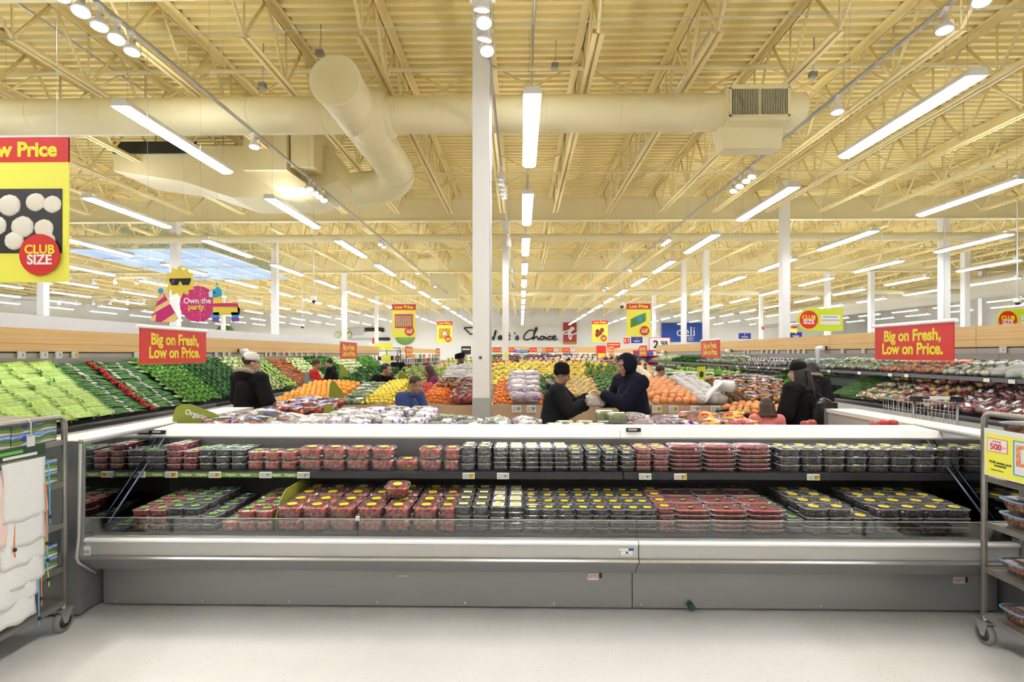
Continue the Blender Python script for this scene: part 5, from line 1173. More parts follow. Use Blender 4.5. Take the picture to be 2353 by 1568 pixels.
def bags(pr, xs, ys, lab, cat, where, z=bz, jr=.6, sc=(.9, 1.15)):
    MB().box(xs[0] - .14 - BT.location.x, xs[-1] + .14 - BT.location.x, ys[0] - .12 - BT.location.y, ys[-1] + .14 - BT.location.y, .97, z - .002).build('display_step', board, BT)
    for j, y in enumerate(ys):
        for i, x in enumerate(xs):
            o = pr.put((x + R.uniform(-.02, .02), y, z + .02 * j + R.uniform(0, .015)), Euler((R.uniform(-.15, .15), R.uniform(-.2, .2), R.uniform(-jr, jr))), '%s, %s from left, %s row, %s' % (lab, nth(i + 1), ('front', 'second', 'third')[j], where), R.uniform(*sc), cat + 's ' + where); o['category'] = cat
bags(BAG_A, [-2.62, -2.36], (4.56, 4.80), 'bag of blue-patched red apples', 'apple bag', 'left behind the berry case', 1.10)
bags(BAG_B, [-2.08, -1.82, -1.56], (4.54, 4.78), 'bag of pale red apples', 'apple bag', 'behind the berry case', 1.085)
bags(BAG_G, [-1.66, -1.42, -1.18, -.94], (4.62, 4.84, 5.06), 'white and purple grape bag', 'grape bag', 'left of the column', 1.13)
bags(BAG_K, [-.70, -.46, -.22], (4.56, 4.78), 'bag of dark grapes', 'grape bag', 'in front of the column', 1.10)
bags(BAG_G, [.05], (4.58, 4.8), 'lone white grape bag', 'grape bag', 'right of the column', 1.09)
bags(BAG_R, [1.06, 1.32], (4.58, 4.8), 'bag of red grapes', 'grape bag', 'in front of the hooded man', 1.11)
bags(BAG_O, [1.62, 1.90], (4.60, 4.82), 'orange and yellow printed bag', 'bag', 'right of the hooded man', 1.11)
MB().box(.20 - BT.location.x, .94 - BT.location.x, 4.49 - BT.location.y, 4.79 - BT.location.y, .97, 1.0915).build('display_step', board, BT)
GC = clam_proto('grape_clamshell', .17, .13, .095, 'blue', ('paper', 0), 51)
grm = mat('white_grape', (.48, .58, .20), .3, rand=.1)
for ch in GC[0].root.children:
    if ch.name.startswith('blueberries'): ch.data.materials.clear(); ch.data.materials.append(grm); ch.name = 'white_grapes'
    elif ch.name.startswith('label'): ch['label'] = 'white paper label'
for i, (x, y, z, n) in enumerate(((.30, 4.56, 1.032, 1), (.48, 4.56, 1.032, 1), (.66, 4.56, 1.032, 1), (.84, 4.56, 1.032, 2), (.40, 4.72, 1.032, 1), (.58, 4.72, 1.032, 1), (.76, 4.72, 1.032, 2))):
    for k in range(n): GC[0].put((x, y, z + .06 + k * .095), R.uniform(-.05, .05), 'clamshell of white grapes, %s along the %s row%s' % (nth(i % 4 + 1), 'front' if i < 4 else 'back', ', on top' if k else ''), group='white grape clamshells behind the berry case')
for i, (px, py, Y) in enumerate(((1688, 973, 4.47), (1705, 970, 4.50), (1722, 974, 4.45), (1850, 972, 4.47), (1865, 969, 4.5), (2008, 974, 4.45), (2032, 969, 4.48), (2052, 969, 4.46))):
    o = APR.put(P(px, py + 15, Y), R.uniform(0, 6), 'loose red apple, %s from the left, peeping over the berry case canopy' % nth(i + 1), 1.0, 'loose apples behind the canopy'); o['category'] = 'apple'
for xa, xb in ((2.06, 2.12), (2.36, 2.56), (2.98, 3.18)): MB().box(xa - BT.location.x, xb - BT.location.x, 4.44 - BT.location.y, 4.62 - BT.location.y, .97, 1.140).build('display_step', board, BT)
# organic boards
def board_sign(lb, px0, px1, py0, py1, Y, txts=True, rz=0):
    p0, p1 = P(px0, py0, Y), P(px1, py1, Y); w, h = p1.x - p0.x, p0.z - p1.z
    t = thing('organic_board', lb, 'sign', ((p0.x + p1.x) / 2, Y, p1.z), (0, 0, rz))
    pts = [(-w / 2, 0), (w / 2, 0), (w / 2, h * .32), (w * .40, h * .55), (-w * .12, h), (-w * .30, h * 1.0), (-w * .42, h * .88), (-w * .48, h * .5)]
    MB().prism(pts, -.003, .003, 'y').build('board', olive, t)
    if txts: letters('lettering', 'Organic', h * .36, cleanwhite, t, (-.01 * w, -.0045, h * .50), (PI / 2, .28, 0), bold=.02, ext=.001, sx=.9)
    return t
board_sign('olive Organic board at the left end behind the berry case', 396, 508, 929, 978, 4.5)
board_sign('small olive board left of the white grape bags', 742, 780, 930, 972, 5.3, False)
board_sign('tall olive board between the oranges and the limes', 755, 792, 876, 935, 7.6, False)
board_sign('olive board behind the red apples left of the column', 935, 962, 875, 935, 7.8, False)
board_sign('olive board left of the far green heap', 806, 832, 876, 890, 9.5, False)
board_sign('olive board in front of the far plantains', 915, 940, 855, 880, 10.6, False)
board_sign('lime board behind the far carrots', 780, 800, 838, 866, 13, False)
# ---------------------------------------------------------------- second and third rows of tables
banm = mat('banana_peel', (.80, .58, .06), .45, col2=(.70, .62, .10), nscale=5, rand=.12); bang = mat('plantain_peel', (.25, .40, .06), .45, rand=.15)
def p_ban(m, name):
    b = MB()
    for i in range(6):
        a = -.5 + .2 * i; pts = []
        for k in range(6):
            t = k / 5; pts.append((math.sin(a) * (.03 + .12 * t) , -.09 + .19 * t + .0 * a, .035 + .05 * math.sin(PI * t) - .02 * abs(a) + .012 * (i % 2)))
        b.tube(pts, [.006, .014, .017, .017, .013, .004], 6, 0)
    b.ball((0, -.10, .035), (.02, .02, .014), 1, 1); return Proto(tag(b.build(name, [m, stembr]), 'x', 'fruit'))
BAN = p_ban(banm, 'banana_bunch'); PLA = p_ban(bang, 'plantain_bunch')
ptable('stepped banana table behind the second column', -.75, 2.25, 10.8, 13.3, 1.0, 1.42)
heap(BAN, -.7, 2.2, 10.9, 13.1, 1.03, 1.46, 17, 9, 'banana bunch', 'bananas', 'banana table', jr=.5, bulge=.06, sc=(1.0, 1.25))
ptable('table of plantains and dark greens behind the lemons', -3.9, -.95, 10.8, 12.8, 1.0, 1.3)
heap(PLA, -2.8, -1.75, 10.9, 12.6, 1.03, 1.36, 6, 7, 'green plantain bunch', 'plantains', 'plantain table', jr=.5)
heap(KAL, -3.85, -2.85, 10.9, 12.6, 1.03, 1.34, 5, 7, 'dark kale bunch', 'kale', 'plantain table')
GAR = lumps('garlic_bag', [V['white'], V['cream']], 9, (.09, .08, .06), .035, 61, filmwhite, crisp=True)
heap(GAR, -1.72, -1.0, 10.9, 12.6, 1.03, 1.36, 3, 6, 'white bag of garlic', 'garlic bag', 'plantain table')
pinm = mat('pineapple_skin', (.42, .22, .05), .6, col2=(.25, .26, .05), nscale=40, bump=.5, bscale=60)
b = MB(); b.lathe([(0, 0), (.05, .005), (.066, .05), (.068, .10), (.055, .16), (.03, .185), (0, .19)], 14); rnd = random.Random(3)
for i in range(22):
    a = rnd.uniform(0, 6.3); o_ = rnd.uniform(.02, .07); h = rnd.uniform(.09, .17); b.add([(math.cos(a) * .02 - math.sin(a) * .012, math.sin(a) * .02 + math.cos(a) * .012, .18), (math.cos(a) * .02 + math.sin(a) * .012, math.sin(a) * .02 - math.cos(a) * .012, .18), (math.cos(a) * o_ * 1.4, math.sin(a) * o_ * 1.4, .18 + h)], [(0, 1, 2)], 1, True)
PIN = Proto(tag(b.build('pineapple', [pinm, LG['green']]), 'x', 'fruit'))
ptable('table of pineapples and melons right of the bananas', 2.3, 4.6, 10.6, 12.6, 1.0, 1.3)
heap(PIN, 1.45, 2.2, 10.85, 11.9, 1.1, 1.3, 5, 3, 'pineapple', 'pineapple', 'right end of the banana table', jr=3, sc=(.95, 1.15), bulge=.02)
MEL = fruit('melon', .075, V['cream'], .95); heap(MEL, 2.35, 2.85, 10.7, 12.4, 1.03, 1.34, 3, 8, 'pale melon', 'melon', 'behind the hooded man')
crt = thing('fruit_crate', 'x', 'crate'); MB().box(-.19, .19, -.14, .14, 0, .092).build('crate_body', cleanwhite, crt, .004); MB().prism([(.075 * math.cos(a) + .06, .024 * math.sin(a) + .046) for a in [2 * PI * i / 24 for i in range(24)]], -.1412, -.1402, 'y').build('green_oval', LG['kale'], crt); MB().box(-.05, .10, -.1405, -.1401, .084, .09).build('hand_hole', black, crt); MB().box(-.16, -.10, -.1412, -.1402, .04, .06).build('red_mark', red, crt)
CRT = Proto(crt)
for i in range(3):
    for k in range(4): CRT.put((2.98 + .40 * i, 10.85, 1.035 + .096 * k), R.uniform(-.03, .03), 'white fruit crate with a green oval, %s up in the %s pile' % (nth(k + 1), ('left', 'middle', 'right')[i]), group='white crates stacked behind the grapefruit')
# tool-like yellow and green packets standing above the coconuts
for i, (px, py0, py1, m, lb) in enumerate(((1612, 843, 878, lime, 'lime green packet card standing behind the wrapped pears'), (1638, 862, 888, sunny, 'yellow packet on a peg right of the lime card'), (1650, 850, 886, stickg, 'green packet on a peg above the bag roll'))):
    p0 = P(px, py0, 9.5); p1 = P(px, py1, 9.5); t = MB().box(p0.x - .07, p0.x + .07, 9.5, 9.52, p1.z, p0.z).build('hanging_packet', m); tag(t, lb, 'packet'); MB().tube([(p0.x, 9.53, 1.2), (p0.x, 9.53, p0.z)], .006, 5).build('peg', steel, t); MB().ball((p0.x, 9.497, (p0.z + p1.z) / 2), (.04, .004, .06), 2).build('packet_picture', V['dark'], t)
ptable('long apple table in the third row', -1.6, 3.6, 14.9, 16.9, 1.05, 1.42)
heap(APR, -1.5, -.1, 15.0, 16.7, 1.08, 1.46, 12, 5, 'far red apple', 'apple', 'left of the long apple table', sc=(1.1, 1.4))
heap(APG, -.1, .7, 15.0, 16.7, 1.08, 1.46, 7, 5, 'far green apple', 'apple', 'second column side of the apple table', sc=(1.1, 1.4))
heap(APR, .7, 2.3, 15.0, 16.7, 1.08, 1.46, 14, 5, 'far red apple', 'apple', 'middle of the long apple table', sc=(1.1, 1.4))
heap(B_red, 2.3, 3.5, 15.0, 16.7, 1.08, 1.46, 5, 5, 'bag of red onions', 'onion bag', 'right of the apple table')
ptable('long melon table in the fourth row', -3.4, 5.2, 20.0, 22.4, 1.05, 1.50)
heap(MEL, 1.4, 3.4, 20.1, 22.2, 1.08, 1.56, 9, 4, 'pale far melon', 'melon', 'fourth row table', sc=(1.1, 1.3)); heap(APG, -3.2, -.6, 20.1, 22.2, 1.08, 1.56, 14, 4, 'tiny green pear', 'pear', 'fourth row table', sc=(1.3, 1.6)); heap(COC, 3.4, 5.0, 20.1, 22.2, 1.08, 1.56, 7, 4, 'dark far melon', 'melon', 'right end of fourth row table', sc=(1.1, 1.4)); heap(APR, -.6, 1.4, 20.1, 22.2, 1.08, 1.56, 10, 4, 'tiny red apple', 'apple', 'fourth row table', sc=(1.3, 1.6))
# ================================================================ SIGNS
def hang_wires(t, pts, z0):
    for x, y in pts: MB().tube([(x, y, z0), (x, y, ZB - t.location.z)], .002, 3, caps=False).build('hanging_wire', steel, t)
def big_sign(lb, s, y0, L=1.36, zb=1.665, h=.45):
    """red board hung parallel to the aisle"""
    x = s * (4.73 if s < 0 else 5.07)
    t = thing('hanging_sign', lb, 'sign', (x, y0 + L / 2, zb), (0, 0, PI / 2 if s < 0 else -PI / 2), 'red aisle signs')
    p = MB().box(-L / 2, L / 2, -.006, .006, 0, h).build('sign_panel', red, t)
    for f, r in ((-.0075, (PI / 2, 0, 0)), (.0075, (PI / 2, 0, PI))):
        letters('lettering', 'Big on Fresh,\nLow on Price.', .205, texty, p, (0, f, h * .50), r, bold=.035, ext=.001, sx=.92)
    b = MB(); b.prism([(-.018, 0), (-.022, .02), (-.008, .045), (.008, .045), (.022, .02), (.018, 0)], -L / 2 - .05, L / 2 + .04, 'x', 0, Matrix.Translation((0, 0, h))); b.build('top_rail', cleanwhite, t)
    MB().box(-L / 2 - .004, L / 2 + .004, -.008, .008, -.006, 0).build('bottom_edge', gold, t)
    hang_wires(t, ((-L * .4, 0), (L * .4, 0)), h + .04)
for i, y in enumerate((6.40, 13.6, 21.3, 29.0)):
    big_sign('red Big on Fresh sign over the left aisle, %s from the front' % nth(i + 1), -1, y, zb=1.665 if i == 0 else 1.66)
    big_sign('red Big on Fresh sign over the right aisle, %s from the front' % nth(i + 1), 1, y - .2, zb=1.70 if i else 1.715)
def club(parent, x, z, r, f=-.008, small=False):
    d = MB().prism([(r * math.cos(2 * PI * i / 32) + x, r * math.sin(2 * PI * i / 32) + z) for i in range(32)], f - .003, f, 'y').build('red_disc', red, parent)
    letters('lettering', 'CLUB', r * .60, texty, d, (x, f - .004, z + r * .24), bold=.03, ext=.0008); letters('lettering', 'SIZE', r * .66, cleanwhite, d, (x, f - .004, z - r * .26), bold=.03, ext=.0008)
pic_dark = mat('picture_tray', (.03, .03, .03), .35); mushw = mat('mushroom_white', (.80, .74, .62), .5)
def low_price(lb, x, Y, zb, kind, w=.865, h=1.2):
    t = thing('hanging_sign', lb, 'sign', (x, Y, zb), (0, 0, 0), 'yellow low price signs')
    p = MB().box(-w / 2, w / 2, -.005, .005, 0, h).build('sign_panel', yellow, t)
    MB().box(-w / 2, w / 2, -.0065, .0065, h * .828, h).build('red_header', red, p)
    letters('lettering', 'Low Price', .165, texty, p, (0, -.0075, h * .912), bold=.04, ext=.0008, sx=1.0)
    if kind == 'mushrooms':
        b = MB(); b.box(-w * .40, w * .44, -.010, -.005, h * .20, h * .645); pt = b.build('picture_tray', pic_dark, p, .004)
        b = MB(); rnd = random.Random(9)
        for x_, z_, r_ in ((-.30, .60, .085), (-.09, .58, .10), (.13, .60, .085), (.27, .585, .08), (-.2, .44, .09), (.02, .43, .10), (.20, .42, .085), (-.26, .34, .08), (-.05, .335, .085), (.22, .335, .08)): b.ball((x_ + .03, -.010, h * z_ - .06), (r_, .008, r_ * .92), 2, 0, None, .02, rnd)
        b.build('picture_mushrooms', mushw, pt)
    elif kind == 'celery':
        b = MB(); b.box(-w * .38, w * .38, -.009, -.005, h * .28, h * .70); pt = b.build('picture_pack', pink, p); b = MB()
        for i in range(9): b.box(-w * .34 + i * w * .077, -w * .30 + i * w * .077, -.012, -.009, h * .33, h * .65)
        b.build('picture_celery', cel, pt)
    elif kind == 'tomatoes':
        b = MB(); rnd = random.Random(9)
        for i in range(6):
            for j in range(6): b.ball((-.25 + i * .1 + rnd.uniform(-.02, .02), -.006, h * .24 + j * .095), (.055, .008, .055), 1, 0)
        pt = b.build('picture_tomatoes', tomm, p); MB().box(-.1, .1, -.016, -.014, h * .36, h * .52).build('picture_label', tagw, pt)
    elif kind == 'cucumbers':
        b = MB()
        for i in range(5): b.ball((-.01, -.006, h * .40 + i * .062), (.34, .008, .042), 2, 0, Euler((0, -.42, 0)).to_matrix().to_4x4())
        pt = b.build('picture_cucumbers', V['green'], p); MB().box(-.06, .13, -.018, -.015, h * .46, h * .60, 0, None).build('picture_label', sky_b, pt)
    else:
        b = MB()
        for x_, z_ in ((-.12, .5), (.12, .56), (0, .42), (-.14, .34)): b.ball((x_, -.006, h * z_), (.12, .008, .13), 2, 0)
        pt = b.build('picture_peppers', V['red'], p); MB().box(-.13, .13, -.017, -.014, h * .36, h * .52).build('picture_label', V['brown'], pt)
    club(p, w / 2 - .225, .224, .17, -.024)
    MB().box(-w / 2, w / 2, -.008, .008, h, h + .016).build('top_rail', tagw, t); hang_wires(t, ((-w * .38, 0), (w * .38, 0)), h)
low_price('yellow Low Price sign picturing mushrooms at the upper left edge', -4.172, 4.26, 2.385, 'mushrooms')
low_price('yellow Low Price sign picturing celery left of the column', -4.25, 18.9, 2.40, 'celery'); low_price('yellow Low Price sign picturing tomatoes left of the column', -4.22, 28.8, 2.40, 'tomatoes')
low_price('yellow Low Price sign picturing cucumbers right of the column', 4.24, 18.9, 2.41, 'cucumbers'); low_price('yellow Low Price sign picturing red peppers right of the column', 4.34, 28.8, 2.44, 'peppers')
low_price('yellow Low Price sign just cut by the right edge', 4.25, 3.99, 3.10, 'peppers', .865, .55)
def lime_board(lb, px0, px1, py0, py1, Y, extra=True):
    p0, p1 = P(px0, py0, Y), P(px1, py1, Y); w, h = p1.x - p0.x, p0.z - p1.z; t = thing('hanging_sign', lb, 'sign', ((p0.x + p1.x) / 2, Y, p1.z), 0, 'lime club size boards')
    pts = [(w / 2, 0), (w / 2, h)] + [(-w / 2 + h / 2 - h / 2 * math.sin(PI * i / 10), h / 2 + h / 2 * math.cos(PI * i / 10)) for i in range(11)]
    p = MB().prism(pts, -.006, .006, 'y').build('sign_panel', lime, t); club(p, -w / 2 + h * .48, h / 2, h * .40)
    pk = MB().box(-.0 * w, w * .44, -.012, -.006, h * .28, h * .70).build('picture_pack', tagw, p); MB().box(.02 * w, w * .42, -.014, -.012, h * .46, h * .50).build('picture_stripe', V['orange'], pk); MB().box(.05 * w, w * .38, -.014, -.012, h * .60, h * .64).build('picture_print', sky_b, pk)
    hang_wires(t, ((-w * .3, 0), (w * .4, 0)), h)
lime_board('lime CLUB SIZE board above the right case', 1833, 1937, 709, 761, 17.5); lime_board('lime CLUB SIZE board at the right edge, half behind the wood fascia', 2290, 2400, 710, 762, 14)
# party sign: flat printed shapes hung together
YP = 11.0
t = thing('party_sign', 'hanging party sign with a sun, cone hat, pink disc and striped donkey', 'sign', P(455, 698, YP))
def flat(name, pts, m, d=0.0, parent=None): return MB().prism([((P(x, y, YP) - t.location).x, (P(x, y, YP) - t.location).z) for x, y in pts], -.008 - d, -d, 'y').build(name, m, parent or t)
circ = lambda cx, cy, r, n=28, r2=None: [((r if (i % 2 == 0 or r2 is None) else r2) * math.cos(2 * PI * i / n) + cx, (r if (i % 2 == 0 or r2 is None) else r2) * math.sin(2 * PI * i / n) + cy) for i in range(n)]
pd = flat('pink_disc', circ(455, 699, 42, 40, 41), pink); lp = lambda x, y: tuple(P(x, y, YP) - t.location)
for body, x, y, s, m in (('Own the', 454, 692, .165, cleanwhite), ('party.', 453, 706, .165, texty)): v = lp(x, y); letters('lettering', body, s, m, pd, (v[0], -.010, v[2]), bold=.02, ext=.001)
b = MB(); rnd = random.Random(1)
for i in range(70):
    a, rr = rnd.uniform(0, 6.3), 38 * math.sqrt(rnd.random()); v = lp(455 + rr * math.cos(a), 699 + rr * math.sin(a)); b.box(v[0] - .006, v[0] + .006, -.0088, -.008, v[2] - .006, v[2] + .006)
b.build('dots', peach, pd)
sn = flat('sun', circ(415, 647, 37, 24, 28), sunny, .012); flat('sunglasses', [(391, 641), (440, 640), (440, 645), (436, 655), (422, 656), (417, 647), (414, 647), (410, 656), (396, 656), (391, 646)], ink, .021, sn); flat('glasses_shine', [(398, 644), (404, 644), (400, 653), (397, 653)], violet, .030, sn)
ht = flat('cone_hat', [(371, 672), (378, 676), (411, 733), (398, 740), (375, 742), (346, 737)], pink, .004)
for q in ([(369, 678), (374, 674), (379, 681), (363, 694)], [(359, 706), (387, 690), (392, 699), (352, 722)], [(371, 742), (403, 720), (411, 733), (398, 740)], [(346, 737), (349, 729), (360, 722), (358, 739)]): flat('hat_stripe', q, peach, .0125, ht)
flat('pompom', circ(370, 669, 6, 14), sky_b, .006, ht)
dk = flat('donkey_body', [(490, 698), (548, 698), (552, 712), (548, 724), (490, 724)], sunny, .004); flat('pink_back', [(512, 697), (546, 697), (549, 705), (489, 705), (489, 698)], pink, .0125, dk)
for x in (487, 532): flat('donkey_leg', [(x, 718), (x + 18, 718), (x + 17, 738), (x + 1, 738)], sky_b, .004, dk); flat('hoof', [(x + 1, 730), (x + 17, 730), (x + 16, 740), (x + 3, 740)], violet, .0125, dk)
flat('donkey_neck', [(490, 672), (510, 672), (512, 700), (490, 700)], sunny, .004, dk); hd = flat('donkey_head', [(481, 672), (489, 666), (510, 664), (511, 679), (498, 684), (484, 684)], sky_b, .0125, dk); flat('muzzle', [(481, 671), (490, 668), (490, 684), (482, 684)], cleanwhite, .021, hd); flat('donkey_eye', circ(494, 673, 2.2, 10), ink, .021, hd); flat('donkey_ear', [(496, 665), (500, 647), (506, 664)], sky_b, .0125, hd); flat('ear_band', [(498, 657), (503, 655), (505, 660), (497, 662)], sunny, .021, hd); flat('tail', [(546, 702), (553, 712), (552, 726), (547, 716)], violet, .004, dk)
hang_wires(t, ((-.3, -.01), (.42, -.01)), .35)
# ================================================================ THE FAR END
YWL = 59.9
def strokes(name, lb, segs, w, m, parent=None, Y=YWL):
    b = MB()
    for s in segs:
        pts = [P(1050 + x / 3.922, 680 + y / 3.922, Y) for x, y in s]; out = []
        for i in range(len(pts) - 1):
            p0, p1, p2, p3 = pts[max(i - 1, 0)], pts[i], pts[i + 1], pts[min(i + 2, len(pts) - 1)]
            for k in range(4):
                u = k / 4; out.append(.5 * ((2 * p1) + (p2 - p0) * u + (2 * p0 - 5 * p1 + 4 * p2 - p3) * u * u + (3 * p1 - p0 - 3 * p2 + p3) * u ** 3))
        out.append(pts[-1]); b.tube(out, w, 8, 0)
    o = b.build(name, m, parent)
    return o
PCS = [[(160, 286), (70, 289), (72, 298), (112, 338), (122, 346), (152, 344)], [(150, 300), (190, 288), (215, 300), (205, 325), (165, 340), (160, 395)], [(205, 392), (212, 366), (228, 368)], [(232, 380), (252, 374), (246, 362), (232, 376), (240, 395), (258, 388)], [(266, 394), (280, 362), (288, 394), (268, 396)], [(300, 368), (298, 394), (312, 386)],
       [(318, 392), (322, 372), (338, 368), (352, 320), (345, 318), (336, 360), (334, 392), (318, 396)], [(370, 382), (402, 376), (394, 360), (372, 376), (382, 396), (412, 386)], [(420, 366), (420, 394), (434, 368), (446, 370), (448, 394)], [(468, 330), (462, 394), (480, 388)], [(455, 362), (482, 360)], [(519, 344), (523, 330)], [(525, 395), (545, 360), (553, 392), (532, 396)],
       [(688, 318), (668, 308), (636, 322), (606, 358), (604, 388), (628, 398), (664, 386), (696, 366)], [(680, 396), (700, 340), (722, 296), (710, 290), (698, 320), (690, 394), (706, 370), (724, 370), (730, 394), (748, 388)], [(768, 364), (750, 378), (756, 394), (778, 392), (784, 374), (768, 364), (796, 374)], [(800, 370), (800, 392), (818, 388)], [(805, 344), (807, 347)], [(852, 370), (832, 366), (820, 384), (832, 397), (858, 388)], [(862, 384), (888, 374), (882, 360), (864, 370), (862, 388), (876, 398), (908, 388)], [(926, 394), (929, 394)]]
tag(strokes('wall_lettering', '', PCS, .075, ink), "black handwritten President's Choice lettering on the far wall", 'lettering')
p0, p1 = P(1294.3, 741.4, YWL), P(1324.8, 791.4, YWL)
t = thing('wall_emblem', 'red square with white PC initials on the far wall', 'sign', ((p0.x + p1.x) / 2, YWL, p1.z)); w, h = (p1.x - p0.x) / 2, p0.z - p1.z
MB().box(-w, w, -.02, .08, 0, h).build('red_square', mat('emblem_red', (.42, .03, .03), .5), t); MB().box(-w, w, -.03, -.02, 0, h * .11).build('gold_band', gold, t)
o = strokes('initials', '', [[(946, 322), (985, 320), (1040, 292), (1052, 282), (1030, 312), (985, 345), (955, 336), (948, 322)], [(1036, 280), (1012, 320), (1010, 372), (1024, 392), (1030, 366), (1016, 330)], [(1060, 296), (1030, 318), (1024, 344), (1052, 348), (1090, 326)]], .085, cleanwhite, None, YWL - .06); o.parent = t; o.matrix_parent_inverse = Matrix.Translation(-t.location)
def panel(name, lb, px0, px1, py0, py1, Y, m, cat='sign', dep=.03, grp=None):
    p0, p1 = P(px0, py0, Y), P(px1, py1, Y); t = thing(name, lb, cat, ((p0.x + p1.x) / 2, Y, p1.z), 0, grp); w, h = (p1.x - p0.x) / 2, p0.z - p1.z
    MB().box(-w, w, -dep, 0, 0, h).build('panel', m, t); return t, w, h, dep + .002
t, w, h, d = panel('wall_sign', 'blue deli sign on the far wall', 1520, 1616.5, 742.5, 786, YWL, blue, dep=.08); letters('lettering', 'deli', 1.55, cleanwhite, t, (.35, -d - .01, h * .52), bold=.0, ext=.004)
b = MB()
for i in range(4): b.box(.55, 1.3 - .15 * (i % 2), -d - .01, -d + .002, h * (.30 - i * .075), h * (.325 - i * .075))
b.build('list_lines', cleanwhite, t)
t, w, h, d = panel('hanging_sign', 'white 2.98 price board with a red edge, right of the far centre', 1491, 1540, 776, 806, 31, red); MB().box(-w + .03, w - .03, -d, -d + .002, .03, h - .03).build('white_face', cleanwhite, t); letters('lettering', '2', .62, ink, t, (-.22, -d - .002, h * .45), bold=.03, ext=.002); letters('lettering', '.98', .42, ink, t, (.22, -d - .002, h * .52), bold=.02, ext=.002)
for px0, px1, py0, py1, Y, n_, lb in ((1697, 1725, 766, 779, 36, '3', 'navy aisle sign left of the broad white column'), (1815, 1842, 764, 771, 36, '4', 'navy aisle sign under the small yellow sign'), (1450, 1476, 774, 789, 40, '1', 'navy aisle sign below the cucumber sign')):
    t, w, h, d = panel('aisle_sign', lb, px0, px1, py0, py1 + (6 if n_ == '4' else 0), Y, navy); letters('lettering', n_, .20, cleanwhite, t, (0, -d, h * .74), ext=.002)
    MB().box(-w * .6, w * .6, -d, -d + .002, h * .36, h * .42).box(-w * .45, w * .45, -d, -d + .002, h * .2, h * .26).build('list_lines', cleanwhite, t); hang_wires(t, ((0, 0),), h)
t, w, h, d = panel('hanging_sign', 'small yellow and red sign above the aisle 4 sign', 1817, 1831, 750, 765, 34, yellow); MB().box(-w, w, -d, -d + .002, h * .65, h).build('red_header', red, t); hang_wires(t, ((0, 0),), h)
t, w, h, d = panel('hanging_sign', 'small red sign left of the navy aisle sign', 1433, 1447, 777, 790, 38, red); letters('lettering', '1', .32, cleanwhite, t, (.12, -d, h * .5), bold=.02, ext=.002); MB().box(-w * .8, -.05, -d, -d + .002, h * .55, h * .75).box(-w * .8, -.05, -d, -d + .002, h * .25, h * .42).build('list_lines', cleanwhite, t); hang_wires(t, ((0, 0),), h)
t, w, h, d = panel('hanging_sign', 'small red tag sign in front of the knife mural', 856, 869, 777, 790, 40, red); letters('lettering', '1', .30, cleanwhite, t, (.12, -d, h * .5), bold=.02, ext=.002); hang_wires(t, ((0, 0),), h)
p = P(1753, 754, 38.8); tag(MB().lathe([(0, 0), (.10, 0), (.12, .04), (.06, .09), (0, .09)], 16, Matrix.Translation(p) @ Matrix.Rotation(PI / 2, 4, 'X')).build('fire_bell', red), 'round red fire bell on a thin far column', 'bell')
# knife mural
t = thing('wall_mural', 'wall mural of two knives and cucumber slices', 'mural', P(850, 768, YWL)); mp_ = lambda pts, n, m, d=0: MB().prism([((P(500 + x / 3.922, 680 + y / 3.922, YWL) - t.location).x, (P(500 + x / 3.922, 680 + y / 3.922, YWL) - t.location).z) for x, y in pts], -.05 - d, -d, 'y').build(n, m, t)
mp_([(1195, 290), (1325, 285), (1325, 318), (1310, 355), (1195, 358)], 'knife_blade', mat('mural_steel', (.52, .53, .54), .5)); mp_([(1325, 287), (1460, 285), (1500, 292), (1502, 322), (1485, 330), (1462, 318), (1325, 322)], 'knife_handle', ink); mp_([(1165, 388), (1200, 380), (1452, 378), (1452, 402), (1190, 396)], 'thin_blade', MATS['mural_steel']); mp_([(1452, 376), (1545, 374), (1560, 388), (1548, 404), (1452, 402)], 'thin_handle', ink)
for cx, cy in ((1165, 322), (1182, 352), (1085, 350)): mp_(circ(cx, cy, 30, 20), 'cucumber_slice', LG['romaine'], .0 if cx > 1100 else .01); mp_(circ(cx, cy, 25, 20), 'slice_flesh', mat('slice_flesh_%d' % cx, (.62, .72, .42), .5), .052)
for cx, cy, r, lb in ((931, 769, 24.5, 'green disc on the far wall below the celery sign'), (517, 768, 22, 'green disc on the far wall behind the left case')):
    p = P(cx, cy, YWL); tag(MB().lathe([(0, 0), (r * YWL / F, 0), (r * YWL / F, .06), (0, .06)], 36, Matrix.Translation(p) @ Matrix.Rotation(PI / 2, 4, 'X')).build('wall_disc', mat('disc_green', (.22, .42, .10), .5) if 'disc_green' not in MATS else MATS['disc_green']), lb, 'sign')
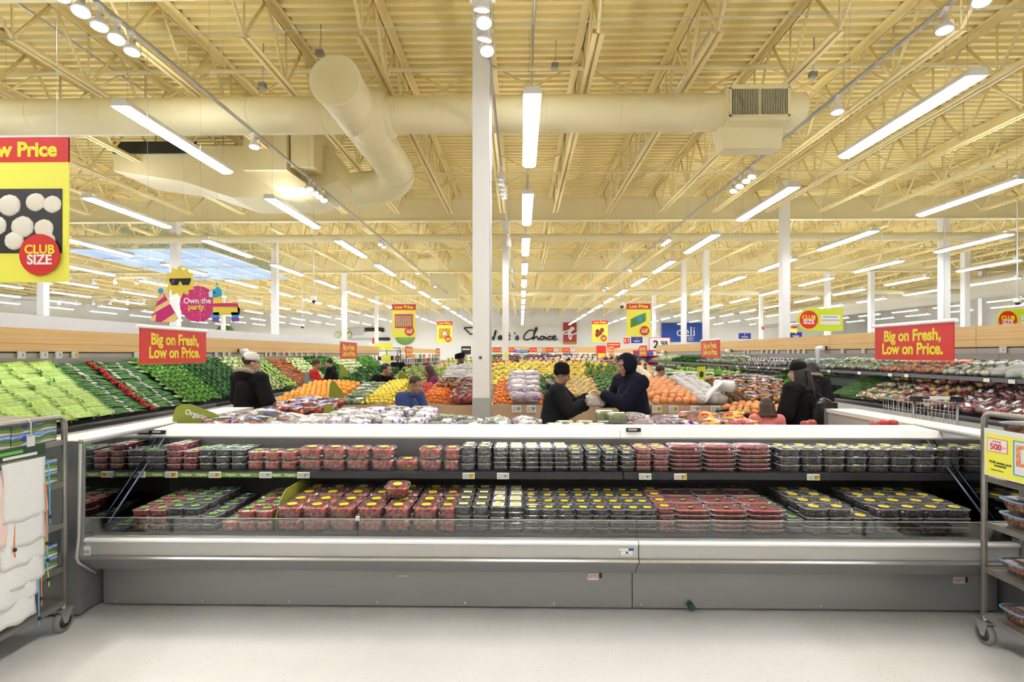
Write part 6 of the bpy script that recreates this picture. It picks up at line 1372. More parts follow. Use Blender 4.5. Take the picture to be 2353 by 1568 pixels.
# far cases and shelves
packs = [mat('pack_' + n, c, .4, rand=.3) for n, c in (('white', (.72, .72, .70)), ('red', (.55, .05, .04)), ('green', (.12, .32, .08)), ('orange', (.75, .32, .06)), ('blue', (.05, .16, .5)), ('tan', (.6, .45, .28)), ('dark', (.05, .05, .06)))]
PK = []
for m in packs:
    b = MB(); b.box(-.075, .075, -.05, .05, 0, .20); o = b.build('grocery_pack', m, None, .008); tag(o, 'x', 'grocery pack'); PK.append(Proto(o))
def fill(xs, y, z, axis, group, lb, choose, sc=1.0, rz=0):
    for i, x in enumerate(xs):
        p = (x, y, z) if axis == 'x' else (y, x, z); PK[choose[R.randrange(len(choose))]].put(p, rz + R.uniform(-.05, .05), lb, (sc, sc, sc * R.uniform(.8, 1.1)), group)
def frange(a, b, s):
    out = []; 
    while a < b: out.append(a); a += s
    return out
def far_case(s, y0, y1, x0, lb, zs, ch, glab, st=.72):
    c = thing('shelf_case', lb, 'shelf case', (s * x0, y0, 0)); L = y1 - y0; q = lambda a, b: (min(s * a, s * b), max(s * a, s * b))
    MB().box(*q(0, .8), 0, L, .1, .5).build('base', offwhite, c); MB().box(*q(.82, .86), 0, L, .0, 2.1).build('back_panel', casegrey, c); MB().box(*q(.10, .14), 0, L, 1.84, 2.16).build('wood_fascia', wood, c); MB().box(*q(.14, .86), 0, L, 2.12, 2.15).build('top_panel', offwhite, c); MB().box(*q(.2, .24), .05, L - .05, 1.82, 1.835).build('case_light', ledp, c)
    for z in zs: MB().box(*q(.15, .82), 0, L, z - .03, z).build('shelf', greyband, c)
    for e in (0, L - .03): MB().box(*q(.05, .86), e, e + .03, 0, 2.15).build('end_panel', offwhite, c)
    for z in zs: fill(frange(y0 + .2, y1 - .1, st), s * (x0 + .42), z + .002, 'y', glab, 'small grocery pack in the ' + lb.replace('far wood-topped ', ''), ch, 1.35, PI / 2)
far_case(-1, 28.8, 43, 6.6, 'far wood-topped shelf case at the end of the left aisle', (.62, .92, 1.22, 1.52), (0, 1, 2, 0, 3), 'packs in the far left shelf case'); far_case(1, 33, 46, 7.3, 'far wood-topped shelf case at the end of the right aisle', (.62, .92, 1.22, 1.52), (0, 3, 5, 0), 'packs in the far right shelf case')
# red and blue drinks shelf before it
c = thing('drinks_shelf', 'red-railed shelf of blue packs at the far end of the right case', 'shelf', (7.15, 29.6, 0)); MB().box(-.75, .75, .3, .34, 0, 2.0).build('back_panel', red, c); MB().box(-.75, .75, -.3, .3, .0, .14).build('base', red, c)
for z in (.55, .95, 1.35, 1.7): MB().box(-.75, .75, -.3, .3, z - .03, z).build('shelf', red, c); fill(frange(6.55, 7.8, .19), 29.45, z + .001, 'x', 'packs on the red-railed drinks shelf', 'small pack on the red-railed drinks shelf', (4, 4, 6, 0), 1.1)
# black wire rack with yellow cards
c = thing('wire_rack', 'black wire rack with yellow cards at the end of the left case', 'rack', (-6.45, 25.2, 0)); w = .55
b = MB()
for x in (-w, w):
    for y in (-.3, .3): b.tube([(x, y, 0), (x, y, 2.0)], .02, 6)
b.build('rack_post', black, c)
for z in (.3, .7, 1.1, 1.5, 1.95): MB().box(-w, w, -.3, .3, z - .02, z).build('rack_shelf', black, c); fill(frange(-6.85, -6.0, .2), 25.2, z + .001, 'x', 'boxes on the black wire rack', 'tan box on the black wire rack', (5, 6), 1.0) if z < 1.9 else None
for i, (x, z) in enumerate(((-.35, 1.98), (.1, 1.98), (.0, 1.42), (.05, 1.05))): MB().box(x - .2, x + .22, -.33, -.32, z, z + .34).build('yellow_card', yellow, c)
# low shelf with LOCAL banners, and the back case with price headers
for i, (px0, px1) in enumerate(((1212, 1246), (1250, 1281), (1290, 1320))):
    t, w, h, d = panel('local_banner', 'white LOCAL banner with blue ends beyond the apples, %s from left' % nth(i + 1), px0, px1, 821.5, 833, 24, cleanwhite, 'banner', .05, 'LOCAL banners'); letters('lettering', 'LOCAL', .17, blue, t, (0, -d, h * .45), bold=.01, ext=.002); MB().box(-w, -w * .86, -d, -d + .002, 0, h).box(w * .86, w, -d, -d + .002, 0, h).build('blue_ends', sky_b, t); MB().box(-w * .9, w * .9, 0, .03, -(P(0, 833, 24).z), 0).build('stand', offwhite, t)
c = thing('back_shelf_case', 'long wood-topped shelf case along the far wall', 'shelf case', (2.6, 52, 0)); MB().box(-6, 7, 0, .04, 1.87, 2.5).build('wood_fascia', wood, c); MB().box(-6, 7, .8, .84, 0, 2.4).build('back_panel', casegrey, c); MB().box(-6, 7, -.1, .8, 0, .5).build('base', offwhite, c); MB().box(-6, 7, .1, .14, 1.85, 1.87).build('case_light', ledp, c)
for z in (.9, 1.3, 1.68): MB().box(-6, 7, .1, .8, z - .03, z).build('shelf', greyband, c); fill(frange(-3.2, 9.4, .46), 52.3, z + .001, 'x', 'packs in the back shelf case', 'small grocery pack on the far back shelf case', (0, 2, 1, 3, 6, 5), 1.2)
for i, (px, pr_) in enumerate(((1148, '3'), (1180, '4'), (1231, '6'), (1269, '5'), (1307, '5'))):
    t, w, h, d = panel('price_header', 'red Low Price header, %s from left on the far back case' % nth(i + 1), px - 15, px + 14.5, 799.8, 808.5, 51.9, red, 'sign', .03, 'red price headers on the far back case'); letters('lettering', 'Low Price', .20, texty, t, (-w * .42, -d, h * .5), bold=.02, ext=.002, sx=.75); MB().box(w * .22, w * .95, -d, -d + .002, h * .08, h * .92).build('price_field', cleanwhite, t); letters('lettering', pr_ + '97', .26, ink, t, (w * .58, -d - .003, h * .5), bold=.02, ext=.002)
# blue and red low units in the far middle, dry goods aisles behind the side cases
for i, (px0, px1, py0, py1, Y, m, lb) in enumerate(((1372, 1392, 795, 852, 33, red, 'tall red display unit left of the far right case'), (1395, 1425, 788, 800, 45, red, 'long red header board above the far right case'), (1182, 1216, 805, 811, 50, blue, 'blue header board on the far back case'), (1243, 1262, 812, 817, 48, navy, 'small navy header left of the far navy pair'), (1293, 1312, 812, 817, 48, navy, 'small navy header right of the far navy pair'), (1060, 1082, 796, 815, 40, black, 'black framed far display left of the column'))):
    t, w, h, d = panel('display_board', lb, px0, px1, py0, py1, Y, m, 'display board'); MB().box(-w * .8, w * .8, -d, -d + .002, h * .55, h * .7).build('print_line', texty if m is red else cleanwhite, t); MB().box(-w * .3, w * .3, .0, .06, -t.location.z, h).build('post', greyband, t) if py1 < 830 else MB().box(-w, w, 0, .5, -t.location.z, h).build('unit_body', m, t)
for s, x, n in ((1, 12, 3), (1, 18, 4), (-1, 12.5, 2), (-1, 19, 3)):
    c = thing('aisle_gondola', 'tall grocery gondola hidden behind the %s produce cases, %s one out' % (('right', 'left')[s < 0], ('nearer', 'farther')[abs(x) > 15]), 'shelf', (s * x, 32, 0)); MB().box(-.5, .5, -8, 8, 0, 1.75).build('shelf_body', offwhite, c)
# ================================================================ PEOPLE
skinA = mat('skin_light', (.62, .36, .25), .5, bump=.05, bscale=120); skinB = mat('skin_tan', (.42, .23, .14), .5); skinC = mat('skin_brown', (.22, .11, .06), .5)
def cloth(n, c, c2=None): return mat('cloth_' + n, c, .85, col2=c2, nscale=20, bump=.25, bscale=14, spec=.2)
CLO = {'black': cloth('black', (.006, .006, .007)), 'char': cloth('charcoal', (.012, .013, .015)), 'navy': cloth('navy', (.007, .008, .022)), 'grey': cloth('grey', (.17, .19, .17)), 'red': cloth('red', (.50, .02, .02)), 'pink': cloth('pink', (.80, .24, .24)), 'blue': cloth('blue', (.05, .08, .22)), 'purple': cloth('purple', (.20, .03, .10)), 'brown': cloth('brown', (.28, .16, .12)), 'rust': cloth('rust', (.40, .10, .03)), 'jean': cloth('jeans', (.04, .06, .13)), 'white': cloth('white', (.75, .73, .70)), 'maroonwhite': cloth('stripe', (.4, .05, .05))}
hairb = mat('hair_black', (.012, .008, .007), .45, bump=.6, bscale=90, stretch=(1, 1, .15)); hairbr = mat('hair_brown', (.05, .022, .012), .5, bump=.6, bscale=90, stretch=(1, 1, .15)); furm = mat('fur_trim', (.30, .25, .20), .95, col2=(.45, .40, .33), nscale=60, bump=1.0, bscale=90); eyew = mat('eye_white', (.75, .74, .72), .3); lipm = mat('lip', (.45, .16, .13), .5)
def capsule(b, a, c, ra, rc, n=12, flat=1.0):
    a, c = Vector(a), Vector(c); d = (c - a).normalized(); pts = []; rs = []
    for k in range(4): q = k / 4 * PI / 2; pts.append(a - d * ra * math.cos(q)); rs.append(max(.0015, ra * math.sin(q)))
    pts.append(a); rs.append(ra); pts.append(c); rs.append(rc)
    for k in range(1, 5): q = k / 4 * PI / 2; pts.append(c + d * rc * math.sin(q)); rs.append(max(.0015, rc * math.cos(q)))
    b.tube(pts, rs, n, 0, True, True, flat)
def fuse(b, name, m, parent, vox, smooth=4, wob=0.0, seed=0):
    """melt overlapping volumes into one continuous skin"""
    me = b.mesh(name + '_raw', [m]); o = bpy.data.objects.new('raw', me); TMP.collection.objects.link(o)
    r = o.modifiers.new('r', 'REMESH'); r.mode = 'VOXEL'; r.voxel_size = vox; r.use_smooth_shade = True
    if smooth: s = o.modifiers.new('s', 'SMOOTH'); s.iterations = smooth; s.factor = .5
    vl = TMP.view_layers[0]; vl.update(); dg = vl.depsgraph; out = bpy.data.meshes.new_from_object(o.evaluated_get(dg)); out.name = name
    bpy.data.objects.remove(o); bpy.data.meshes.remove(me); out.materials.clear(); out.materials.append(m)
    if wob:
        nrm = [v.normal.copy() for v in out.vertices]
        for v in out.vertices:
            p = v.co * 9 + Vector((seed, seed * 2, 0)); k = noise.noise(Vector((p.x, p.y, p.z * .7))) + .5 * noise.noise(Vector((p.x * 1.2, p.y * 1.2, p.z * 3.1)))
            v.co += nrm[v.index] * (wob * k)
    return link(name, out, parent)
def ik(a, t, l1, l2, bend):
    a, t = Vector(a), Vector(t); d = t - a; L = min(d.length, (l1 + l2) * .995); d = d.normalized(); t = a + d * L
    x = (l1 * l1 - l2 * l2 + L * L) / (2 * L); h = math.sqrt(max(0, l1 * l1 - x * x)); n = Vector(bend) - d * Vector(bend).dot(d)
    n = n.normalized() if n.length > 1e-5 else d.orthogonal().normalized()
    return a + d * x + n * h, t
PN = [0]
TMP = bpy.data.scenes.new('workbench')
def person(label, x, y, rz, H, skin, top, pants, lean=0.0, hl=None, hr=None, yaw=0.0, nod=0.0, hair='short', hairm=hairb, hat=None, hatm=None, bulk=1.0, puffy=False, vox=.009, hood=False, fur=False, beard=False, glasses=False, vest=None, step=.0, skirt=False):
    """rz = 0 faces the camera (-Y); hands as (side, forward, height) targets in metres for a 1.7 m body"""
    PN[0] += 1; sd = PN[0]; k = H / 1.70
    t = thing('person', label, 'person', (x, y, 0), (0, 0, rz)); t.scale = (k, k, k)
    V3 = Vector; hip = V3((0, 0, .90)); LM = Matrix.Translation(hip) @ Matrix.Rotation(lean, 4, 'X') @ Matrix.Translation(-hip)
    B = lambda p: LM @ V3(p)
    chest = B((0, 0, 1.24)); neck = B((0, .015, 1.44)); shL, shR = B((.175, .01, 1.385)), B((-.175, .01, 1.385)); hc = B((0, -.012, 1.575))
    HM = Matrix.Translation(hc) @ Matrix.Rotation(yaw, 4, 'Z') @ Matrix.Rotation(lean * .45 + nod, 4, 'X')
    h = lambda p: HM @ V3(p)
    hl = hl or (.24, .10, .86); hr = hr or (.24, .10, .86)
    eL, wL = ik(shL, (hl[0], -hl[1], hl[2]), .29, .25, (.6, .5, -.6)); eR, wR = ik(shR, (-hr[0], -hr[1], hr[2]), .29, .25, (-.6, .5, -.6))
    kL, aL, kR, aR = (.095, -.02 - step, .48), (.10, .02 - step * 1.3, .08), (-.095, -.02 + step * .5, .48), (-.10, .02 + step, .08)
    b = MB()
    # head with brow, nose, cheeks, chin, ears
    b.ball(h((0, .012, .035)), (.073, .090, .083), 3, 0, HM.to_3x3().to_4x4()); b.ball(h((0, -.020, -.035)), (.056, .064, .070), 3, 0, HM.to_3x3().to_4x4()); b.ball(h((0, -.050, -.088)), (.028, .026, .020), 2, 0, HM.to_3x3().to_4x4())
    capsule(b, h((0, -.086, .018)), h((0, -.104, -.022)), .010, .0145, 8); b.ball(h((.013, -.094, -.027)), .010, 2); b.ball(h((-.013, -.094, -.027)), .010, 2)
    capsule(b, h((.045, -.070, .030)), h((-.045, -.070, .030)), .012, .012, 8); b.ball(h((.036, -.058, -.022)), (.022, .022, .02), 2); b.ball(h((-.036, -.058, -.022)), (.022, .022, .02), 2)
    capsule(b, h((.018, -.079, -.056)), h((-.018, -.079, -.056)), .009, .009, 8)
    for s in (1, -1): b.ball(h((s * .074, .012, -.004)), (.010, .020, .032), 2, 0, (HM.to_3x3().to_4x4() @ Matrix.Rotation(s * .35, 4, 'Z')))
    capsule(b, h((0, .018, -.07)), neck - V3((0, 0, .05)), .050, .058); capsule(b, neck - V3((0, 0, .03)), chest, .075, .135, 14, .75); capsule(b, chest, B((0, 0, 1.02)), .135, .125, 14, .78); capsule(b, B((0, 0, 1.0)), (0, 0, .90), .125, .14, 14, .85)
    for sh, e, w in ((shL, eL, wL), (shR, eR, wR)):
        capsule(b, chest + (sh - chest) * .55 + V3((0, 0, .05)), sh, .07, .062); capsule(b, sh, e, .052, .040); capsule(b, e, w, .039, .026)
    for kn, an, s in ((kL, aL, 1), (kR, aR, -1)):
        capsule(b, (s * .085, 0, .88), kn, .088, .056); capsule(b, kn, an, .055, .036); capsule(b, an, (an[0], an[1] - .15, .035), .036, .03)
    for s, e, w in ((1, eL, wL), (-1, eR, wR)):
        d = (w - e).normalized(); side = d.cross(V3((0, 0, 1))); side = side.normalized() if side.length > .1 else V3((1, 0, 0)); dn = side.cross(d).normalized()
        if dn.z > 0: dn = -dn
        pc = w + d * .05; capsule(b, w + d * .012, w + d * .078, .024, .030, 10, .62)
        for q, (o_, L) in enumerate(((-.030, .062), (-.010, .072), (.010, .068), (.029, .052))):
            r0 = w + d * .085 + side * o_; m1 = r0 + d * L * .48 + dn * .010; m2 = m1 + d * L * .26 + dn * L * .26; m3 = m2 + d * L * .06 + dn * L * .24
            b.tube([r0 - d * .02, r0, m1, m2, m3], [.0095, .0092, .0085, .0078, .006], 7)
        th = w + d * .03 - side * .028 * s * (1 if d.y < 0 else -1); b.tube([th, th - side * .022 * s + d * .022 + dn * .012, th - side * .026 * s + d * .052 + dn * .022], [.013, .011, .008], 7)
    body = fuse(b, 'body', skin, t, vox, 2)
    for s in (1, -1):
        MB().ball(h((s * .030, -.0735, .010)), (.013, .010, .008), 2, 0).build('eye', eyew, body); MB().ball(h((s * .030, -.0825, .010)), (.0055, .003, .0055), 2, 0).build('pupil', ink, body)
        MB().tube([h((s * .014, -.084, .030)), h((s * .032, -.083, .036)), h((s * .050, -.072, .030))], .0035, 5).build('eyebrow', hairm, body)
    MB().tube([h((-.022, -.082, -.055)), h((-.008, -.089, -.054)), h((.008, -.089, -.054)), h((.022, -.082, -.055))], [.003, .005, .005, .003], 6).build('mouth', lipm, body)
    # jacket
    g = .022 * bulk + (.018 if puffy else .0); b = MB()
    capsule(b, neck - V3((0, -.005, .055)), chest + V3((0, 0, .02)), .082 + g * .4, .140 + g, 14, .8); capsule(b, chest, B((0, 0, 1.02)), .142 + g, .142 + g, 14, .82); capsule(b, B((0, 0, 1.02)), (0, -.0, .80), .140 + g, .158 + g, 16, .88)
    for sh, e, w in ((shL, eL, wL), (shR, eR, wR)):
        capsule(b, chest + (sh - chest) * .5 + V3((0, 0, .045)), sh, .078 + g * .8, .066 + g * .8); capsule(b, sh, e, .062 + g * .8, .054 + g * .8); capsule(b, e, e + (w - e) * .94, .053 + g * .8, .040 + g * .6)
        if puffy:
            for q in range(3):
                for p0, p1 in ((sh, e), (e, w)): c_ = p0 + (p1 - p0) * ((q + .6) / 3.2); b.ball(c_, .066 + g * .55, 2)
    if hood: b.ball(h((0, .018, .020)), (.108, .118, .128), 3); b.ball(neck + V3((0, .03, .01)), (.125, .12, .06), 2)
    elif fur or puffy: b.ball(neck + V3((0, .075, .0)), (.14, .085, .07), 2)
    jk = fuse(b, 'hooded_top' if hood else ('padded_jacket' if puffy else 'jacket'), top, t, .012, 3, .007, sd)
    if hood:   # cut the face opening
        bm = bmesh.new(); bm.from_mesh(jk.data); inv = HM.inverted(); kill = [v for v in bm.verts if (lambda q: q.y < -.055 and abs(q.x) < .075 and -.095 < q.z < .085)(inv @ v.co)]
        bmesh.ops.delete(bm, geom=kill, context='VERTS'); bm.to_mesh(jk.data); bm.free(); jk.modifiers.new('thickness', 'SOLIDIFY').thickness = .006
    else: MB().tube([neck + V3((.085 * math.cos(a), .085 * math.sin(a) * .9, -.012 - .014 * math.sin(-a))) for a in [2 * PI * i / 16 for i in range(17)]], .020, 8, caps=False).build('collar', top, jk)
    MB().tube([B((0, -.172 - g * .3 if not lean else -.165 - g * .3, 1.34 - .0)), B((0, -.165 - g * .4, 1.1)), B((0, -.160 - g * .5, .86))], .004, 5).build('zip', black, jk)
    if vest: b = MB(); capsule(b, chest + V3((0, 0, .03)), B((0, 0, 1.02)), .150 + g, .150 + g, 14, .86); capsule(b, B((0, 0, 1.02)), (0, 0, .78), .150 + g, .170 + g, 14, .9); fuse(b, 'vest', vest, t, .014, 3, .006, sd)
    if fur: MB().tube([neck + V3((.125 * math.cos(a), .055 + .085 * math.sin(a), .03 + .035 * math.sin(a))) for a in [PI * (i / 12) * 1.1 - .15 for i in range(13)]], [.022 + .008 * (i % 2) for i in range(13)], 9).build('fur_trim', furm, jk)
    b = MB(); capsule(b, (0, 0, .93), (0, 0, .86), .140, .150, 14, .86)
    for kn, an, s in ((kL, aL, 1), (kR, aR, -1)): capsule(b, (s * .085, 0, .86), kn, .098, .072); capsule(b, kn, (an[0], an[1], .10), .070, .056)
    fuse(b, 'trousers', pants, t, .014, 3, .005, sd + 3)
    for an in (aL, aR):
        b = MB(); b.prism([(-.21, 0), (-.21, .03), (-.15, .06), (-.02, .10), (.07, .10), (.075, 0)], -.045, .045, 'x', 0, Matrix.Translation((an[0], an[1], 0))); b.build('shoe', black, t, .015)
    # hair and hats
    hs = MB(); R3 = HM.to_3x3().to_4x4()
    if hair != 'none' and not hood:
        hs.ball(h((0, .026, .050)), (.083, .094, .082), 3, 0, R3, .015)
        if hair in ('long', 'mid', 'bob'):
            L = {'long': .34, 'mid': .10, 'bob': .02}[hair]
            for i in range(9):
                a = PI * (i / 8) * 1.2 - PI * .1; p0 = h((.072 * math.cos(a), .03 + .07 * math.sin(a), .02)); p1 = h((.086 * math.cos(a), .045 + .085 * math.sin(a), -.12)); p2 = p1 + V3((.02 * math.cos(a), .03, -L))
                capsule(hs, p0, p1, .034, .036); capsule(hs, p1, p1 + (p2 - p1) * .8, .036, .026)
        if hair == 'bun': hs.ball(h((0, .075, .125)), (.040, .040, .036), 2)
        ho = fuse(hs, 'hair', hairm, t, .009, 3, .003, sd)
        bm = bmesh.new(); bm.from_mesh(ho.data); inv = HM.inverted(); kill = [v for v in bm.verts if (lambda q: q.y < -.040 and q.z < .072 and abs(q.x) < .088)(inv @ v.co)]; bmesh.ops.delete(bm, geom=kill, context='VERTS'); bm.to_mesh(ho.data); bm.free()
    if beard: b = MB(); b.ball(h((0, -.036, -.080)), (.052, .046, .040), 2, 0, R3); b.build('beard', hairm, t)
    if hat == 'cap':
        b = MB(); b.lathe([(.096, -.012), (.099, .02), (.085, .065), (.045, .092), (0, .098)], 20, HM @ Matrix.Translation((0, .014, .052))); b.prism([(.075 * math.cos(a), -.055 - .085 * math.sin(a)) for a in [PI * i / 10 for i in range(11)]], .042, .050, 'z', 0, HM); b.build('cap', hatm, t)
    elif hat == 'beanie':
        b = MB(); b.lathe([(.098, -.02), (.104, .0), (.104, .035), (.098, .04), (.100, .07), (.085, .105), (.045, .13), (0, .134)], 20, HM @ Matrix.Translation((0, .012, .040)) @ Matrix.Rotation(-.12, 4, 'X')); b.build('knit_hat', hatm, t)
    elif hat == 'turban':
        b = MB(); b.ball(h((0, .016, .062)), (.100, .112, .082), 3, 0, R3)
        for i in range(4): b.tube([h((.1 * math.cos(a) , .016 + .112 * math.sin(a), .035 + .028 * i + .030 * math.sin(a + PI))) for a in [2 * PI * q / 18 for q in range(19)]], .018, 6, caps=False)
        b.build('turban', hatm, t)
    if glasses:
        b = MB()
        for s in (1, -1): b.tube([h((s * .032 + .021 * math.cos(a), -.090, .010 + .016 * math.sin(a))) for a in [2 * PI * q / 14 for q in range(15)]], .0022, 5, caps=False); b.tube([h((s * .053, -.088, .012)), h((s * .076, .0, .012))], .002, 5)
        b.tube([h((.011, -.092, .012)), h((-.011, -.092, .012))], .002, 5); b.build('glasses', black, t)
    return t, h
def at(px, Y): return PX(px, Y)
def reach(x, y, rz, H, p, side=1):
    q = Matrix.Rotation(-rz, 3, 'Z') @ (Vector(p) - Vector((x, y, 0))) / (H / 1.70); return (q.x * side, -q.y, q.z)
# facing: rz 0 = towards the camera, pi = away, +pi/2 = towards the right of the photo, -pi/2 = left
person('person in a bulky black jacket and white cap standing with back turned by the greens', at(570, 6.7), 6.7, PI - .35, 1.80, skinA, CLO['black'], CLO['black'], .06, (.20, .30, 1.02), (.22, .22, .98), -.55, .1, 'short', hairbr, 'cap', CLO['white'], 1.9, False, .009, False, True)
person('person in a black knit hat and dark padded jacket reaching to the right', at(1272, 6.45), 6.45, PI / 2 - .12, 1.655, skinB, CLO['char'], CLO['black'], .14, (.10, .44, 1.27), (.06, .40, 1.22), -.05, .12, 'short', hairb, 'beanie', CLO['black'], 1.2, True, .007, False, True, False, True)
person('person in a dark navy hooded jacket leaning to the left', at(1463, 6.2), 6.2, -PI / 2 + .45, 1.80, skinB, CLO['navy'], CLO['jean'], .20, reach(at(1463, 6.2), 6.2, -PI / 2 + .45, 1.80, P(1388, 908, 6.1), 1), reach(at(1463, 6.2), 6.2, -PI / 2 + .45, 1.80, P(1378, 925, 6.3), -1), -.2, .12, 'none', hairb, None, None, 1.75, False, .007, True)
W_, wh = person('person in a black coat and black cap with a shoulder bag, back turned', at(1842, 6.15), 6.15, PI + .55, 1.69, skinA, CLO['black'], CLO['black'], .05, (.22, .20, .95), (.20, .22, .98), .25, .05, 'mid', hairb, 'cap', CLO['black'], 2.2, False, .009)
person('child in a pink top with dark bobbed hair', at(1762, 5.98), 5.98, PI - .2, 1.29, skinA, CLO['pink'], CLO['jean'], .02, None, None, .1, .1, 'bob', hairbr, None, None, 1.0)
person('person in a grey vest over red sleeves bending by the carrots', at(710, 11.2), 11.2, PI / 2 + .5, 1.70, skinB, CLO['red'], CLO['jean'], .22, (.14, .45, 1.0), (.14, .42, .98), .1, .2, 'short', hairbr, None, None, 1.3, vest=CLO['grey'])
person('person with a hair bun in a black jacket by the left case', at(766, 14.2), 14.2, -PI / 2 + .2, 1.66, skinA, CLO['black'], CLO['black'], .16, (.10, .36, 1.05), (.1, .36, 1.05), 0, .2, 'bun', hairb, None, None, 1.1, True)
person('person in black stretching an arm far right over the plantains', at(850, 9.95), 9.95, PI / 2 - .3, 1.72, skinB, CLO['black'], CLO['black'], .55, (.10, .75, 1.18), (.14, .35, .95), 0, -.1, 'short', hairb, None, None, 1.2)
person('worker in a black apron standing before the yellow cards', at(914, 19.5), 19.5, .2, 1.74, skinC, CLO['black'], CLO['char'], .05, (.18, .28, 1.0), (.18, .28, 1.0), 0, .1, 'short', hairb, None, None, 1.0)
person('person in a black turban and dark hooded jumper left of the column', at(1057, 13.3), 13.3, PI / 2 - .25, 1.80, skinC, CLO['char'], CLO['char'], .0, None, None, 0, .0, 'none', hairb, 'turban', CLO['black'], 1.0, beard=True)
person('person with long dark hair and a red jumper by the bananas', at(1194, 13.75), 13.75, PI + .2, 1.58, skinB, CLO['red'], CLO['jean'], .08, (.16, .3, 1.0), (.16, .3, 1.0), 0, .15, 'long', hairb, None, None, 1.0)
person('person in black just behind the long-haired person in red', at(1186, 14.4), 14.4, PI - .2, 1.66, skinB, CLO['black'], CLO['black'], .08, None, None, .2, .1, 'short', hairb, None, None, 1.0)
person('person in dark blue bent over the far melons', at(1316, 18.6), 18.6, -PI / 2 - .2, 1.66, skinA, CLO['navy'], CLO['jean'], .25, (.12, .4, 1.1), (.12, .4, 1.1), 0, .1, 'bun', hairb, None, None, 1.0)
person('far person in dark clothes near the right shelves', at(1430, 24.5), 24.5, .2, 1.66, skinA, CLO['purple'], CLO['black'], .0, None, None, 0, 0, 'mid', hairb)
person('far person in a red shirt right of the hooded person', at(1462, 23.5), 23.5, -PI / 2, 1.74, skinC, CLO['red'], CLO['black'], .05, None, None, 0, .1, 'short', hairb)
person('person in a brown jacket stooping behind the hooded person', at(1492, 10.0), 10.0, PI / 2 + .2, 1.62, skinB, CLO['brown'], CLO['brown'], .35, (.14, .4, .9), (.14, .4, .9), 0, .1, 'short', hairbr, None, None, 1.3)
person('person in blue stooping before the red apples', at(918, 6.6), 6.6, PI / 2 - .5, 1.58, skinB, CLO['blue'], CLO['jean'], .42, (.14, .5, .95), (.14, .45, .9), 0, .2, 'short', hairbr, None, None, 1.1)
person('person in purple stooping beside the white garlic bags', at(1012, 9.9), 9.9, -PI / 2 + .3, 1.62, skinB, CLO['purple'], CLO['jean'], .35, (.12, .45, 1.0), (.12, .4, 1.0), 0, .1, 'mid', hairbr, None, None, 1.2)
person('person with a grey fur hood beside the hanging bag', at(1867, 8.6), 8.6, PI - .3, 1.66, skinB, CLO['char'], CLO['black'], .1, None, None, .2, .1, 'mid', hairb, None, None, 1.2, True, .01, False, True)
pb = lumps('produce_bag', [potm, V['yellow'], potm], 8, (.07, .06, .07), .036, 71, filmwhite, crisp=True).root
tag(pb, 'thin plastic bag of golden mangoes held up by the hooded person', 'bag', 'held bag'); pb.location = P(1368, 934, 6.2)
# shoulder bag carried by the coat wearer
bg = thing('shoulder_bag', 'large black shoulder bag hanging on the black coat', 'bag', (PX(1893, 5.98), 5.98, 1.0), (0, 0, .3))
b = MB(); b.ball((0, 0, .10), (.17, .075, .20), 3, 0, None, .03); b.box(-.15, .15, -.05, .05, .05, .24); fuse(b, 'bag_body', mat('leather_black', (.012, .012, .013), .35), bg, .012, 4, .006, 3)
MB().tube([(-.12, 0, .24), (-.13, .02, .40), (-.16, .05, .58), (-.20, .06, .60), (-.12, .10, .42), (.10, .03, .24)], .011, 6).build('strap', blackrub, bg)
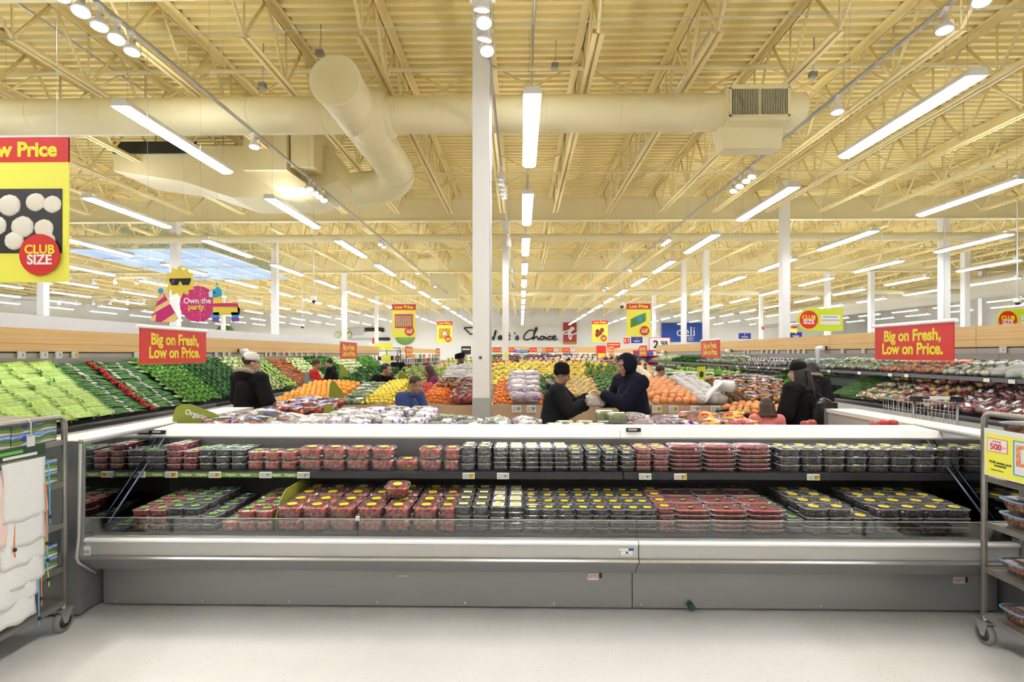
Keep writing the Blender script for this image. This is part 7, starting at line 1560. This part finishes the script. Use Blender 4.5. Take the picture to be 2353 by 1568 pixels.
# ================================================================ SHOPPING CART
p = P(2160, 930, 5.3)
t = thing('shopping_cart', 'wire shopping cart with a black handle behind the right end case', 'shopping cart', (PX(2150, 7.6), 7.6, 0), -.12); t.scale = (1.06,) * 3
w0, w1, L = .27, .21, .85
b = MB(); zt, zb_ = 1.02, .55
for s in (-1, 1):
    for z in (.0, .25, .5, .75, 1.0):
        zz = zb_ + (zt - zb_) * z; b.tube([(s * (w0 - .02 * (1 - z)), 0, zz + .0), (s * (w1 - .02 * (1 - z)), L, zz - .05 * (1 - z))], .0035, 5)
    for i in range(12): y = L * i / 11; ww = w0 + (w1 - w0) * i / 11; b.tube([(s * (ww - .02), y, zb_), (s * ww, y, zt)], .003, 5)
for i in range(7):
    q = -1 + 2 * i / 6; b.tube([(q * (w0 - .02), 0, zb_), (q * (w1 - .02), L, zb_ - .03), (q * w1, L, zt)], .003, 5); b.tube([(q * (w0 - .02), 0, zb_), (q * w0, 0, zt - .12)], .003, 5)
for i in range(8): y = L * i / 7; ww = w0 + (w1 - w0) * i / 7 - .02; b.tube([(-ww, y, zb_), (ww, y, zb_)], .003, 5)
b.build('wire_basket', steel, t)
b = MB(); b.tube([(-w0, 0, zt), (-w1, L, zt), (w1, L, zt), (w0, 0, zt), (-w0, 0, zt)], .008, 8)
for s in (-1, 1): b.tube([(s * w0, 0, zt + .05), (s * w0, .02, .55), (s * w0 * .95, .05, .14)], .015, 8); b.tube([(s * w0 * .95, .05, .16), (s * w1 * .9, L, .16)], .014, 8)
b.build('frame', mat('cart_grey', (.35, .36, .36), .35, .6), t)
MB().tube([(-w0 - .02, -.06, zt + .08), (w0 + .02, -.06, zt + .08)], .016, 10).box(-w0 - .03, -w0 + .06, -.08, .04, zt + .03, zt + .095).box(w0 - .06, w0 + .03, -.08, .04, zt + .03, zt + .095).build('handle', black, t, 0)
MB().box(-.12, .12, -.09, -.055, zt + .06, zt + .10).build('handle_plate', tagw, t)
for s in (-1, 1):
    for y in (.08, L - .03): ww = (w0 if y < .4 else w1) * .92; MB().lathe([(0, -.014), (.055, -.014), (.06, 0), (.055, .014), (0, .014)], 18, Matrix.Translation((s * ww, y, .06)) @ Matrix.Rotation(PI / 2, 4, 'Y')).build('cart_wheel', rubber, t); 

bpy.data.scenes.remove(TMP)
